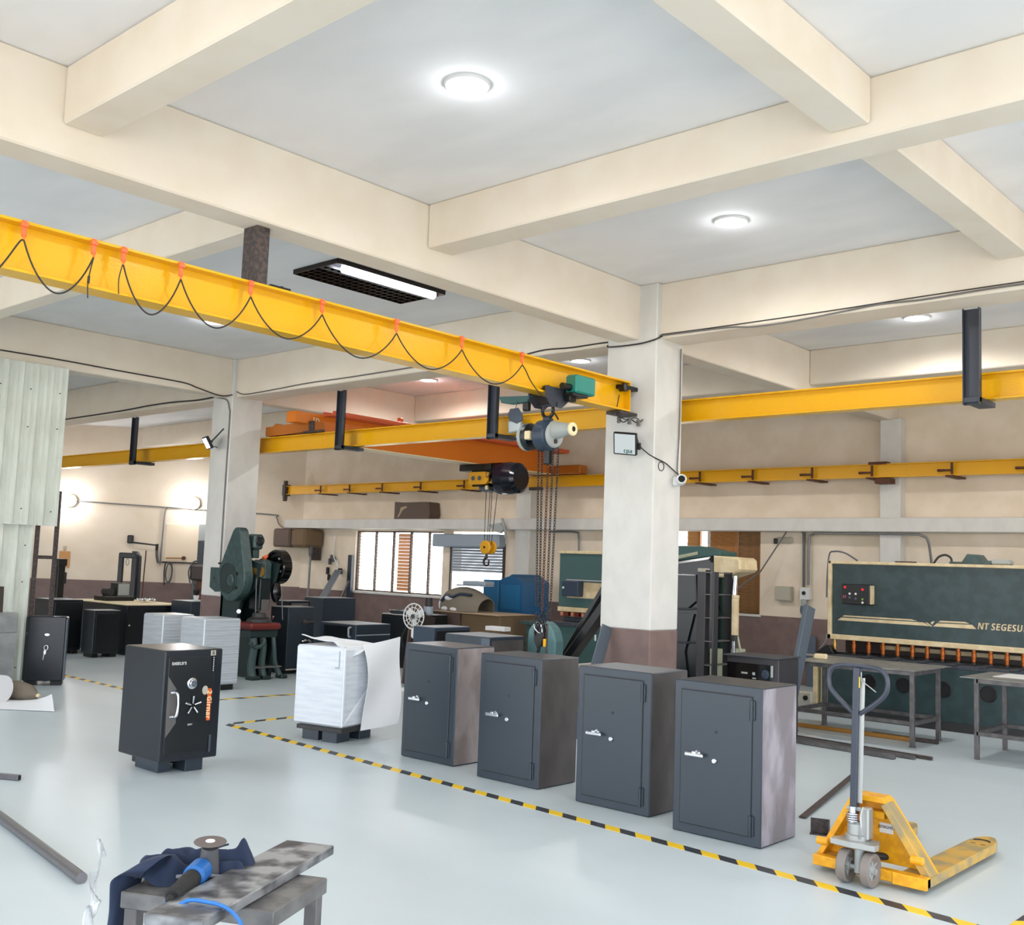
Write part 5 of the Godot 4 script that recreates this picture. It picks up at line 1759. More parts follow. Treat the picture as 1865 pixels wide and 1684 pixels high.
func far_safes():
	var t := dark_box("dark_safe", "tall dark safe behind the open tube frame, a black post on its top", -16.47, -7.67, 0.65, 0.49, 0.85, M.blacksafe, 0.06, "safe", M.blackdoor)
	t = dark_box("dark_safe", "low dark safe between the tall dark safe and the cream-topped one", -15.72, -7.98, 0.36, 0.44, 0.72, M.blacksafe, 0.06, "safe", M.blackdoor)
	t = dark_box("dark_cabinet", "wide dark cabinet with a cream top behind the low dark safe", -15.93, -8.62, 2.0, 1.05, 0.78, M.blacksafe, 0.0, "cabinet", M.blackdoor)
	var st := nb()
	bx(st, Vector3(-0.54, 0.784, -1.01), Vector3(0.54, 0.80, 1.01), 0.004)
	obj("worktop", st, M.cream_paint, t)
	st = nb()
	lathe(st, [Vector2(0.014, 0), Vector2(0.012, 0.012), Vector2(0, 0.014)], Transform3D(Basis(Vector3.RIGHT, PI / 2), Vector3(-0.47, 0.47, 1.008)), 12)
	obj("lock_knob", st, M.white, t)
	t = dark_box("dark_cabinet", "low dark cabinet with a shelf edge by the side wall dado", -15.25, -9.35, 0.6, 0.55, 0.88, M.slate, 0.0, "cabinet")
	# behind the press
	t = dark_box("dark_safe", "dark grey safe with a black dial and chrome lock beside the press", -12.44, -9.19, 0.42, 0.47, 0.94, M.slate_door, 0.05, "safe")
	var z := 0.21
	st = nb()
	lathe(st, [Vector2(0.045, 0.0), Vector2(0.04, 0.03), Vector2(0.02, 0.035), Vector2(0.02, 0.07), Vector2(0, 0.07)], Transform3D(Basis(Vector3.RIGHT, PI / 2), Vector3(0.05, 0.73, z)), 18)
	bar(st, Vector3(0.05, 0.73, z + 0.05), Vector3(0.17, 0.735, z + 0.05), 0.014, 0.016)
	obj("turning_handle", st, M.rust_dark, t)
	st = nb()
	lathe(st, [Vector2(0.05, 0.0), Vector2(0.045, 0.02), Vector2(0, 0.03)], Transform3D(Basis(Vector3.RIGHT, PI / 2), Vector3(0.06, 0.44, z)), 18)
	obj("lock_plate", st, M.black, t)
	st = nb()
	for q in [Vector2(0.02, 0.46), Vector2(0.06, 0.475), Vector2(0.12, 0.47), Vector2(0.15, 0.455), Vector2(0.13, 0.42)]:
		ball(st, Vector3(q.x, q.y, z + 0.035), Vector3(0.02, 0.016, 0.014), Transform3D.IDENTITY, 10, 6)
	tube(st, smooth_path([Vector3(0.02, 0.46, z + 0.035), Vector3(0.08, 0.47, z + 0.05), Vector3(0.15, 0.455, z + 0.035)]), 0.009, 7)
	obj("chrome_lock", st, M.chrome, t)
	st = nb()
	bx(st, Vector3(-0.23, 0.055, z - 0.01), Vector3(0.23, 0.075, z + 0.004), 0.002)
	obj("kick_strip", st, M.boxgrey, t)
	t = dark_box("dark_safe", "wide dark grey safe behind the others, under the window wall", -15.05, -11.86, 0.55, 0.74, 0.95, M.slate, 0.05, "safe", M.slate_door)
	t = dark_box("dark_cabinet", "open black cabinet with a small lock above the press-side safe", -14.0, -10.35, 0.35, 0.42, 0.95, M.blacksafe, 0.05, "cabinet")
	st = nb()
	bx(st, Vector3(-0.17, 0.70, 0.17), Vector3(0.17, 0.92, 0.182), 0.004)
	obj("door", st, M.gunmetal, t)
	st = nb()
	ball(st, Vector3(0.0, 0.87, 0.19), Vector3(0.02, 0.02, 0.015), Transform3D.IDENTITY, 10, 6)
	obj("lock_knob", st, M.chrome, t)
	t = dark_box("steel_chest", "long grey chest with an upright handle behind the wrapped safe", -11.42, -9.59, 0.79, 0.64, 0.75, M.slate, 0.05, "chest")
	st = nb()
	bx(st, Vector3(-0.31, 0.60, 0.395), Vector3(0.31, 0.615, 0.40), 0.002)
	obj("seam_strip", st, M.top_grey, t)
	st = nb()
	tube(st, smooth_path([Vector3(-0.325, 0.58, 0.29), Vector3(-0.36, 0.59, 0.29), Vector3(-0.365, 0.65, 0.29), Vector3(-0.365, 0.70, 0.29), Vector3(-0.325, 0.71, 0.29)]), 0.014, 8)
	obj("handle", st, M.top_grey, t)
	st = nb()
	bx(st, Vector3(-0.326, 0.56, -0.30), Vector3(-0.32, 0.72, 0.24), 0.002)
	obj("front_panel", st, M.blackdoor, t)
	t = dark_box("dark_cabinet", "black cabinet topped with clutter under the bright window", -12.1, -11.3, 0.75, 0.75, 0.82, M.blacksafe, 0.0, "cabinet", M.blackdoor)
	# behind the row of safes
	t = dark_box("dark_safe", "dark blue-black safe behind the first safe of the row", -8.86, -8.61, 0.36, 0.60, 0.90, M.navy, 0.05, "safe", M.blackdoor)
	t = dark_box("steel_chest", "grey safe lying behind the second safe, brown side with a lock plate", -7.49, -8.08, 0.66, 0.55, 0.90, M.slate, 0.0, "safe", M.brown_steel)
	st = nb()
	bx(st, Vector3(-0.28, 0.70, 0.21), Vector3(-0.274, 0.885, 0.33), 0.002)
	obj("lock_plate", st, M.bluegrey, t)
	st = nb()
	bx(st, Vector3(-0.286, 0.74, 0.25), Vector3(-0.279, 0.82, 0.28), 0.003)
	obj("keyhole", st, M.navy, t)

# ------------------------------------------------------------------ wrapped goods
func wrapped_box(label: String, at: Vector3, turn: float, w: float, h: float, d: float, y0: float, group := "") -> Node3D:
	var t := thing("wrapped_safe", label, "wrapped safe", at, turn, group)
	var st := nb()
	bx(st, Vector3(-w / 2, y0, -d / 2), Vector3(w / 2, y0 + h, d / 2), 0.02)
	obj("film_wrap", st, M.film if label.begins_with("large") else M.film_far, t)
	return t

func crease(t: Node, a: Vector3, b: Vector3, r: float):
	var st := nb()
	tube(st, [a, (a + b) * 0.5 + Vector3(0, -0.004, 0), b], r, 5)
	obj("film_crease", st, M.film_bright, t)

func build_wrapped():
	var t := wrapped_box("large safe wrapped in white film on a black pallet, foam sheet on top", Vector3(-7.876, 0, -6.43), 0.21, 0.58, 0.715, 0.56, 0.135)
	var rng := RandomNumberGenerator.new()
	rng.seed = 5
	for k in 26:
		var y := 0.20 + rng.randf() * 0.6
		var a := rng.randf_range(-0.27, 0.1)
		var l := rng.randf_range(0.08, 0.35)
		crease(t, Vector3(0.291, y, -a), Vector3(0.291, y + l * rng.randf_range(0.02, 0.1), maxf(-a - l, -0.27)), 0.0022)
	for k in 7:
		var y := 0.17 + k * 0.012
		crease(t, Vector3(0.292, y, 0.26 - k * 0.012), Vector3(0.292, y + 0.16 + 0.03 * k, -0.02 - 0.03 * k), 0.0028)
	for k in 10:
		var y := 0.25 + rng.randf() * 0.5
		var a := rng.randf_range(-0.26, 0.0)
		crease(t, Vector3(a, y, 0.281), Vector3(a + 0.2, y - 0.02, 0.281), 0.0018)
	var st := nb()
	bar(st, Vector3(0.285, 0.15, 0.275), Vector3(0.285, 0.845, 0.275), 0.008, 0.008, 8)
	obj("film_edge", st, M.film_bright, t)
	st = nb()
	prism(st, [Vector2(0.18, 0.66), Vector2(0.235, 0.66), Vector2(0.235, 0.82), Vector2(0.22, 0.82), Vector2(0.22, 0.675), Vector2(0.18, 0.675)], 0.001, Transform3D(Basis.IDENTITY, Vector3(0, 0, 0.2805)))
	obj("tape_mark", st, M.film_grey, t)
	t = thing("wooden_pallet", "small black pallet on blue-grey blocks under the wrapped safe", "pallet", Vector3(-7.876, 0, -6.43), 0.21)
	st = nb()
	bx(st, Vector3(-0.22, 0.095, -0.29), Vector3(0.305, 0.132, 0.30), 0.004)
	obj("deck", st, M.darkgrey, t)
	for q in [[-0.19, 0.0, 0.10, 0.25], [0.06, 0.23, 0.08, 0.27], [0.05, 0.24, -0.22, -0.05], [-0.19, 0.0, -0.22, -0.05]]:
		st = nb()
		bx(st, Vector3(q[0], 0, q[2]), Vector3(q[1], 0.095, q[3]), 0.004)
		obj("block", st, M.slate, t)
	# foam sheet thrown over the top
	t = thing("foam_sheet", "white foam sheet draped over the wrapped safe and down its side", "foam sheet", Vector3(-7.876, 0, -6.43), 0.21)
	var rows := []
	for i in 25:
		var u := i / 24.0
		var row := []
		for j in 21:
			var v := j / 20.0
			var x := lerpf(-0.30, 0.34, u)
			var front := 0.20 - 0.10 * u + 0.13 * exp(-pow((u - 0.82) / 0.14, 2.0))
			var zz := lerpf(-0.29, front, v)
			var y := 0.862 + 0.022 * sin(u * 5.0 + 0.6) * (0.4 + v) + 0.012 * sin(v * 7.0 + u * 3.0)
			y += 0.05 * exp(-pow(u / 0.12, 2.0)) * (0.3 + 0.7 * v)
			y -= 0.10 * exp(-pow((u - 0.82) / 0.16, 2.0)) * pow(v, 3.0)
			y += 0.03 * exp(-pow((u - 0.55) / 0.1, 2.0)) * v
			y = maxf(y, 0.857 if zz < 0.27 and x < 0.285 else 0.0)
			row.append(Vector3(x, y, zz))
		rows.append(row)
	st = nb()
	skin(st, rows, 0.006)
	obj("top_flap", st, M.foam, t)
	rows = []
	for i in 17:
		var u := i / 16.0
		var row := []
		for j in 15:
			var v := j / 14.0
			var x := 0.315 + 0.07 * sin(u * PI * 0.9) * (1.0 - 0.5 * v) + 0.05 * v + 0.02 * sin(u * 6.0 + v * 3.0)
			var y := lerpf(0.87 + 0.06 * v, 0.10 + 0.02 * v, u)
			row.append(Vector3(x, y, lerpf(0.06, -0.44, v)))
		rows.append(row)
	st = nb()
	skin(st, rows, 0.006)
	obj("side_flap", st, M.foam, t)
	# the two by the press
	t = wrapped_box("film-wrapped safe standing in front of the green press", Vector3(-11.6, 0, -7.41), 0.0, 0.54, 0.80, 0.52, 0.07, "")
	for x in [-0.18, 0.14]:
		st = nb()
		bx(st, Vector3(x - 0.03, 0, -0.22), Vector3(x + 0.09, 0.07, 0.22), 0.004)
		obj("foot", st, M.black, t)
	st = nb()
	bar(st, Vector3(0.265, 0.08, 0.255), Vector3(0.265, 0.865, 0.255), 0.007, 0.007, 8)
	obj("film_edge", st, M.film_bright, t)
	for k in 22:
		var y := 0.12 + 0.033 * k
		crease(t, Vector3(0.271, y, 0.24), Vector3(0.271, y + 0.008 * sin(k * 2.0), -0.24), 0.0016)
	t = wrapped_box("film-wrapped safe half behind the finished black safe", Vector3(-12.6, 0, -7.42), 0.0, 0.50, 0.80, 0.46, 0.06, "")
	for x in [-0.17, 0.11]:
		st = nb()
		bx(st, Vector3(x - 0.03, 0, -0.20), Vector3(x + 0.09, 0.06, 0.20), 0.004)
		obj("foot", st, M.black, t)
	st = nb()
	bar(st, Vector3(0.245, 0.07, 0.225), Vector3(0.245, 0.855, 0.225), 0.007, 0.007, 8)
	obj("film_edge", st, M.film_bright, t)
	for k in 18:
		var y := 0.12 + 0.04 * k
		crease(t, Vector3(0.251, y, 0.2), Vector3(0.251, y + 0.01 * sin(k * 1.7), -0.2), 0.0016)

func build_shear():
	var t := thing("guillotine_shear", "large green guillotine shear with a cream frame and lettered front board", "shear")
	var z := -12.35
	# upper beam: cream frame with a recessed green board
	var st := nb()
	bx(st, Vector3(-5.77, 0.955, -12.95), Vector3(-2.2, 1.82, z - 0.03), 0.004)
	var board := obj("front_board", st, M.shear_green, t)
	st = nb()
	bx(st, Vector3(-5.81, 1.815, -13.0), Vector3(-2.2, 1.85, z + 0.01), 0.006)
	bx(st, Vector3(-5.815, 0.90, -13.0), Vector3(-5.77, 1.85, z + 0.01), 0.006)
	bx(st, Vector3(-5.815, 0.90, -12.9), Vector3(-2.2, 0.96, z + 0.01), 0.006)
	obj("board_frame", st, M.shear_cream, t)
	# stripes and lettering
	var zf := z - 0.029
	for poly in [
		[Vector2(-5.70, 1.130), Vector2(-5.655, 1.165), Vector2(-4.66, 1.168), Vector2(-4.575, 1.130)],
		[Vector2(-5.64, 1.178), Vector2(-5.615, 1.195), Vector2(-4.80, 1.195), Vector2(-4.72, 1.178)],
		[Vector2(-4.545, 1.130), Vector2(-4.50, 1.168), Vector2(-4.11, 1.175), Vector2(-4.065, 1.130)],
		[Vector2(-4.49, 1.180), Vector2(-4.46, 1.200), Vector2(-4.19, 1.203), Vector2(-4.14, 1.185)],
		[Vector2(-4.64, 1.172), Vector2(-4.605, 1.165), Vector2(-4.55, 1.13), Vector2(-4.57, 1.128)],
		[Vector2(-4.575, 1.168), Vector2(-4.555, 1.15), Vector2(-4.53, 1.185), Vector2(-4.545, 1.19)]]:
		st = nb()
		prism(st, poly, 0.0012, Transform3D(Basis.IDENTITY, Vector3(0, 0, zf)))
		obj("stripe", st, M.shear_cream, board)
	var tm := text_mesh("NT SEGESUM", 0.072, 0.0015)
	tm.horizontal_alignment = HORIZONTAL_ALIGNMENT_LEFT
	var lo := MeshInstance3D.new()
	lo.mesh = tm
	lo.material_override = M.shear_cream
	lo.name = "lettering"
	lo.transform = Transform3D(Basis(Vector3(0.92, 0, 0), Vector3(0.14, 1, 0), Vector3(0, 0, 1)), Vector3(-4.055, 1.166, zf + 0.0005))
	board.add_child(lo)
	# control box
	st = nb()
	bx(st, Vector3(-5.595, 1.335, z - 0.03), Vector3(-5.245, 1.575, z + 0.10), 0.008)
	var cb := obj("control_box", st, M.black, t)
	st = nb()
	bx(st, Vector3(-5.244, 1.345, z - 0.02), Vector3(-5.236, 1.565, z + 0.085))
	obj("box_side", st, M.shear_cream, cb)
	for q in [[-5.55, 1.535, M.led_red], [-5.33, 1.515, M.led_red], [-5.49, 1.46, M.led_white], [-5.415, 1.46, M.led_white], [-5.49, 1.415, M.bluegrey], [-5.415, 1.405, M.bluegrey], [-5.33, 1.40, M.led_green], [-5.33, 1.36, M.led_white]]:
		st = nb()
		lathe(st, [Vector2(0.014, 0), Vector2(0.012, 0.008), Vector2(0, 0.01)], Transform3D(Basis(Vector3.RIGHT, PI / 2), Vector3(q[0], q[1], z + 0.10)), 12)
		obj("button", st, q[2], cb)
	letters("lettering", "ET", 0.03, M.led_pink, cb, Transform3D(Basis.IDENTITY, Vector3(-5.555, 1.42, z + 0.1005)), 0.001)
	# recess behind the plungers and its shiny fence
	st = nb()
	bx(st, Vector3(-5.75, 0.70, -12.95), Vector3(-2.2, 0.92, -12.72))
	obj("blade_beam", st, M.darkbrown, t)
	st = nb()
	bx(st, Vector3(-5.3, 0.80, -12.72), Vector3(-2.2, 0.85, -12.70), 0.004)
	obj("finger_guard", st, M.shear_cream, t)
	st = nb()
	bx(st, Vector3(-5.78, 0.72, -12.72), Vector3(-2.2, 0.745, -12.42), 0.004)
	obj("blade_holder", st, M.black, t)
	var xs := [-5.745, -5.50, -5.315, -5.14, -4.965, -4.79, -4.62, -4.445, -4.27, -4.10, -3.92, -3.75, -3.58, -3.41, -3.24]
	for i in xs.size():
		st = nb()
		lathe(st, [Vector2(0.018, 0.755), Vector2(0.022, 0.765), Vector2(0.022, 0.80), Vector2(0.026, 0.805), Vector2(0.026, 0.86), Vector2(0.021, 0.865), Vector2(0.021, 0.905), Vector2(0, 0.905)], Transform3D(Basis.IDENTITY, Vector3(xs[i], 0, -12.40)), 16)
		obj("hold_down", st, M.gold if i == 0 else M.amber, t)
		if i > 0:
			st = nb()
			lathe(st, [Vector2(0.0, 0.735), Vector2(0.024, 0.735), Vector2(0.024, 0.755), Vector2(0.016, 0.76)], Transform3D(Basis.IDENTITY, Vector3(xs[i], 0, -12.40)), 14)
			obj("hold_down_foot", st, M.darkbrown, t)
	# bed with its table top
	st = nb()
	bx(st, Vector3(-5.80, 0.68, -12.72), Vector3(-2.2, 0.725, -12.16), 0.005)
	obj("bed", st, M.steel_dark, t)
	for i in 9:
		st = nb()
		var x := -5.3 + i * 0.33
		bx(st, Vector3(x, 0.725, -12.40), Vector3(x + 0.10, 0.738, -12.12), 0.003)
		obj("bed_finger", st, M.steel_dark, t)
	# front apron with round openings
	st = nb()
	bx(st, Vector3(-5.72, 0.02, -12.6), Vector3(-2.2, 0.68, -12.16), 0.004)
	var apron := obj("apron", st, M.shear_green, t)
	for x in [-5.21, -4.80, -4.35, -3.87, -3.40, -2.92]:
		st = nb()
		lathe(st, [Vector2(0.088, 0.0), Vector2(0.092, 0.006), Vector2(0.084, 0.01), Vector2(0.080, 0.002), Vector2(0, 0.0015)], Transform3D(Basis(Vector3.RIGHT, PI / 2), Vector3(x, 0.45, -12.161)), 28)
		obj("round_opening", st, M.black, apron)
	st = nb()
	bx(st, Vector3(-5.72, 0.0, -12.55), Vector3(-2.2, 0.10, -12.15))
	obj("plinth", st, M.darkgrey, t)
	# side frame
	st = nb()
	bx(st, Vector3(-5.83, 0.0, -13.0), Vector3(-5.72, 0.70, -12.20), 0.006)
	obj("side_frame", st, M.pale_green, t)
	st = nb()
	bx(st, Vector3(-5.93, 0.08, -12.32), Vector3(-5.87, 0.70, -12.20), 0.006)
	obj("stay", st, M.shear_cream, t)
	st = nb()
	bx(st, Vector3(-6.12, 0.13, -12.22), Vector3(-5.90, 0.25, -12.10), 0.008)
	obj("foot_switch", st, M.boxgrey, t)
	st = nb()
	bar(st, Vector3(-5.97, 0.185, -12.10), Vector3(-5.97, 0.185, -12.08), 0.03, 0.03)
	obj("switch_knob", st, M.black, t)
	# cables on the left edge and the drive on top
	st = nb()
	tube(st, smooth_path([Vector3(-5.83, 1.40, z), Vector3(-5.825, 1.65, z), Vector3(-5.80, 1.92, z), Vector3(-5.74, 1.965, z), Vector3(-5.62, 1.95, z - 0.05), Vector3(-5.48, 1.86, z - 0.1)]), 0.010, 8)
	obj("cable", st, M.conduit_dark, t)
	st = nb()
	tube(st, smooth_path([Vector3(-4.62, 1.85, -12.6), Vector3(-4.56, 1.93, -12.6), Vector3(-4.48, 1.955, -12.6), Vector3(-4.42, 1.92, -12.6), Vector3(-4.41, 1.86, -12.6)]), 0.013, 8)
	obj("cable", st, M.cable, t)
	st = nb()
	prism(st, [Vector2(-4.42, 1.85), Vector2(-4.42, 1.88), Vector2(-4.28, 1.88), Vector2(-4.22, 1.97), Vector2(-4.10, 1.965), Vector2(-4.05, 1.90), Vector2(-3.96, 1.90), Vector2(-3.96, 1.85)], 0.2, Transform3D(Basis.IDENTITY, Vector3(0, 0, -12.75)), 0.008)
	obj("drive_motor", st, M.press_green, t)
	st = nb()
	bx(st, Vector3(-3.97, 1.85, -12.72), Vector3(-3.76, 1.915, -12.55), 0.02)
	obj("motor_body", st, M.castgrey, t)
	st = nb()
	bx(st, Vector3(-5.0, 1.85, -12.5), Vector3(-4.78, 1.866, -12.4), 0.002)
	obj("loose_plate", st, M.rust_dark, t)
	# black cloth-like clutter at the left of the bed
	st = nb()
	prism(st, [Vector2(-5.95, 0.725), Vector2(-5.80, 0.83), Vector2(-5.76, 0.83), Vector2(-5.70, 0.725)], 0.12, Transform3D(Basis.IDENTITY, Vector3(0, 0, -12.40)), 0.01)
	obj("bed_bracket", st, M.black, t)
	st = nb()
	tube(st, smooth_path([Vector3(-5.90, 0.77, -12.3), Vector3(-5.85, 0.83, -12.32), Vector3(-5.82, 0.90, -12.33), Vector3(-5.83, 0.96, -12.35)]), 0.008, 7)
	obj("hose", st, M.conduit, t)

func build_tables():
	var t := thing("steel_table", "long steel table with a sheet top beside the pallet jack handle", "table")
	var st := nb()
	bx(st, Vector3(-5.42, 0.742, -11.45), Vector3(-4.08, 0.752, -10.62), 0.002)
	obj("top_sheet", st, M.table_top, t)
	st = nb()
	for q in [[-5.38, -10.66], [-4.12, -10.66], [-4.12, -11.36], [-5.38, -11.36]]:
		st = nb()
		bx(st, Vector3(q[0] - 0.022, 0, q[1] - 0.022), Vector3(q[0] + 0.022, 0.742, q[1] + 0.022), 0.003)
		obj("leg", st, M.tube_steel, t)
		st = nb()
		bx(st, Vector3(q[0] - 0.03, 0, q[1] - 0.03), Vector3(q[0] + 0.03, 0.006, q[1] + 0.03))
		obj("foot_plate", st, M.tube_steel, t)
	for r in [[Vector3(-5.38, 0.72, -10.66), Vector3(-4.12, 0.72, -10.66)], [Vector3(-4.12, 0.72, -10.66), Vector3(-4.12, 0.72, -11.36)], [Vector3(-5.38, 0.72, -11.36), Vector3(-4.12, 0.72, -11.36)],
			[Vector3(-5.38, 0.23, -10.66), Vector3(-4.12, 0.23, -10.66)], [Vector3(-4.12, 0.23, -10.66), Vector3(-4.12, 0.23, -11.36)], [Vector3(-5.38, 0.23, -11.36), Vector3(-4.12, 0.23, -11.36)], [Vector3(-5.38, 0.23, -10.66), Vector3(-5.38, 0.23, -11.36)]]:
		st = nb()
		sbar(st, r[0], r[1], 0.04, 0.04, 0.003)
		obj("rail", st, M.tube_steel, t)
	st = nb()
	bx(st, Vector3(-5.41, 0.45, -10.66), Vector3(-5.395, 0.742, -10.58), 0.002)
	bx(st, Vector3(-5.5, 0.0, -10.70), Vector3(-5.42, 0.745, -10.62), 0.004)
	obj("side_sheet", st, M.steel_dark, t)
	t = thing("paper_packet", "small cream packet lying on the far corner of the long steel table", "packet", Vector3(-5.28, 0.752, -11.05), 0.3)
	st = nb()
	bx(st, Vector3(-0.07, 0, -0.05), Vector3(0.07, 0.055, 0.05), 0.012)
	obj("packet", st, M.cream_paint, t)
	t = thing("sheet_offcut", "thin steel sheet lying across the table towards the shear bed", "sheet", Vector3(-5.0, 0.753, -11.45))
	st = nb()
	bx(st, Vector3(-0.75, 0, -0.12), Vector3(0.95, 0.004, 0.12))
	obj("sheet", st, M.table_top, t)
	# second table, cut by the frame
	t = thing("steel_table", "steel table with a ragged bright top at the picture's edge", "table")
	st = nb()
	bx(st, Vector3(-3.60, 0.745, -11.40), Vector3(-2.25, 0.753, -10.48), 0.002)
	obj("top_sheet", st, M.table_top, t)
	st = nb()
	bx(st, Vector3(-3.40, 0.754, -11.30), Vector3(-2.6, 0.758, -10.8), 0.001)
	obj("white_sheet", st, M.white, t)
	st = nb()
	prism(st, [Vector2(-3.12, 10.95), Vector2(-2.5, 10.85), Vector2(-2.5, 11.2), Vector2(-3.0, 11.12)], 0.004, Transform3D(Basis(Vector3(1, 0, 0), Vector3(0, 0, -1), Vector3(0, 1, 0)), Vector3(0, 0.7585, 0)))
	obj("dark_offcut", st, M.navy, t)
	for q in [[-3.45, -10.50], [-3.45, -11.32], [-2.3, -10.50], [-2.3, -11.32]]:
		st = nb()
		bx(st, Vector3(q[0] - 0.02, 0, q[1] - 0.02), Vector3(q[0] + 0.02, 0.745, q[1] + 0.02), 0.003)
		obj("leg", st, M.tube_steel, t)
	for r in [[Vector3(-3.45, 0.725, -10.50), Vector3(-2.3, 0.725, -10.50)], [Vector3(-3.45, 0.725, -10.50), Vector3(-3.45, 0.725, -11.32)], [Vector3(-3.45, 0.24, -10.50), Vector3(-2.3, 0.24, -10.50)], [Vector3(-3.45, 0.24, -10.50), Vector3(-3.45, 0.24, -11.32)], [Vector3(-3.45, 0.24, -11.32), Vector3(-2.3, 0.24, -11.32)]]:
		st = nb()
		sbar(st, r[0], r[1], 0.04, 0.04, 0.003)
		obj("rail", st, M.tube_steel, t)
	# stock on the floor
	var bars := [
		[Vector3(-7.4, 0.025, -10.16), Vector3(-3.95, 0.025, -9.80), 0.045, M.tube_steel, "grey square tube on the floor, longest of three before the long table"],
		[Vector3(-7.2, 0.02, -10.26), Vector3(-3.82, 0.02, -9.95), 0.035, M.tube_steel, "grey square tube on the floor, middle of three before the long table"],
		[Vector3(-7.0, 0.02, -10.34), Vector3(-3.70, 0.02, -10.05), 0.03, M.rust_dark, "thin dark tube on the floor, last of three before the long table"],
		[Vector3(-7.0, 0.022, -10.95), Vector3(-4.25, 0.022, -11.02), 0.04, M.ochre, "ochre painted bar on the floor under the long table"],
		[Vector3(-4.7, 0.022, -11.07), Vector3(-4.02, 0.022, -11.09), 0.038, M.rust_dark, "dark square tube end beside the ochre bar under the table"],
	]
	for b in bars:
		st = nb()
		sbar(st, b[0], b[1], b[2], b[2], 0.003)
		var o := obj("floor_bar", st, b[3])
		tag(o, b[4], "metal bar")
	t = thing("angle_bar", "bent flat bar lying on the floor behind the grey safe and pallet jack", "metal bar")
	st = nb()
	sbar(st, Vector3(-3.42, 0.01, -6.90), Vector3(-3.80, 0.04, -8.6), 0.05, 0.006, 0.0)
	obj("flat", st, M.rust_dark, t)
	t = thing("steel_offcut", "short dark channel offcut standing beside the polished safe", "offcut", Vector3(-3.13, 0, -6.58), 0.35)
	st = nb()
	bx(st, Vector3(-0.07, 0, -0.03), Vector3(0.05, 0.095, -0.024))
	bx(st, Vector3(0.044, 0, -0.03), Vector3(0.05, 0.095, 0.03))
	bx(st, Vector3(-0.07, 0.0, -0.03), Vector3(0.05, 0.006, 0.03))
	obj("channel", st, M.rust_dark, t)

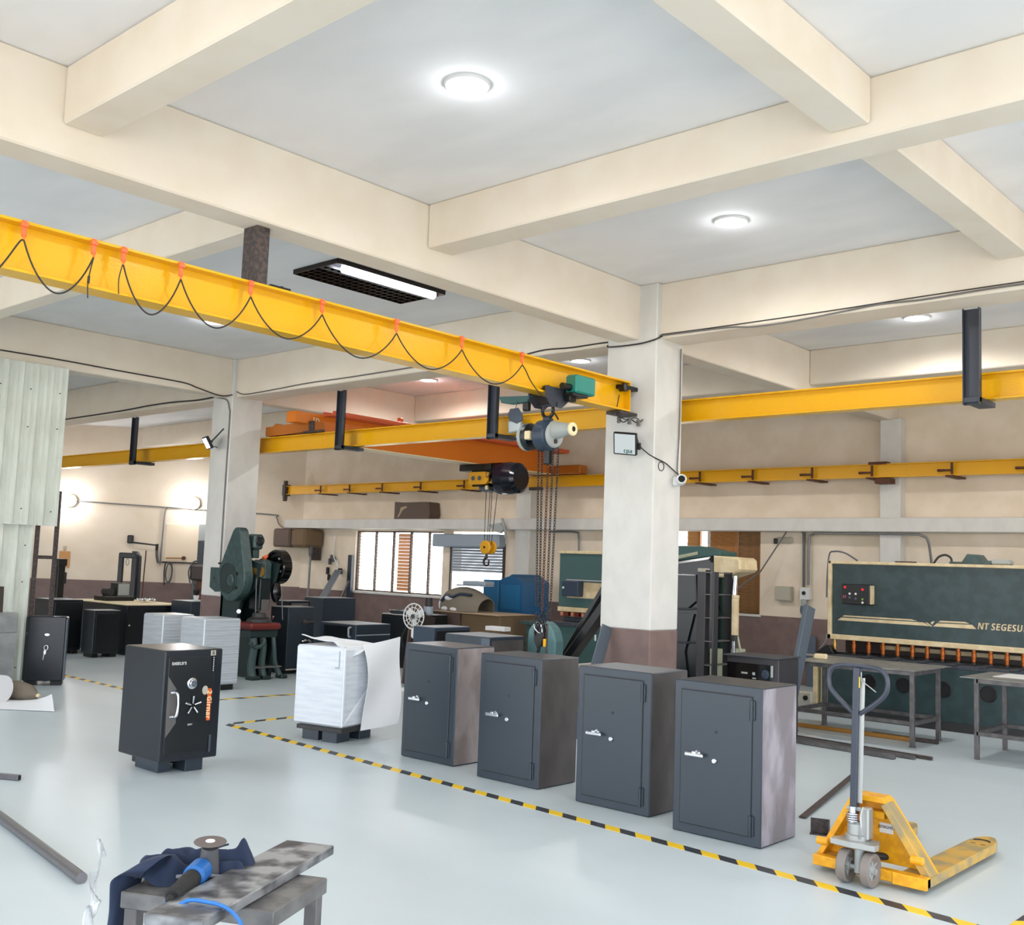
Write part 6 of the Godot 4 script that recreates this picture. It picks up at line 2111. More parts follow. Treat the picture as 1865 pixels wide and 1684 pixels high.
func build_pallet_jack():
	var t := thing("pallet_jack", "yellow hand pallet jack with an upright dark handle, paint worn on the forks", "pallet jack")
	var st := nb()
	# forks
	for s in [[-2.315, -2.155], [-2.80, -2.64]]:
		var x0: float = s[0]
		var x1: float = s[1]
		var cx := (x0 + x1) * 0.5
		var out := [Vector2(x0, 5.78), Vector2(x1, 5.78), Vector2(x1, 6.86), Vector2(x1 - 0.012, 6.95), Vector2(x1 - 0.045, 7.03), Vector2(cx, 7.05), Vector2(x0 + 0.045, 7.03), Vector2(x0 + 0.012, 6.95), Vector2(x0, 6.86)]
		st = nb()
		prism(st, out, 0.055, Transform3D(Basis(Vector3(1, 0, 0), Vector3(0, 0, -1), Vector3(0, 1, 0)), Vector3(0, 0.03, 0)), 0.005)
		var fk := obj("fork", st, M.jack_worn, t)
		st = nb()
		var arc := []
		for k in 9:
			var a := PI * k / 8.0
			arc.append(Vector3(cx + 0.045 * cos(a), 0.0862, -6.88 - 0.03 * sin(a)))
		tube(st, arc, 0.006, 6)
		obj("slot", st, M.black, fk)
		for q in [Vector2(cx - 0.025, 6.80), Vector2(cx + 0.035, 6.79)]:
			st = nb()
			bx(st, Vector3(q.x - 0.014, 0.084, -q.y - 0.006), Vector3(q.x + 0.014, 0.0862, -q.y + 0.006))
			obj("slot", st, M.black, fk)
		st = nb()
		bar(st, Vector3(cx - 0.03, 0.036, -6.72), Vector3(cx + 0.03, 0.036, -6.72), 0.036, 0.036, 16)
		obj("load_roller", st, M.rubber, t)
	# base bar across the front
	st = nb()
	bx(st, Vector3(-2.80, 0.03, -5.83), Vector3(-2.155, 0.088, -5.775), 0.005)
	obj("base_bar", st, M.jack_yellow, t)
	st = nb()
	bx(st, Vector3(-2.335, 0.028, -5.78), Vector3(-2.15, 0.09, -5.755), 0.004)
	obj("front_patch", st, M.jack_yellow, t)
	# trapezoid frame: rim and back plate
	var o1 := [Vector2(-2.80, 0.085), Vector2(-2.155, 0.085), Vector2(-2.40, 0.435), Vector2(-2.43, 0.445), Vector2(-2.565, 0.445), Vector2(-2.60, 0.43)]
	st = nb()
	prism(st, [Vector2(-2.80, 0.085), Vector2(-2.765, 0.085), Vector2(-2.575, 0.41), Vector2(-2.605, 0.43)], 0.10, Transform3D(Basis.IDENTITY, Vector3(0, 0, -5.93)), 0.003)
	obj("frame_leg", st, M.jack_yellow, t)
	st = nb()
	prism(st, [Vector2(-2.21, 0.085), Vector2(-2.155, 0.085), Vector2(-2.395, 0.43), Vector2(-2.43, 0.41)], 0.10, Transform3D(Basis.IDENTITY, Vector3(0, 0, -5.93)), 0.003)
	obj("frame_leg", st, M.jack_worn, t)
	st = nb()
	prism(st, [Vector2(-2.61, 0.42), Vector2(-2.39, 0.42), Vector2(-2.42, 0.452), Vector2(-2.58, 0.452)], 0.12, Transform3D(Basis.IDENTITY, Vector3(0, 0, -5.95)), 0.004)
	obj("frame_cap", st, M.jack_yellow, t)
	st = nb()
	prism(st, o1, 0.02, Transform3D(Basis.IDENTITY, Vector3(0, 0, -5.95)), 0.002)
	var plate := obj("back_plate", st, M.jack_yellow, t)
	st = nb()
	bx(st, Vector3(-2.55, 0.33, -5.93), Vector3(-2.42, 0.37, -5.86), 0.004)
	obj("top_step", st, M.jack_yellow, t)
	st = nb()
	bx(st, Vector3(-2.475, 0.245, -5.93), Vector3(-2.395, 0.30, -5.927), 0.001)
	var lb := obj("label_plate", st, M.white, plate)
	letters("lettering", "JUNGHEI", 0.016, M.black, lb, Transform3D(Basis.IDENTITY, Vector3(-2.435, 0.278, -5.9265)), 0.0006)
	for q in [Vector3(-2.225, 0.16, -5.82), Vector3(-2.76, 0.16, -5.82)]:
		st = nb()
		bar(st, q + Vector3(-0.03, 0, 0), q + Vector3(0.03, 0, 0), 0.022, 0.022, 16)
		ball(st, q + Vector3(0.03, 0, 0), Vector3(0.01, 0.022, 0.022), Transform3D.IDENTITY, 14, 6)
		obj("pivot_pin", st, M.jack_yellow, t)
	st = nb()
	bar(st, Vector3(-2.58, 0.13, -5.80), Vector3(-2.28, 0.10, -6.1), 0.02, 0.02)
	bar(st, Vector3(-2.52, 0.13, -5.80), Vector3(-2.70, 0.10, -6.1), 0.02, 0.02)
	obj("push_rod", st, M.darkgrey, t)
	# steering wheels
	for x in [-2.565, -2.43]:
		st = nb()
		lathe(st, [Vector2(0.045, -0.012), Vector2(0.075, -0.026), Vector2(0.084, -0.026), Vector2(0.089, -0.020), Vector2(0.089, 0.020), Vector2(0.084, 0.026), Vector2(0.075, 0.026), Vector2(0.045, 0.012)], Transform3D(Basis(Vector3.BACK, -PI / 2), Vector3(x, 0.0895, -5.70)), 36)
		var wh := obj("steering_wheel", st, M.wheel_grey, t)
		st = nb()
		lathe(st, [Vector2(0.0, -0.024), Vector2(0.02, -0.024), Vector2(0.024, -0.012), Vector2(0.05, -0.008), Vector2(0.05, 0.008), Vector2(0.024, 0.012), Vector2(0.02, 0.024), Vector2(0, 0.024)], Transform3D(Basis(Vector3.BACK, -PI / 2), Vector3(x, 0.0895, -5.70)), 24)
		obj("wheel_hub", st, M.castgrey, wh)
		for k in 5:
			var a := TAU * k / 5.0
			st = nb()
			sbar(st, Vector3(x + 0.011, 0.0895 + 0.02 * sin(a), -5.70 + 0.02 * cos(a)), Vector3(x + 0.013, 0.0895 + 0.072 * sin(a), -5.70 + 0.072 * cos(a)), 0.010, 0.010, 0.002)
			obj("wheel_spoke", st, M.castgrey, wh)
	st = nb()
	bar(st, Vector3(-2.60, 0.0895, -5.70), Vector3(-2.395, 0.0895, -5.70), 0.012, 0.012)
	bar(st, Vector3(-2.4975, 0.06, -5.70), Vector3(-2.4975, 0.21, -5.72), 0.022, 0.028)
	obj("axle", st, M.castgrey, t)
	# steering plate and pump
	st = nb()
	var sp := [Vector2(-2.64, 5.66), Vector2(-2.52, 5.645), Vector2(-2.39, 5.66), Vector2(-2.385, 5.70), Vector2(-2.42, 5.80), Vector2(-2.60, 5.80), Vector2(-2.645, 5.71)]
	prism(st, sp, 0.032, Transform3D(Basis(Vector3(1, 0, 0), Vector3(0, 0, -1), Vector3(0, 1, 0)), Vector3(0, 0.195, 0)), 0.004)
	obj("steering_plate", st, M.alu, t)
	st = nb()
	lathe(st, [Vector2(0.062, 0.227), Vector2(0.062, 0.25), Vector2(0.05, 0.255), Vector2(0.05, 0.31), Vector2(0.03, 0.32), Vector2(0, 0.32)], Transform3D(Basis.IDENTITY, Vector3(-2.53, 0, -5.755)), 24)
	bx(st, Vector3(-2.50, 0.23, -5.80), Vector3(-2.455, 0.40, -5.73), 0.008)
	obj("pump_body", st, M.alu, t)
	st = nb()
	for k in 4:
		var ring := []
		for j in 14:
			var a := TAU * j / 14.0
			ring.append(Vector3(-2.545 + 0.03 * cos(a), 0.325 + 0.012 * k, -5.735 + 0.03 * sin(a)))
		tube(st, ring, 0.0045, 6, true)
	bar(st, Vector3(-2.545, 0.31, -5.735), Vector3(-2.545, 0.40, -5.735), 0.020, 0.020)
	obj("spring", st, M.chrome, t).set_meta("kind", "stuff")
	st = nb()
	tube(st, smooth_path([Vector3(-2.49, 0.24, -5.70), Vector3(-2.48, 0.30, -5.695), Vector3(-2.485, 0.36, -5.70), Vector3(-2.475, 0.41, -5.71)]), 0.006, 7)
	obj("release_lever", st, M.alu, t)
	# handle
	st = nb()
	sbar(st, Vector3(-2.545, 0.36, -5.755), Vector3(-2.53, 1.155, -5.755), 0.052, 0.036, 0.004)
	obj("handle_bar", st, M.handle_blue, t)
	st = nb()
	sbar(st, Vector3(-2.5165, 0.42, -5.752), Vector3(-2.502, 1.10, -5.752), 0.004, 0.034, 0.001)
	obj("handle_edge", st, M.alu, t)
	st = nb()
	tube(st, smooth_path([Vector3(-2.55, 0.90, -5.755), Vector3(-2.63, 0.965, -5.755), Vector3(-2.685, 1.02, -5.755), Vector3(-2.70, 1.07, -5.755), Vector3(-2.69, 1.125, -5.755), Vector3(-2.65, 1.155, -5.755), Vector3(-2.58, 1.162, -5.755), Vector3(-2.48, 1.162, -5.755), Vector3(-2.41, 1.155, -5.755), Vector3(-2.37, 1.125, -5.755), Vector3(-2.36, 1.07, -5.755), Vector3(-2.375, 1.02, -5.755), Vector3(-2.43, 0.965, -5.755), Vector3(-2.515, 0.90, -5.755)]), 0.0135, 10)
	obj("loop_grip", st, M.handle_blue, t)
	st = nb()
	bx(st, Vector3(-2.548, 1.045, -5.737), Vector3(-2.508, 1.105, -5.734), 0.001)
	obj("warning_label", st, M.label_yellow, t)
	st = nb()
	tube(st, [Vector3(-2.505, 1.13, -5.745), Vector3(-2.503, 1.085, -5.742), Vector3(-2.42, 1.03, -5.745)], 0.003, 6)
	obj("control_lever", st, M.alu, t)
	st = nb()
	bar(st, Vector3(-2.585, 0.385, -5.755), Vector3(-2.50, 0.385, -5.755), 0.012, 0.012)
	obj("hinge_pin", st, M.castgrey, t)

func build_bench():
	var at := Vector3(-3.27, 0, -2.215)
	var turn := 0.464
	var t := thing("work_bench", "low welded steel bench with a dusty top in the near corner", "bench", at, turn)
	var st := nb()
	bx(st, Vector3(-0.285, 0.445, -0.21), Vector3(0.29, 0.50, 0.20), 0.004)
	obj("bench_top", st, M.dusty_steel, t)
	for q in [[-0.25, 0.165], [0.255, 0.165], [0.255, -0.175], [-0.25, -0.175]]:
		st = nb()
		bx(st, Vector3(q[0] - 0.024, 0, q[1] - 0.024), Vector3(q[0] + 0.024, 0.446, q[1] + 0.024), 0.003)
		obj("leg", st, M.tube_steel, t)
	t = thing("steel_plank", "long dusty steel channel laid across the low bench, dark smears on it", "plank", at + Vector3(0, 0.501, 0), turn)
	st = nb()
	bx(st, Vector3(-0.02, 0.0, -0.49), Vector3(0.185, 0.036, 0.46), 0.004)
	obj("plank", st, M.smeared_steel, t)
	# angle grinder
	var gx := Basis(Vector3.UP, turn)
	var head := Vector3(-3.325, 0.562, -2.16)
	var tail := Vector3(-3.19, 0.537, -1.975)
	var ax := (tail - head).normalized()
	t = thing("angle_grinder", "blue and black angle grinder lying on the bench with its disc upwards", "grinder", head)
	t.scale = Vector3.ONE * 1.2
	var bs := basis_to(ax)
	var xf := Transform3D(bs, Vector3.ZERO)
	st = nb()
	lathe(st, [Vector2(0, 0.085), Vector2(0.026, 0.085), Vector2(0.027, 0.13), Vector2(0.024, 0.19), Vector2(0.026, 0.215), Vector2(0.02, 0.225), Vector2(0, 0.225)], xf, 24)
	obj("rear_grip", st, M.rubber, t)
	st = nb()
	lathe(st, [Vector2(0, 0.01), Vector2(0.026, 0.012), Vector2(0.033, 0.025), Vector2(0.033, 0.08), Vector2(0.028, 0.09), Vector2(0, 0.09)], xf, 24)
	obj("motor_housing", st, M.tool_blue, t)
	st = nb()
	ball(st, Vector3(-0.012, -0.012, -0.016), Vector3(0.034, 0.042, 0.034), Transform3D(Basis.IDENTITY, Vector3.ZERO), 18, 10)
	bar(st, Vector3(-0.015, 0.01, -0.02), Vector3(0.0, 0.052, -0.012), 0.022, 0.018)
	bar(st, Vector3(0.010, 0.055, -0.008), Vector3(-0.012, -0.045, -0.020), 0.024, 0.034, 18)
	obj("gear_head", st, M.castgrey_dark, t)
	st = nb()
	var dx := Transform3D(Basis(Vector3.BACK, -0.08) * Basis(Vector3.RIGHT, 0.05), Vector3(0.012, 0.07, -0.006))
	lathe(st, [Vector2(0, -0.004), Vector2(0.014, -0.014), Vector2(0.014, -0.003), Vector2(0.046, -0.0015), Vector2(0.047, 0.0), Vector2(0.046, 0.0015), Vector2(0, 0.0018)], dx, 32)
	obj("disc", st, M.disc_brown, t)
	st = nb()
	lathe(st, [Vector2(0.014, 0.002), Vector2(0.013, 0.004), Vector2(0, 0.0045)], dx, 18)
	obj("flange_nut", st, M.white, t)
	st = nb()
	lathe(st, [Vector2(0.012, 0.222), Vector2(0.014, 0.24), Vector2(0.006, 0.25), Vector2(0, 0.25)], xf, 14)
	obj("cord_guard", st, M.rubber, t)
	var pts := [tail + ax * 0.06, Vector3(-3.185, 0.511, -1.93), Vector3(-3.115, 0.512, -1.905), Vector3(-3.075, 0.546, -1.945), Vector3(-3.01, 0.546, -1.985), Vector3(-2.965, 0.546, -1.995), Vector3(-2.91, 0.546, -1.99), Vector3(-2.83, 0.546, -1.965), Vector3(-2.77, 0.52, -1.94), Vector3(-2.72, 0.30, -1.90), Vector3(-2.68, 0.02, -1.84), Vector3(-2.5, 0.012, -1.7)]
	for i in pts.size():
		pts[i] = (pts[i] - head) / 1.2
	st = nb()
	tube(st, smooth_path(pts), 0.0055, 9)
	obj("power_cord", st, M.cord_blue, t)
	# crumpled navy overalls hanging over the edge
	t = thing("navy_cloth", "crumpled navy blue work cloth hanging over the end of the bench", "cloth", at, turn)
	var rng := FastNoiseLite.new()
	rng.seed = 9
	rng.frequency = 6.0
	rng.fractal_octaves = 2
	var ridges := [[Vector2(-0.03, -0.13), Vector2(-0.25, -0.03), 0.085, 0.040], [Vector2(0.0, -0.07), Vector2(-0.20, 0.055), 0.055, 0.030], [Vector2(-0.01, -0.155), Vector2(-0.01, -0.14), 0.098, 0.028], [Vector2(-0.12, -0.14), Vector2(-0.26, -0.10), 0.070, 0.030], [Vector2(-0.20, 0.02), Vector2(-0.275, 0.07), 0.080, 0.042]]
	var rows := []
	for i in 64:
		var u := i / 63.0
		var row := []
		for j in 46:
			var v := j / 45.0
			var p := Vector2(lerpf(0.05, -0.292, u), lerpf(-0.20, 0.115, v))
			var w := p + Vector2(rng.get_noise_2d(p.x * 1.5, p.y * 1.5), rng.get_noise_2d(p.x * 1.5 + 9.0, p.y * 1.5)) * 0.022
			var h := 0.0
			for q in ridges:
				var c := Geometry2D.get_closest_point_to_segment(w, q[0], q[1])
				var dd := (w - c).length() / float(q[3])
				h = sqrt(h * h + pow(q[2] * exp(-dd * dd), 2.0))
			# soft creases running along the bundle
			var s := (w.x * 0.45 + w.y) * 75.0 + 2.0 * rng.get_noise_2d(p.x, p.y)
			h += 0.010 * sin(s) * smoothstep(0.008, 0.035, h)
			row.append(Vector3(p.x, 0.5015 + maxf(h - 0.004, 0.0), p.y))
		rows.append(row)
	st = nb()
	# only the part that rises above the bench top is cloth
	var nrm := []
	for i in 64:
		var r := []
		for j in 46:
			var du: Vector3 = rows[i][mini(j + 1, 45)] - rows[i][maxi(j - 1, 0)]
			var dv: Vector3 = rows[mini(i + 1, 63)][j] - rows[maxi(i - 1, 0)][j]
			r.append(dv.cross(du).normalized() if dv.cross(du).y > 0.0 else du.cross(dv).normalized())
		nrm.append(r)
	for i in 63:
		for j in 45:
			if maxf(maxf(rows[i][j].y, rows[i + 1][j].y), maxf(rows[i][j + 1].y, rows[i + 1][j + 1].y)) > 0.502:
				quad_s(st, rows[i][j], rows[i][j + 1], rows[i + 1][j + 1], rows[i + 1][j], nrm[i][j], nrm[i][j + 1], nrm[i + 1][j + 1], nrm[i + 1][j])
	obj("cloth_body", st, M.navy_cloth, t)
	rows = []
	for i in 26:
		var u := i / 25.0
		var row := []
		for j in 25:
			var a := TAU * j / 24.0
			var c := Vector3(-0.235 - 0.10 * sin(minf(u * 2.2, 1.0) * PI * 0.5) - 0.01 * u, 0.555 + 0.015 * sin(u * PI) - 0.22 * pow(u, 1.7), 0.055 + 0.055 * u)
			var r := 0.060 + 0.010 * sin(u * 4.0 + 1.0)
			r *= 1.0 + 0.10 * sin(a * 3.0 + u * 5.0) + 0.06 * sin(a * 5.0 - u * 3.0)
			row.append(c + Vector3(cos(a) * r * 0.55, cos(a) * r * 0.55 * (1.0 - u), sin(a) * r * 1.25))
		rows.append(row)
	st = nb()
	skin(st, rows)
	obj("sleeve", st, M.navy_cloth, t)
	st = nb()
	tube(st, smooth_path([Vector3(-0.14, 0.555, -0.10), Vector3(-0.13, 0.575, -0.15), Vector3(-0.10, 0.585, -0.18)]), 0.004, 6)
	obj("strap", st, M.navy, t)
	st = nb()
	tube(st, smooth_path([Vector3(-0.16, 0.525, 0.06), Vector3(-0.08, 0.535, 0.05), Vector3(0.0, 0.53, 0.02), Vector3(0.06, 0.515, 0.03)]), 0.007, 7)
	obj("grey_lining", st, M.cloth_grey, t)
	# can under the cloth
	t = thing("metal_can", "scuffed grey metal tin hanging behind the navy cloth", "can", at, turn)
	st = nb()
	lathe(st, [Vector2(0, 0.36), Vector2(0.045, 0.36), Vector2(0.047, 0.365), Vector2(0.047, 0.47), Vector2(0.044, 0.478), Vector2(0, 0.478)], Transform3D(Basis.IDENTITY, Vector3(-0.338, 0.0, -0.06)), 24)
	obj("tin", st, M.dusty_steel, t)
	# crumpled clear plastic strip
	t = thing("plastic_strip", "crumpled strip of clear plastic film trailing beside the bench", "plastic")
	rows = []
	for i in 40:
		var u := i / 39.0
		var p := Vector3(-4.13, 0.37, -2.19).lerp(Vector3(-3.66, 0.30, -1.92), u) + Vector3(0.03 * sin(u * 19.0), 0.03 * sin(u * 13.0) + 0.10 * exp(-pow(u / 0.12, 2.0)) - 0.33 * pow(u, 3.0), 0)
		var row := []
		for j in 6:
			var v := (j / 5.0 - 0.5)
			row.append(p + Vector3(0.045 * v + 0.012 * sin(u * 31.0 + j), 0.03 * sin(u * 23.0 + v * 5.0), 0.05 * v))
		rows.append(row)
	st = nb()
	skin(st, rows, 0.001)
	obj("film", st, M.clear_film, t)
	# tubes on the floor at the near edge
	st = nb()
	bar(st, Vector3(-8.6, 0.028, -3.15), Vector3(-5.16, 0.028, -2.655), 0.028, 0.028, 18)
	tag(obj("floor_pipe", st, M.pipe_steel), "long round steel pipe on the floor pointing at the low bench", "pipe")
	t = thing("square_tube", "cut square tube end on the floor at the picture's edge", "metal tube")
	st = nb()
	sbar(st, Vector3(-9.2, 0.020, -2.6), Vector3(-7.70, 0.020, -3.44), 0.038, 0.038, 0.004)
	obj("tube", st, M.pipe_steel, t)
	st = nb()
	sbar(st, Vector3(-7.701, 0.020, -3.4395), Vector3(-7.697, 0.020, -3.4417), 0.028, 0.028, 0.0)
	obj("bore", st, M.black, t)

# ------------------------------------------------------------------ left edge
func build_left_corner():
	var t := thing("sheet_stand", "grey folded sheet-metal stand cut by the picture's edge", "stand", Vector3(-12.25, 0, -5.05))
	var st := nb()
	bx(st, Vector3(-0.16, 0.68, -0.265), Vector3(0.0, 0.91, 0.75), 0.006)
	obj("apron", st, M.raw_grey, t)
	st = nb()
	prism(st, [Vector2(0.265, 0.69), Vector2(0.05, 0.69), Vector2(0.075, 0.45), Vector2(0.10, 0.0), Vector2(0.235, 0.0)], 0.16, Transform3D(Basis(Vector3(0, 0, -1), Vector3.UP, Vector3(1, 0, 0)), Vector3(-0.16, 0, 0)), 0.008)
	obj("leg", st, M.raw_grey, t)
	st = nb()
	bx(st, Vector3(-0.14, 0, -0.10), Vector3(-0.05, 0.68, 0.75), 0.004)
	obj("inner_panel", st, M.navy, t)
	st = nb()
	bx(st, Vector3(-0.16, 0.88, -0.1), Vector3(-0.10, 0.925, 0.0), 0.004)
	obj("lip", st, M.rust_dark, t)
	t = thing("dark_plate", "dark brown plate with a round cut-out standing on the grey stand", "plate", Vector3(-12.32, 0.912, -5.05))
	# built as a frame round the cut-out
	st = nb()
	var ring := []
	var hole := []
	for k in 24:
		var a := TAU * k / 24.0
		hole.append(Vector2(-0.035 + 0.05 * cos(a), 0.20 + 0.05 * sin(a)))
	var outer := [Vector2(-0.45, 0.0), Vector2(0.112, 0.0), Vector2(0.112, 0.10), Vector2(0.105, 0.29), Vector2(-0.45, 0.31)]
	# left and right halves split through the hole
	var up := [Vector2(0.105, 0.29), Vector2(-0.45, 0.31), Vector2(-0.45, 0.20)]
	for k in 13:
		up.append(hole[12 - k])
	up.append(Vector2(0.108, 0.20))
	var dn := [Vector2(0.112, 0.0), Vector2(-0.45, 0.0), Vector2(-0.45, 0.20)]
	for k in 13:
		dn.append(hole[(12 + k) % 24])
	dn.append(Vector2(0.108, 0.20))
	var pxf := Transform3D(Basis(Vector3(0, 0, -1), Vector3.UP, Vector3(1, 0, 0)), Vector3(-0.02, 0, 0))
	prism(st, up, 0.03, pxf)
	prism(st, dn, 0.03, pxf)
	obj("plate", st, M.darkbrown, t)
	# sack, paper roll and paper
	t = thing("cloth_sack", "beige cloth sack tied at the neck on the floor beside the paper roll", "sack", Vector3(-11.78, 0, -5.2), 0.0)
	st = nb()
	var rows := []
	for i in 22:
		var u := i / 21.0
		var row := []
		for j in 19:
			var a := TAU * j / 18.0
			var c := Vector3(-0.28, 0.11, 0.14).lerp(Vector3(0.20, 0.05, -0.10), u)
			var r := 0.105 * pow(sin(PI * clampf(0.10 + 0.72 * u, 0.0, 1.0)), 0.7) + 0.01
			if u > 0.82:
				r = lerpf(r, 0.025, (u - 0.82) / 0.18)
			r *= 1.0 - 0.35 * exp(-pow((u - 0.28) / 0.06, 2.0))
			r *= 1.0 + 0.05 * sin(a * 5.0 + u * 8.0)
			row.append(c + Vector3(sin(a) * r * 0.45, maxf(cos(a) * r, -c.y + 0.002), sin(a) * r * 0.9))
		rows.append(row)
	skin(st, rows)
	obj("sack_body", st, M.sack, t)
	st = nb()
	ball(st, Vector3(0.205, 0.055, -0.10), Vector3(0.025, 0.022, 0.025))
	obj("knot", st, M.cream_paint, t)
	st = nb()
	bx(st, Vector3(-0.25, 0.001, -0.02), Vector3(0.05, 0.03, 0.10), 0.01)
	obj("painted_underside_shade", st, M.navy, t)  # dark block drawn in place of the shade beneath the sack
	t = thing("paper_roll", "white roll of foam paper lying on its side at the picture's edge", "paper roll", Vector3(-11.66, 0, -4.82), 0.0)
	st = nb()
	bar(st, Vector3(-0.24, 0.147, 0.045), Vector3(0.09, 0.147, -0.10), 0.145, 0.145, 36)
	obj("roll", st, M.foam, t)
	t = thing("paper_sheet", "white foam paper unrolled on the floor with a lifted corner", "paper")
	rows = []
	for i in 20:
		var u := i / 19.0
		var row := []
		for j in 12:
			var v := j / 11.0
			var a := Vector3(-11.95, 0, -4.99).lerp(Vector3(-11.25, 0, -5.30), u)
			var b := Vector3(-11.45, 0, -4.45).lerp(Vector3(-10.70, 0, -5.08), u)
			var p := a.lerp(b, v)
			p.y = 0.008 + 0.10 * pow(u, 4.0) * (1.0 - v) + 0.012 * sin(v * 3.0) * u
			row.append(p)
		rows.append(row)
	st = nb()
	skin(st, rows, 0.003)
	obj("sheet", st, M.foam, t)
	side_wall_things()

func on_wall(x: float, z: float, y: float) -> Transform3D:
	# local +z faces into the room off the diagonal wall
	return Transform3D(Basis(Vector3.UP, 0.8463), Vector3(x, y, z))

func wall_thing(called: String, label: String, cat: String, x: float, z: float, y: float) -> Node3D:
	var t := thing(called, label, cat, Vector3(x, y, z), 0.8463)
	return t

func side_wall_things():
	# along the wall, local +x runs towards the far corner
	var t := wall_thing("wall_crank", "black jointed crank arm fixed high on the side wall", "crank arm", -22.60, -12.18, 1.83)
	var st := nb()
	bx(st, Vector3(-0.05, 0.0, -0.05), Vector3(0.08, 0.19, 0.06), 0.02)
	obj("bracket", st, M.black, t)
	st = nb()
	bar(st, Vector3(0.03, 0.03, 0.05), Vector3(0.62, -0.02, 0.05), 0.022, 0.016)
	bar(st, Vector3(0.62, 0.01, 0.05), Vector3(0.62, -0.14, 0.05), 0.035, 0.03)
	obj("arm", st, M.black, t)
	st = nb()
	tube(st, smooth_path([Vector3(0.62, -0.12, 0.05), Vector3(0.63, -0.25, 0.05), Vector3(0.66, -0.38, 0.05), Vector3(0.68, -0.42, 0.05)]), 0.03, 8)
	obj("lower_arm", st, M.conduit_dark, t)
	t = wall_thing("wall_board", "plain cream board hanging on the side wall above a hose", "board", -22.15, -12.80, 1.45)
	st = nb()
	bx(st, Vector3(0.02, 0.0, -0.02), Vector3(0.78, 0.86, 0.012), 0.004)
	obj("panel", st, M.board_cream, t)
	st = nb()
	bx(st, Vector3(-0.04, -0.035, -0.015), Vector3(0.80, 0.0, 0.03), 0.004)
	obj("bottom_rail", st, M.rust_dark, t)
	t = wall_thing("orange_pipe", "short orange pipe with a round end across the cream board", "pipe", -22.10, -12.83, 1.53)
	st = nb()
	bar(st, Vector3(0.0, 0.0, 0.05), Vector3(0.40, 0.01, 0.05), 0.014, 0.014)
	obj("pipe", st, M.ochre, t)
	st = nb()
	bar(st, Vector3(0.40, 0.01, 0.02), Vector3(0.40, 0.01, 0.08), 0.045, 0.045)
	obj("end_cap", st, M.rustbrown, t)
	t = wall_thing("hose_coil", "coil of dark hose hanging on the side wall below the cream board", "hose", -22.02, -12.86, 1.20)
	st = nb()
	for k in 3:
		var ring := []
		for j in 20:
			var a := TAU * j / 20.0
			ring.append(Vector3(0.02 + 0.07 * cos(a) + 0.01 * k, 0.0 + (0.21 + 0.015 * k) * sin(a) + 0.02 * cos(a), 0.05 + 0.02 * k))
		tube(st, ring, 0.012, 7, true)
	obj("coils", st, M.conduit_dark, t)
	st = nb()
	tube(st, smooth_path([Vector3(-0.06, 0.25, 0.05), Vector3(-0.08, 0.0, 0.05), Vector3(-0.06, -0.28, 0.05)]), 0.014, 7)
	obj("tail", st, M.black, t)
	t = wall_thing("doorway_panel", "narrow dark doorway with a grey top behind the far column", "door", -21.64, -13.37, 0.0)
	st = nb()
	bx(st, Vector3(-0.02, 0.0, -0.01), Vector3(0.6, 1.95, 0.02), 0.004)
	obj("leaf", st, M.steel_dark, t)
	st = nb()
	bx(st, Vector3(-0.02, 1.96, -0.01), Vector3(0.6, 2.33, 0.02), 0.004)
	obj("fanlight", st, M.castgrey, t)
	t = wall_thing("notice_panel", "small beige panel on the side wall behind the tube frame", "panel", -23.62, -11.12, 1.24)
	st = nb()
	bx(st, Vector3(-0.06, 0.0, -0.01), Vector3(0.17, 0.36, 0.02), 0.004)
	obj("panel", st, M.slat_tan, t)
	st = nb()
	bx(st, Vector3(0.02, 0.40, -0.01), Vector3(0.08, 0.48, 0.03), 0.004)
	obj("socket", st, M.boxgrey, t)
	t = wall_thing("wall_bar", "thin black bar leaning upright against the side wall", "bar", -22.33, -12.46, 0.0)
	st = nb()
	sbar(st, Vector3(-0.02, 0.0, 0.12), Vector3(0.0, 1.68, 0.03), 0.04, 0.02, 0.002)
	obj("bar", st, M.rustbrown, t)
	# double-post lifter
	t = thing("mast_lifter", "black two-post hand stacker beside the cabinet clutter", "stacker", Vector3(-21.5, 0, -11.6), 0.65)
	st = nb()
	for x in [-0.17, 0.14]:
		bx(st, Vector3(x - 0.05, 0, -0.04), Vector3(x + 0.05, 1.60, 0.04), 0.008)
	obj("posts", st, M.black, t)
	st = nb()
	prism(st, [Vector2(0.02, 0), Vector2(0.20, 0), Vector2(0.18, 1.55), Vector2(0.10, 1.66), Vector2(0.0, 1.66)], 0.12, Transform3D(Basis.IDENTITY, Vector3(0.02, 0, -0.2)), 0.01)
	obj("mast", st, M.steel_dark, t)
	st = nb()
	bx(st, Vector3(-0.22, 1.50, -0.05), Vector3(0.18, 1.62, 0.05), 0.02)
	bx(st, Vector3(-0.2, 0.0, -0.1), Vector3(0.2, 0.08, 0.5), 0.01)
	obj("crosshead", st, M.black, t)
	st = nb()
	var rr := []
	for j in 16:
		rr.append(Vector3(0.0 + 0.035 * cos(TAU * j / 16.0), 1.42 + 0.07 * sin(TAU * j / 16.0), 0.06))
	tube(st, rr, 0.012, 7, true)
	obj("pulley", st, M.castgrey, t)
	# pillar machine by the doorway
	t = thing("pillar_drill", "rust-brown pillar machine in front of the doorway beside the far column", "machine", Vector3(-20.95, 0, -12.95), 0.75)
	st = nb()
	bx(st, Vector3(0.02, 0, -0.10), Vector3(0.20, 1.25, 0.06), 0.015)
	obj("pillar", st, M.rustbrown, t)
	st = nb()
	bar(st, Vector3(-0.06, 0.3, 0.05), Vector3(-0.06, 1.25, 0.05), 0.035, 0.035)
	obj("spindle", st, M.castgrey_dark, t)
	st = nb()
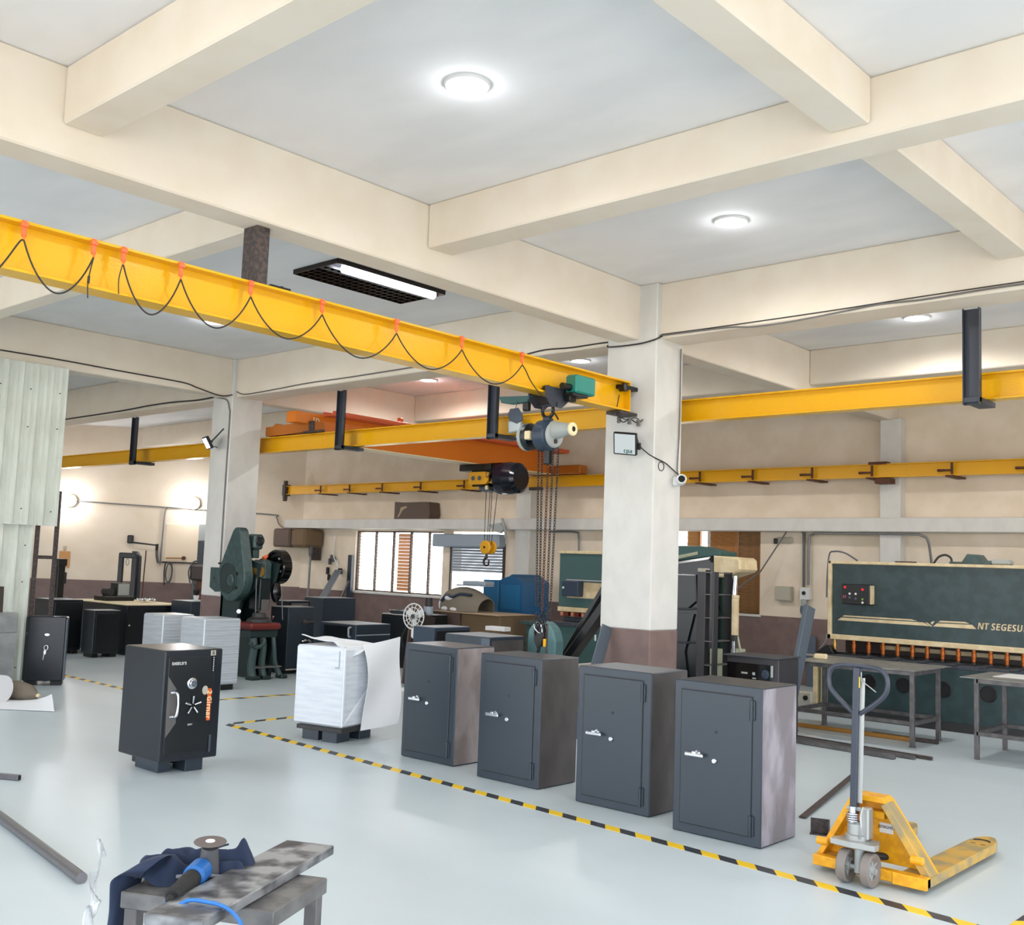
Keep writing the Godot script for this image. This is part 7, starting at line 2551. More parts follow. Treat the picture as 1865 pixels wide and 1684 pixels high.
	bx(st, Vector3(-0.14, 1.05, -0.06), Vector3(0.20, 1.42, 0.12), 0.05)
	obj("head", st, M.darkbrown, t)
	st = nb()
	tube(st, smooth_path([Vector3(-0.12, 1.0, 0.08), Vector3(-0.17, 1.25, 0.08), Vector3(-0.1, 1.45, 0.05), Vector3(0.0, 1.5, 0.0)]), 0.018, 7)
	obj("hose", st, M.conduit_dark, t)
	st = nb()
	bx(st, Vector3(-0.25, 0, -0.2), Vector3(0.3, 0.30, 0.2), 0.02)
	obj("base", st, M.darkgrey, t)
	# black post with a flat head
	t = thing("steel_post", "black square post with a flat cap standing behind the tall dark safe", "post", Vector3(-18.02, 0, -8.47))
	st = nb()
	bx(st, Vector3(-0.06, 0, -0.06), Vector3(0.06, 1.40, 0.06), 0.006)
	obj("post", st, M.black, t)
	st = nb()
	bx(st, Vector3(-0.08, 1.36, -0.08), Vector3(0.08, 1.48, 0.08), 0.008)
	obj("cap", st, M.black, t)
	st = nb()
	bx(st, Vector3(-0.09, 1.05, -0.15), Vector3(-0.05, 1.25, -0.06), 0.01)
	obj("catch", st, M.darkgrey, t)
	# clutter on the cream-topped cabinet
	t = thing("flat_case", "flat black case lying on the cream-topped cabinet", "case", Vector3(-17.35, 0.801, -9.15), PI / 2)
	st = nb()
	bx(st, Vector3(-0.28, 0, -0.2), Vector3(0.26, 0.075, 0.2), 0.01)
	obj("case", st, M.black, t)
	t = thing("dark_box", "small dark box with a pale side standing on the flat black case", "box", Vector3(-17.38, 0.877, -9.22), PI / 2)
	st = nb()
	bx(st, Vector3(-0.08, 0, -0.13), Vector3(0.14, 0.22, 0.13), 0.006)
	obj("box", st, M.greenblack, t)
	st = nb()
	bx(st, Vector3(-0.07, 0.01, 0.13), Vector3(0.13, 0.21, 0.134), 0.001)
	obj("pale_side", st, M.castgrey, t)
	t = thing("round_motor", "round grey motor lying next to the small dark box", "motor", Vector3(-17.36, 0.877, -9.02))
	st = nb()
	bar(st, Vector3(-0.1, 0.07, 0), Vector3(0.1, 0.07, 0), 0.07, 0.065, 20)
	obj("motor", st, M.darkgrey, t)
	st = nb()
	bx(st, Vector3(-0.08, 0, -0.05), Vector3(0.08, 0.02, 0.05), 0.004)
	obj("foot", st, M.black, t)
	t = thing("plastic_scrap", "crumpled white and blue plastic wrapper on the cream worktop", "wrapper", Vector3(-16.75, 0.801, -9.4))
	st = nb()
	var rows := []
	for i in 9:
		var row := []
		for j in 9:
			row.append(Vector3((i - 4) * 0.03, 0.02 + 0.05 * absf(sin(i * 1.9 + j * 0.7)) * absf(cos(j * 1.3)), (j - 4) * 0.03))
		rows.append(row)
	skin(st, rows, 0.002)
	obj("wrapper", st, M.film_bright, t)
	t = thing("potted_plant", "tiny dark plant in a white pot on a far cabinet by the dado", "plant", Vector3(-15.55, 0.884, -9.62))
	st = nb()
	lathe(st, [Vector2(0, 0), Vector2(0.035, 0), Vector2(0.05, 0.08), Vector2(0.045, 0.085), Vector2(0, 0.075)], Transform3D.IDENTITY, 16)
	obj("pot", st, M.white, t)
	st = nb()
	for k in 26:
		var a := k * 2.4
		var l := 0.05 + 0.07 * fmod(k * 0.37, 1.0)
		bar(st, Vector3(0.01 * cos(a), 0.08, 0.01 * sin(a)), Vector3(l * cos(a) * 0.8, 0.09 + l, l * sin(a) * 0.8), 0.010, 0.003, 5)
	obj("leaves", st, M.plant_dark, t).set_meta("kind", "stuff")

# ------------------------------------------------------------------ things along the rear wall
func build_rear():
	# press brake behind the chains
	var t := thing("press_brake", "green press brake with a cream panel, seen behind the chains and near column", "press brake")
	var st := nb()
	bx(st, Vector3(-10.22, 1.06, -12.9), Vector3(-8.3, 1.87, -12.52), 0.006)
	obj("ram_beam", st, M.brake_green, t)
	st = nb()
	bx(st, Vector3(-10.24, 1.86, -12.92), Vector3(-8.3, 1.90, -12.50), 0.004)
	obj("top_edge", st, M.shear_cream, t)
	st = nb()
	bx(st, Vector3(-10.05, 1.20, -12.53), Vector3(-8.4, 1.44, -12.50), 0.006)
	obj("cream_panel", st, M.shear_cream, t)
	st = nb()
	bx(st, Vector3(-10.04, 1.225, -12.50), Vector3(-9.73, 1.455, -12.36), 0.01)
	var cb := obj("control_box", st, M.navy, t)
	st = nb()
	bar(st, Vector3(-10.0, 1.35, -12.36), Vector3(-10.0, 1.35, -12.345), 0.016, 0.016)
	obj("button", st, M.white, cb)
	st = nb()
	bx(st, Vector3(-10.02, 1.455, -12.51), Vector3(-8.4, 1.475, -12.44), 0.004)
	obj("shelf_rail", st, M.top_grey, t)
	st = nb()
	bx(st, Vector3(-10.22, 0.99, -12.85), Vector3(-8.3, 1.06, -12.5), 0.006)
	obj("cream_foot", st, M.shear_cream, t)
	for k in 18:
		st = nb()
		var x := -10.18 + k * 0.10
		bx(st, Vector3(x, 0.925, -12.62), Vector3(x + 0.05, 0.985, -12.52), 0.006)
		obj("die_clamp", st, M.copper_pale if k % 2 == 0 else M.red_table, t)
	st = nb()
	bx(st, Vector3(-10.22, 0.92, -12.8), Vector3(-8.3, 0.985, -12.60))
	obj("clamp_bar", st, M.red_table, t)
	st = nb()
	bx(st, Vector3(-10.22, 0.78, -12.85), Vector3(-8.3, 0.84, -12.40), 0.006)
	bx(st, Vector3(-10.22, 0.84, -12.85), Vector3(-8.3, 0.90, -12.65), 0.006)
	obj("bed_rail", st, M.steel_dark, t)
	st = nb()
	bx(st, Vector3(-10.25, 0.0, -12.85), Vector3(-8.3, 0.78, -12.44), 0.006)
	obj("bed", st, M.brake_green, t)
	st = nb()
	bx(st, Vector3(-9.45, 0.60, -12.44), Vector3(-9.42, 0.69, -12.43), 0.002)
	obj("handle", st, M.white, t)
	st = nb()
	bx(st, Vector3(-10.95, 0.74, -12.9), Vector3(-10.24, 0.80, -12.5), 0.006)
	bx(st, Vector3(-10.85, 0.0, -12.85), Vector3(-10.3, 0.74, -12.52), 0.006)
	obj("side_table", st, M.press_green, t)
	# leaning stock by the near column
	var beams := [
		[Vector3(-7.94, 0.0, -9.32), Vector3(-6.80, 1.77, -9.40), 0.085, M.black, "thin black square bar leaning against the near column's rear"],
		[Vector3(-7.86, 0.0, -9.24), Vector3(-6.72, 1.45, -9.24), 0.15, M.black, "thick black channel leaning beside the near column"],
	]
	for b in beams:
		st = nb()
		sbar(st, b[0] + Vector3(0, 0.03, 0), b[1], b[2], b[2] * 0.6, 0.006)
		tag(obj("leaning_beam", st, b[3]), b[4], "steel beam")
	st = nb()
	sbar(st, Vector3(-6.42, 0.01, -8.20), Vector3(-6.305, 1.09, -8.50), 0.17, 0.012, 0.002)
	tag(obj("leaning_plate", st, M.slate_pale), "blue-grey steel plate leaning on the foot of the near column", "steel plate")
	t = thing("green_shell", "rounded teal sheet-metal shell behind the second grey safe", "machine cover", Vector3(-7.45, 0, -8.95))
	st = nb()
	var pl := [Vector2(-0.22, 0.0), Vector2(0.18, 0.0), Vector2(0.18, 0.85)]
	for k in 9:
		var a := PI * 0.05 + PI * 0.80 * k / 8.0
		pl.append(Vector2(-0.03 + 0.20 * cos(a), 0.86 + 0.20 * sin(a)))
	pl.append(Vector2(-0.22, 0.88))
	prism(st, pl, 0.16, Transform3D(Basis.IDENTITY, Vector3(0, 0, -0.08)), 0.02)
	obj("shell", st, M.teal_grey, t)
	t = thing("white_crate", "pale box on the floor behind the second safe, under the chain hook", "box", Vector3(-7.05, 0, -9.75))
	st = nb()
	bx(st, Vector3(-0.6, 0, -0.3), Vector3(0.25, 0.55, 0.3), 0.01)
	obj("crate", st, M.raw_white, t)
	# blue cabinet, cardboard, grey bag
	t = thing("blue_cabinet", "bright blue plastic-covered cabinet under the roller shutter", "cabinet", Vector3(-12.3, 0, -13.85))
	st = nb()
	bx(st, Vector3(-0.38, 0.46, -0.35), Vector3(-0.02, 1.39, 0.40), 0.012)
	obj("front_half", st, M.blue_paint, t)
	st = nb()
	prism(st, [Vector2(-0.02, 0.46), Vector2(0.50, 0.46), Vector2(0.50, 1.36), Vector2(0.44, 1.40), Vector2(0.34, 1.45), Vector2(0.27, 1.50), Vector2(0.20, 1.46), Vector2(0.08, 1.43), Vector2(-0.02, 1.39)], 0.72, Transform3D(Basis.IDENTITY, Vector3(0, 0, -0.34)), 0.01)
	obj("covered_half", st, M.blue_paint_dark, t)
	st = nb()
	bx(st, Vector3(0.03, 0.90, 0.38), Vector3(0.47, 1.32, 0.388), 0.003)
	obj("panel", st, M.blue_paint, t)
	st = nb()
	bx(st, Vector3(-0.36, 0.0, -0.33), Vector3(0.48, 0.46, 0.36), 0.006)
	obj("plinth", st, M.black, t)
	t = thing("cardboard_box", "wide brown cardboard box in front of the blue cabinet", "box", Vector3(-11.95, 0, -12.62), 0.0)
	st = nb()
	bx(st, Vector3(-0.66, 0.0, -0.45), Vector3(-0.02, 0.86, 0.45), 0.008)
	obj("painted_shade_half", st, M.carton_dark, t)  # darker card colour paints the shade on this half of the box
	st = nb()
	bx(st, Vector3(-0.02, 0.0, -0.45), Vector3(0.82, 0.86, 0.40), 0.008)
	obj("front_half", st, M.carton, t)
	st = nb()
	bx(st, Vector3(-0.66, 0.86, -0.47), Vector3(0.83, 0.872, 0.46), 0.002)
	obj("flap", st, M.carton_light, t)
	t = thing("seat_cover", "bulging grey-beige padded seat shell lying on the cardboard box", "seat shell", Vector3(-12.3, 0.873, -12.65))
	st = nb()
	var rows := []
	for i in 26:
		var u := i / 25.0
		var row := []
		for j in 22:
			var v := j / 21.0
			var a := PI * v
			var x := lerpf(-0.42, 0.46, u)
			var h := 0.27 + 0.14 * sin(PI * clampf(u * 0.9 + 0.12, 0, 1)) - 0.05 * u
			var w := 0.20 + 0.10 * sin(PI * u)
			row.append(Vector3(x + 0.05 * sin(a), 0.005 + h * pow(maxf(sin(a), 0.0), 0.75), -cos(a) * w))
		rows.append(row)
	skin(st, rows, 0.01)
	obj("shell", st, M.seat_grey, t)
	st = nb()
	tube(st, smooth_path([Vector3(-0.34, 0.15, 0.24), Vector3(-0.22, 0.25, 0.24), Vector3(-0.05, 0.23, 0.28), Vector3(0.10, 0.28, 0.24), Vector3(0.32, 0.27, 0.2)]), 0.025, 9)
	obj("dark_trim", st, M.navy, t)
	st = nb()
	ball(st, Vector3(-0.14, 0.205, 0.245), Vector3(0.11, 0.045, 0.05))
	obj("white_pad", st, M.foam, t)
	for q in [Vector3(-0.22, 0.03, 0.24), Vector3(0.0, 0.03, 0.26)]:
		st = nb()
		ball(st, q, Vector3(0.10, 0.04, 0.06))
		obj("foam_end", st, M.foam, t)
	st = nb()
	tube(st, smooth_path([Vector3(-0.40, 0.02, 0.18), Vector3(-0.43, 0.12, 0.16), Vector3(-0.40, 0.25, 0.10)]), 0.03, 8)
	obj("white_edge", st, M.foam, t)
	t = thing("folded_paper", "stack of pale papers leaning on top of the grey seat shell", "papers", Vector3(-12.2, 1.285, -12.72), 0.2)
	st = nb()
	bx(st, Vector3(-0.25, 0, -0.15), Vector3(0.3, 0.02, 0.15), 0.004)
	bx(st, Vector3(-0.15, 0.02, -0.16), Vector3(0.3, 0.085, 0.12), 0.01)
	obj("stack", st, M.film_grey, t)
	# fan
	t = thing("pedestal_fan", "white pedestal fan head turned sideways by the brown sheets", "fan", Vector3(-10.15, 0, -9.5), 0.25)
	st = nb()
	bar(st, Vector3(0, 0, -0.05), Vector3(0, 0.80, -0.05), 0.018, 0.016)
	lathe(st, [Vector2(0, 0.04), Vector2(0.05, 0.04), Vector2(0.17, 0.02), Vector2(0.18, 0.0), Vector2(0, 0.0)], Transform3D(Basis.IDENTITY, Vector3(0, 0, -0.05)))
	obj("stand", st, M.white, t)
	st = nb()
	for k in 3:
		var rr := []
		for j in 28:
			var a := TAU * j / 28.0
			rr.append(Vector3((0.155 - 0.05 * k) * cos(a), 0.945 + (0.165 - 0.05 * k) * sin(a), 0.03 + 0.012 * k))
		tube(st, rr, 0.008 if k == 0 else 0.005, 6, true)
	for j in 14:
		var a := TAU * j / 14.0
		bar(st, Vector3(0.03 * cos(a), 0.945 + 0.03 * sin(a), 0.05), Vector3(0.15 * cos(a), 0.945 + 0.16 * sin(a), 0.03), 0.004, 0.004, 5)
	obj("cage", st, M.white, t)
	st = nb()
	for j in 3:
		var a := TAU * j / 3.0 + 0.5
		box(st, Vector3(0.075, 0, 0), Vector3(0.12, 0.085, 0.006), 0.002, Transform3D(Basis(Vector3.BACK, a) * Basis(Vector3.RIGHT, 0.35), Vector3(0, 0.945, 0.0)))
	obj("blades", st, M.whiteplastic, t)
	st = nb()
	bar(st, Vector3(0, 0.945, -0.16), Vector3(0, 0.945, 0.05), 0.05, 0.035)
	obj("motor", st, M.darkgrey, t)
	st = nb()
	bx(st, Vector3(-0.06, 0.66, -0.11), Vector3(0.06, 0.80, 0.0), 0.02)
	obj("control_neck", st, M.white, t)
	t = thing("brown_sheets", "brown plywood sheets leaning upright behind the white fan", "plywood", Vector3(-10.5, 0, -10.0), 0.3)
	st = nb()
	sbar(st, Vector3(-0.1, 0.01, 0.15), Vector3(-0.12, 1.00, -0.05), 0.40, 0.025, 0.004)
	obj("sheet", st, M.carton_dark, t)
	st = nb()
	sbar(st, Vector3(0.0, 0.01, 0.05), Vector3(-0.02, 0.93, -0.12), 0.44, 0.02, 0.004)
	obj("sheet", st, M.darkbrown, t)
	st = nb()
	tube(st, smooth_path([Vector3(-0.26, 0.98, -0.02), Vector3(-0.24, 0.80, 0.03), Vector3(-0.30, 0.62, 0.06), Vector3(-0.26, 0.5, 0.08)]), 0.008, 6)
	obj("cord", st, M.cable, t)
	# clutter under the window
	t = thing("coffee_tin", "small grey-blue canister with a black lid on the clutter cabinet", "canister", Vector3(-12.35, 0.825, -11.85))
	st = nb()
	lathe(st, [Vector2(0, 0), Vector2(0.075, 0), Vector2(0.078, 0.01), Vector2(0.078, 0.12), Vector2(0, 0.12)], Transform3D.IDENTITY, 20)
	obj("tin", st, M.film_grey, t)
	st = nb()
	lathe(st, [Vector2(0.06, 0.12), Vector2(0.055, 0.26), Vector2(0, 0.26)], Transform3D.IDENTITY, 18)
	obj("lid", st, M.darkgrey, t)
	t = thing("tool_case", "flat silver tool case with bright rims on the clutter cabinet", "case", Vector3(-12.45, 0.825, -11.45))
	st = nb()
	bx(st, Vector3(-0.22, 0, -0.16), Vector3(0.25, 0.05, 0.14), 0.01)
	obj("case", st, M.steel_dark, t)
	st = nb()
	tube(st, [Vector3(-0.22, 0.055, 0.14), Vector3(0.25, 0.055, 0.14), Vector3(0.25, 0.055, -0.16), Vector3(-0.22, 0.055, -0.16)], 0.007, 6, true)
	obj("rim", st, M.chrome, t)
	t = thing("steel_offcut", "blue-grey plate offcut leaning on the wall behind the press flywheel", "plate", Vector3(-18.42, 0, -14.35))
	st = nb()
	sbar(st, Vector3(-0.12, 0.0, 0.3), Vector3(0.04, 1.41, -0.5), 0.30, 0.02, 0.002)
	obj("plate", st, M.slate_pale, t)
	t = thing("steel_post", "dark upright flat bar on the rear wall beside the bright window", "bar", Vector3(-18.16, 0, -15.0))
	st = nb()
	bx(st, Vector3(-0.065, 0, -0.03), Vector3(0.065, 1.75, 0.03), 0.004)
	obj("bar", st, M.slate, t)
	t = thing("leaning_rod", "thin dark rod leaning on the dado left of the window sill", "rod", Vector3(-16.75, 0, -13.5))
	st = nb()
	sbar(st, Vector3(-0.05, 0.0, 0.3), Vector3(0.03, 1.22, -0.3), 0.05, 0.03, 0.002)
	obj("rod", st, M.black, t)
	t = thing("wall_hooks", "tools and white tubing hanging on the rear wall beside the window", "tools", Vector3(-18.95, 0, -15.06))
	st = nb()
	tube(st, smooth_path([Vector3(0.15, 2.2, 0), Vector3(0.12, 1.85, 0.02), Vector3(0.16, 1.70, 0.03), Vector3(0.30, 1.50, 0.03), Vector3(0.28, 1.62, 0.03)]), 0.012, 7)
	obj("tubing", st, M.white, t)
	for q in [[-0.02, 1.52, 0.05, 0.14], [0.10, 1.58, 0.06, 0.12], [0.04, 1.66, 0.07, 0.08], [-0.08, 1.30, 0.05, 0.16], [0.34, 1.32, 0.08, 0.13], [-0.02, 1.16, 0.04, 0.14]]:
		st = nb()
		bx(st, Vector3(q[0], q[1], -0.03), Vector3(q[0] + q[2], q[1] + q[3], 0.05), 0.012)
		obj("tool", st, M.castgrey_dark if q[1] > 1.4 else M.black, t)
	t = thing("pipe_stand", "thin upright pipe with a grey head below the hanging brown box", "stand", Vector3(-19.30, 0, -14.75))
	st = nb()
	bar(st, Vector3(0, 0, 0), Vector3(0.03, 1.72, 0), 0.025, 0.025)
	obj("pipe", st, M.conduit, t)
	st = nb()
	ball(st, Vector3(0.03, 1.80, 0), Vector3(0.05, 0.14, 0.05))
	obj("head", st, M.castgrey_dark, t)
	# boxes on and under the shelf
	t = thing("air_unit", "brown tarpaulin-wrapped box standing on the wall shelf above the window", "box", Vector3(-16.08, 2.524, -14.98))
	st = nb()
	prism(st, [Vector2(-0.51, 0.0), Vector2(0.53, 0.0), Vector2(0.56, 0.10), Vector2(0.52, 0.335), Vector2(0.45, 0.35), Vector2(-0.2, 0.345), Vector2(-0.51, 0.36)], 0.30, Transform3D(Basis.IDENTITY, Vector3(0, 0, -0.13)), 0.02)
	obj("wrapped_box", st, M.tarp, t)
	st = nb()
	prism(st, [Vector2(-0.42, 0.03), Vector2(-0.36, 0.05), Vector2(-0.26, 0.18), Vector2(-0.12, 0.24), Vector2(-0.16, 0.27), Vector2(-0.32, 0.24), Vector2(-0.35, 0.14)], 0.004, Transform3D(Basis.IDENTITY, Vector3(0, 0, 0.17)))
	obj("tear", st, M.carton_light, t)
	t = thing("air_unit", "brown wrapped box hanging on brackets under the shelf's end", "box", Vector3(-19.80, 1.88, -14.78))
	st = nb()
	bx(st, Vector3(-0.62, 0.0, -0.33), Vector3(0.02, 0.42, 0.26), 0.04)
	obj("painted_shade_half", st, M.tarp, t)  # shade put into the colour: darker brown on this half
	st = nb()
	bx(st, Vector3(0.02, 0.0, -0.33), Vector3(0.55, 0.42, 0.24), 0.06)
	obj("painted_lit_half", st, M.carton, t)  # paler brown paints the light falling on the other half
	st = nb()
	bx(st, Vector3(0.44, -0.28, -0.30), Vector3(0.50, 0.02, 0.0), 0.01)
	bx(st, Vector3(-0.5, 0.40, -0.33), Vector3(0.4, 0.42, -0.1), 0.004)
	obj("bracket", st, M.rust_dark, t)
	# black cast machine right of the near column
	t = thing("cast_press", "tall black cast machine with a cream head beside the near column", "machine")
	st = nb()
	prism(st, [Vector2(-7.6, 0.0), Vector2(-6.64, 0.0), Vector2(-6.62, 1.78), Vector2(-6.68, 1.84), Vector2(-7.6, 1.70)], 0.5, Transform3D(Basis.IDENTITY, Vector3(0, 0, -11.5)), 0.03)
	obj("body", st, M.navygloss_dull, t)
	st = nb()
	prism(st, [Vector2(-7.55, 1.20), Vector2(-6.95, 1.20), Vector2(-6.83, 1.30), Vector2(-6.85, 1.62), Vector2(-7.55, 1.62)], 0.03, Transform3D(Basis.IDENTITY, Vector3(0, 0, -11.0)), 0.012)
	obj("upper_cover", st, M.navygloss_dull, t)
	st = nb()
	prism(st, [Vector2(-7.55, 0.20), Vector2(-6.90, 0.20), Vector2(-6.98, 0.7), Vector2(-6.86, 1.15), Vector2(-7.55, 1.15)], 0.03, Transform3D(Basis.IDENTITY, Vector3(0, 0, -11.0)), 0.012)
	obj("lower_cover", st, M.navygloss_dull, t)
	for y in [0.36, 0.82, 1.22]:
		st = nb()
		tube(st, smooth_path([Vector3(-7.4, y, -10.96), Vector3(-7.1, y - 0.02, -10.96), Vector3(-6.8, y, -10.96)]), 0.012, 7)
		obj("rib", st, M.steel_dark, t)
	st = nb()
	prism(st, [Vector2(-7.7, 1.72), Vector2(-6.62, 1.86), Vector2(-6.62, 1.90), Vector2(-6.95, 1.97), Vector2(-7.7, 1.97)], 0.4, Transform3D(Basis.IDENTITY, Vector3(0, 0, -11.55)), 0.01)
	obj("hood", st, M.teal_dark, t)
	st = nb()
	prism(st, [Vector2(-7.7, 1.70), Vector2(-6.93, 1.86), Vector2(-6.93, 1.90), Vector2(-7.7, 1.75)], 0.02, Transform3D(Basis.IDENTITY, Vector3(0, 0, -11.15)), 0.003)
	obj("hood_trim", st, M.pale_green, t)
	st = nb()
	prism(st, [Vector2(-6.63, 1.60), Vector2(-6.50, 1.60), Vector2(-6.29, 1.67), Vector2(-6.26, 1.70), Vector2(-6.27, 1.81), Vector2(-6.31, 1.84), Vector2(-6.63, 1.855)], 0.42, Transform3D(Basis.IDENTITY, Vector3(0, 0, -11.42)), 0.02)
	obj("head", st, M.shear_cream, t)
	st = nb()
	prism(st, [Vector2(-6.64, 0.76), Vector2(-6.48, 0.76), Vector2(-6.47, 1.26), Vector2(-6.56, 1.40), Vector2(-6.60, 1.60), Vector2(-6.64, 1.60)], 0.1, Transform3D(Basis.IDENTITY, Vector3(0, 0, -11.25)), 0.006)
	obj("green_side", st, M.bottle_green, t)
	st = nb()
	prism(st, [Vector2(-6.64, 1.25), Vector2(-6.60, 1.20), Vector2(-6.51, 1.05), Vector2(-6.54, 1.10), Vector2(-6.62, 1.28)], 0.004, Transform3D(Basis.IDENTITY, Vector3(0, 0, -11.148)))
	obj("dark_flash", st, M.black, t)
	st = nb()
	bx(st, Vector3(-6.64, 0.0, -11.4), Vector3(-6.40, 0.76, -10.98), 0.006)
	obj("pale_base", st, M.pale_green, t)
	st = nb()
	lathe(st, [Vector2(0, 0.94), Vector2(0.056, 0.94), Vector2(0.056, 1.36), Vector2(0.06, 1.37), Vector2(0.06, 1.40), Vector2(0, 1.40)], Transform3D(Basis.IDENTITY, Vector3(-6.335, 0, -11.0)), 22)
	obj("cylinder", st, M.shear_cream, t)
	st = nb()
	bar(st, Vector3(-6.335, 1.40, -11.0), Vector3(-6.335, 1.62, -11.02), 0.028, 0.028)
	bar(st, Vector3(-6.335, 0.0, -11.0), Vector3(-6.335, 0.90, -11.0), 0.024, 0.024)
	obj("piston_rod", st, M.chrome, t)
	st = nb()
	lathe(st, [Vector2(0, 0.87), Vector2(0.06, 0.87), Vector2(0.06, 0.94), Vector2(0, 0.94)], Transform3D(Basis.IDENTITY, Vector3(-6.335, 0, -11.0)), 18)
	bx(st, Vector3(-6.42, 1.46, -11.04), Vector3(-6.36, 1.58, -10.97), 0.01)
	obj("clamp_ring", st, M.darkgrey, t)
	st = nb()
	bar(st, Vector3(-6.30, 0.98, -11.0), Vector3(-6.20, 0.60, -11.0), 0.014, 0.014)
	obj("stay", st, M.pale_green, t)
	# open black rack
	t = thing("door_frame", "tall black steel rack with five ledges standing beside the near column", "rack")
	st = nb()
	bx(st, Vector3(-6.33, 0.0, -10.28), Vector3(-6.225, 1.68, -10.18), 0.004)
	obj("upright", st, M.gunmetal_dark, t)
	st = nb()
	bx(st, Vector3(-6.325, 1.655, -10.28), Vector3(-6.23, 1.695, -10.172), 0.004)
	obj("cap", st, M.boxgrey, t)
	st = nb()
	bx(st, Vector3(-6.135, 0.0, -10.28), Vector3(-6.115, 1.66, -10.18), 0.003)
	obj("edge_post", st, M.gunmetal_dark, t)
	st = nb()
	bx(st, Vector3(-6.225, 0.0, -10.6), Vector3(-6.135, 1.66, -10.57))
	obj("back", st, M.black, t)
	for y in [0.38, 0.64, 0.90, 1.155, 1.41, 1.65]:
		st = nb()
		bx(st, Vector3(-6.225, y - 0.006, -10.57), Vector3(-6.135, y + 0.006, -10.18), 0.001)
		obj("ledge", st, M.gunmetal, t)
	# low box with dials and leaning plate
	t = thing("control_cabinet", "low dark cabinet with a black dial panel behind the polished safe", "cabinet", Vector3(-5.36, 0, -9.85))
	st = nb()
	bx(st, Vector3(-0.27, 0.0, -0.22), Vector3(0.31, 0.82, 0.20), 0.006)
	obj("body", st, M.gunmetal_dark, t)
	st = nb()
	bx(st, Vector3(-0.30, 0.82, -0.25), Vector3(0.32, 0.832, 0.25), 0.003)
	obj("top", st, M.steel_dark, t)
	st = nb()
	bx(st, Vector3(-0.26, 0.40, 0.20), Vector3(0.23, 0.755, 0.215), 0.004)
	var pn := obj("panel", st, M.blackgloss, t)
	for q in [[-0.06, 0.66, 0.07, 0.018], [0.045, 0.66, 0.03, 0.028], [0.05, 0.615, 0.04, 0.012]]:
		st = nb()
		bx(st, Vector3(q[0] - q[2] / 2, q[1] - q[3] / 2, 0.215), Vector3(q[0] + q[2] / 2, q[1] + q[3] / 2, 0.218), 0.001)
		obj("switch", st, M.castgrey, pn)
	st = nb()
	lathe(st, [Vector2(0.045, 0), Vector2(0.042, 0.008), Vector2(0.02, 0.01), Vector2(0.015, 0.02), Vector2(0, 0.02)], Transform3D(Basis(Vector3.RIGHT, PI / 2), Vector3(0.175, 0.665, 0.215)), 22)
	obj("dial", st, M.navy, pn)
	st = nb()
	bx(st, Vector3(0.235, 0.64, 0.205), Vector3(0.255, 0.755, 0.23), 0.004)
	obj("hinge", st, M.castgrey, t)
	st = nb()
	sbar(st, Vector3(-5.27, 0.0, -10.20), Vector3(-5.17, 1.33, -10.55), 0.185, 0.05, 0.004)
	tag(obj("leaning_plate", st, M.slate_pale), "tall dark grey channel leaning upright behind the control cabinet", "steel plate")
	st = nb()
	bx(st, Vector3(-7.41, 0.0, -15.06), Vector3(-7.27, 0.76, -15.03), 0.002)
	tag(obj("leaning_plate", st, M.bluegrey), "small grey plate against the brown dado beside the shear", "steel plate")
	t = thing("wall_lamp", "small grey lamp on an arm under the shelf above the roller shutter", "lamp", Vector3(-13.45, 2.38, -14.70))
	st = nb()
	prism(st, [Vector2(-0.32, 0.02), Vector2(0.0, 0.06), Vector2(0.10, -0.05), Vector2(0.02, -0.14), Vector2(-0.14, -0.10)], 0.05, Transform3D(Basis.IDENTITY, Vector3(0, 0, -0.02)), 0.01)
	obj("head", st, M.castgrey, t)
	st = nb()
	tube(st, smooth_path([Vector3(0.0, 0.14, -0.02), Vector3(0.05, 0.05, 0.0), Vector3(0.10, -0.08, 0.0), Vector3(0.13, -0.22, 0.0)]), 0.025, 8)
	obj("arm", st, M.castgrey, t)
	t = thing("rear_cloth", "dark crumpled tarpaulin behind the second safe near the white paper box", "tarpaulin", Vector3(-10.0, 0, -10.45))
	st = nb()
	var rws := []
	for i in 20:
		var u := i / 19.0
		var row := []
		for j in 14:
			var a := PI * j / 13.0
			row.append(Vector3(lerpf(-0.7, 0.9, u), 0.01 + (0.74 + 0.04 * sin(u * 9.0)) * pow(maxf(sin(a), 0.0), 0.4) * pow(maxf(0.0, sin(PI * clampf(0.04 + 0.92 * u, 0, 1))), 0.25), -cos(a) * 0.4))
		rws.append(row)
	skin(st, rws, 0.01)
	obj("tarp", st, M.black, t)
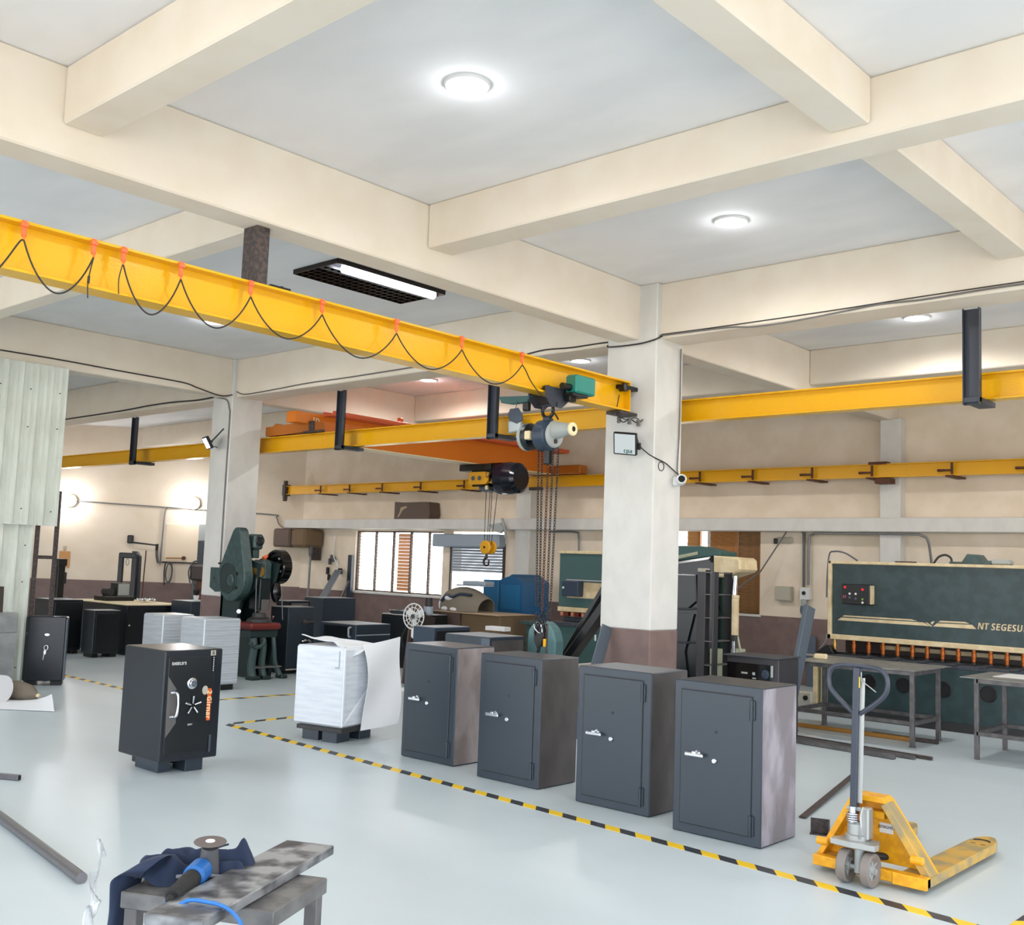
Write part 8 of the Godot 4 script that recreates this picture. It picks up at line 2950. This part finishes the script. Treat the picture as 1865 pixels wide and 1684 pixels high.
	t = thing("paper_box", "small white printed box lying on the dark tarpaulin", "box", Vector3(-9.55, 0.782, -10.45), 0.1)
	st = nb()
	bx(st, Vector3(-0.16, 0, -0.07), Vector3(0.16, 0.055, 0.07), 0.004)
	obj("carton", st, M.white, t)

# ------------------------------------------------------------------ floor marking tape
func tape(label: String, a: Vector3, b: Vector3, w: float, step: float):
	var t := thing("hazard_tape", label, "floor tape")
	t.set_meta("kind", "structure")
	var d := (b - a).normalized()
	var n := d.cross(Vector3.UP)
	if n.z < 0.0:
		n = -n
	var l := (b - a).length()
	var k := int(l / step)
	for i in k:
		var p := a + d * (i * l / k)
		var q := a + d * ((i + 1) * l / k)
		var st := nb()
		var s := d * w * 0.9
		var c := [p - n * w / 2 - s / 2, q - n * w / 2 - s / 2, q + n * w / 2 + s / 2, p + n * w / 2 + s / 2]
		var h := Vector3.UP * 0.0015
		face(st, [c[0] + h, c[1] + h, c[2] + h, c[3] + h], Vector3.UP)
		for j in 4:
			var e: Vector3 = c[(j + 1) % 4] - c[j]
			face(st, [c[j], c[(j + 1) % 4], c[(j + 1) % 4] + h, c[j] + h], Vector3(e.z, 0, -e.x).normalized())
		obj("black_stripe" if i % 2 == 0 else "yellow_stripe", st, M.tape_black if i % 2 == 0 else M.tape_yellow, t)

func build_floor_marks():
	tape("black and yellow hazard tape running along the row of grey safes", Vector3(-9.06, 0, -6.04), Vector3(-1.66, 0, -5.455), 0.085, 0.125)
	tape("hazard tape returning from the wrapped safe's corner towards the rear", Vector3(-9.08, 0, -6.12), Vector3(-9.12, 0, -8.2), 0.085, 0.125)
	tape("hazard tape crossing the floor behind the finished black safe", Vector3(-14.4, 0, -6.64), Vector3(-10.66, 0, -6.5), 0.085, 0.14)
	tape("hazard tape leading towards the press beside the wrapped safes", Vector3(-10.66, 0, -6.6), Vector3(-10.56, 0, -9.0), 0.085, 0.14)
	tape("short hazard tape turning the corner beside the pallet jack", Vector3(-1.66, 0, -5.5), Vector3(-1.62, 0, -9.5), 0.085, 0.125)
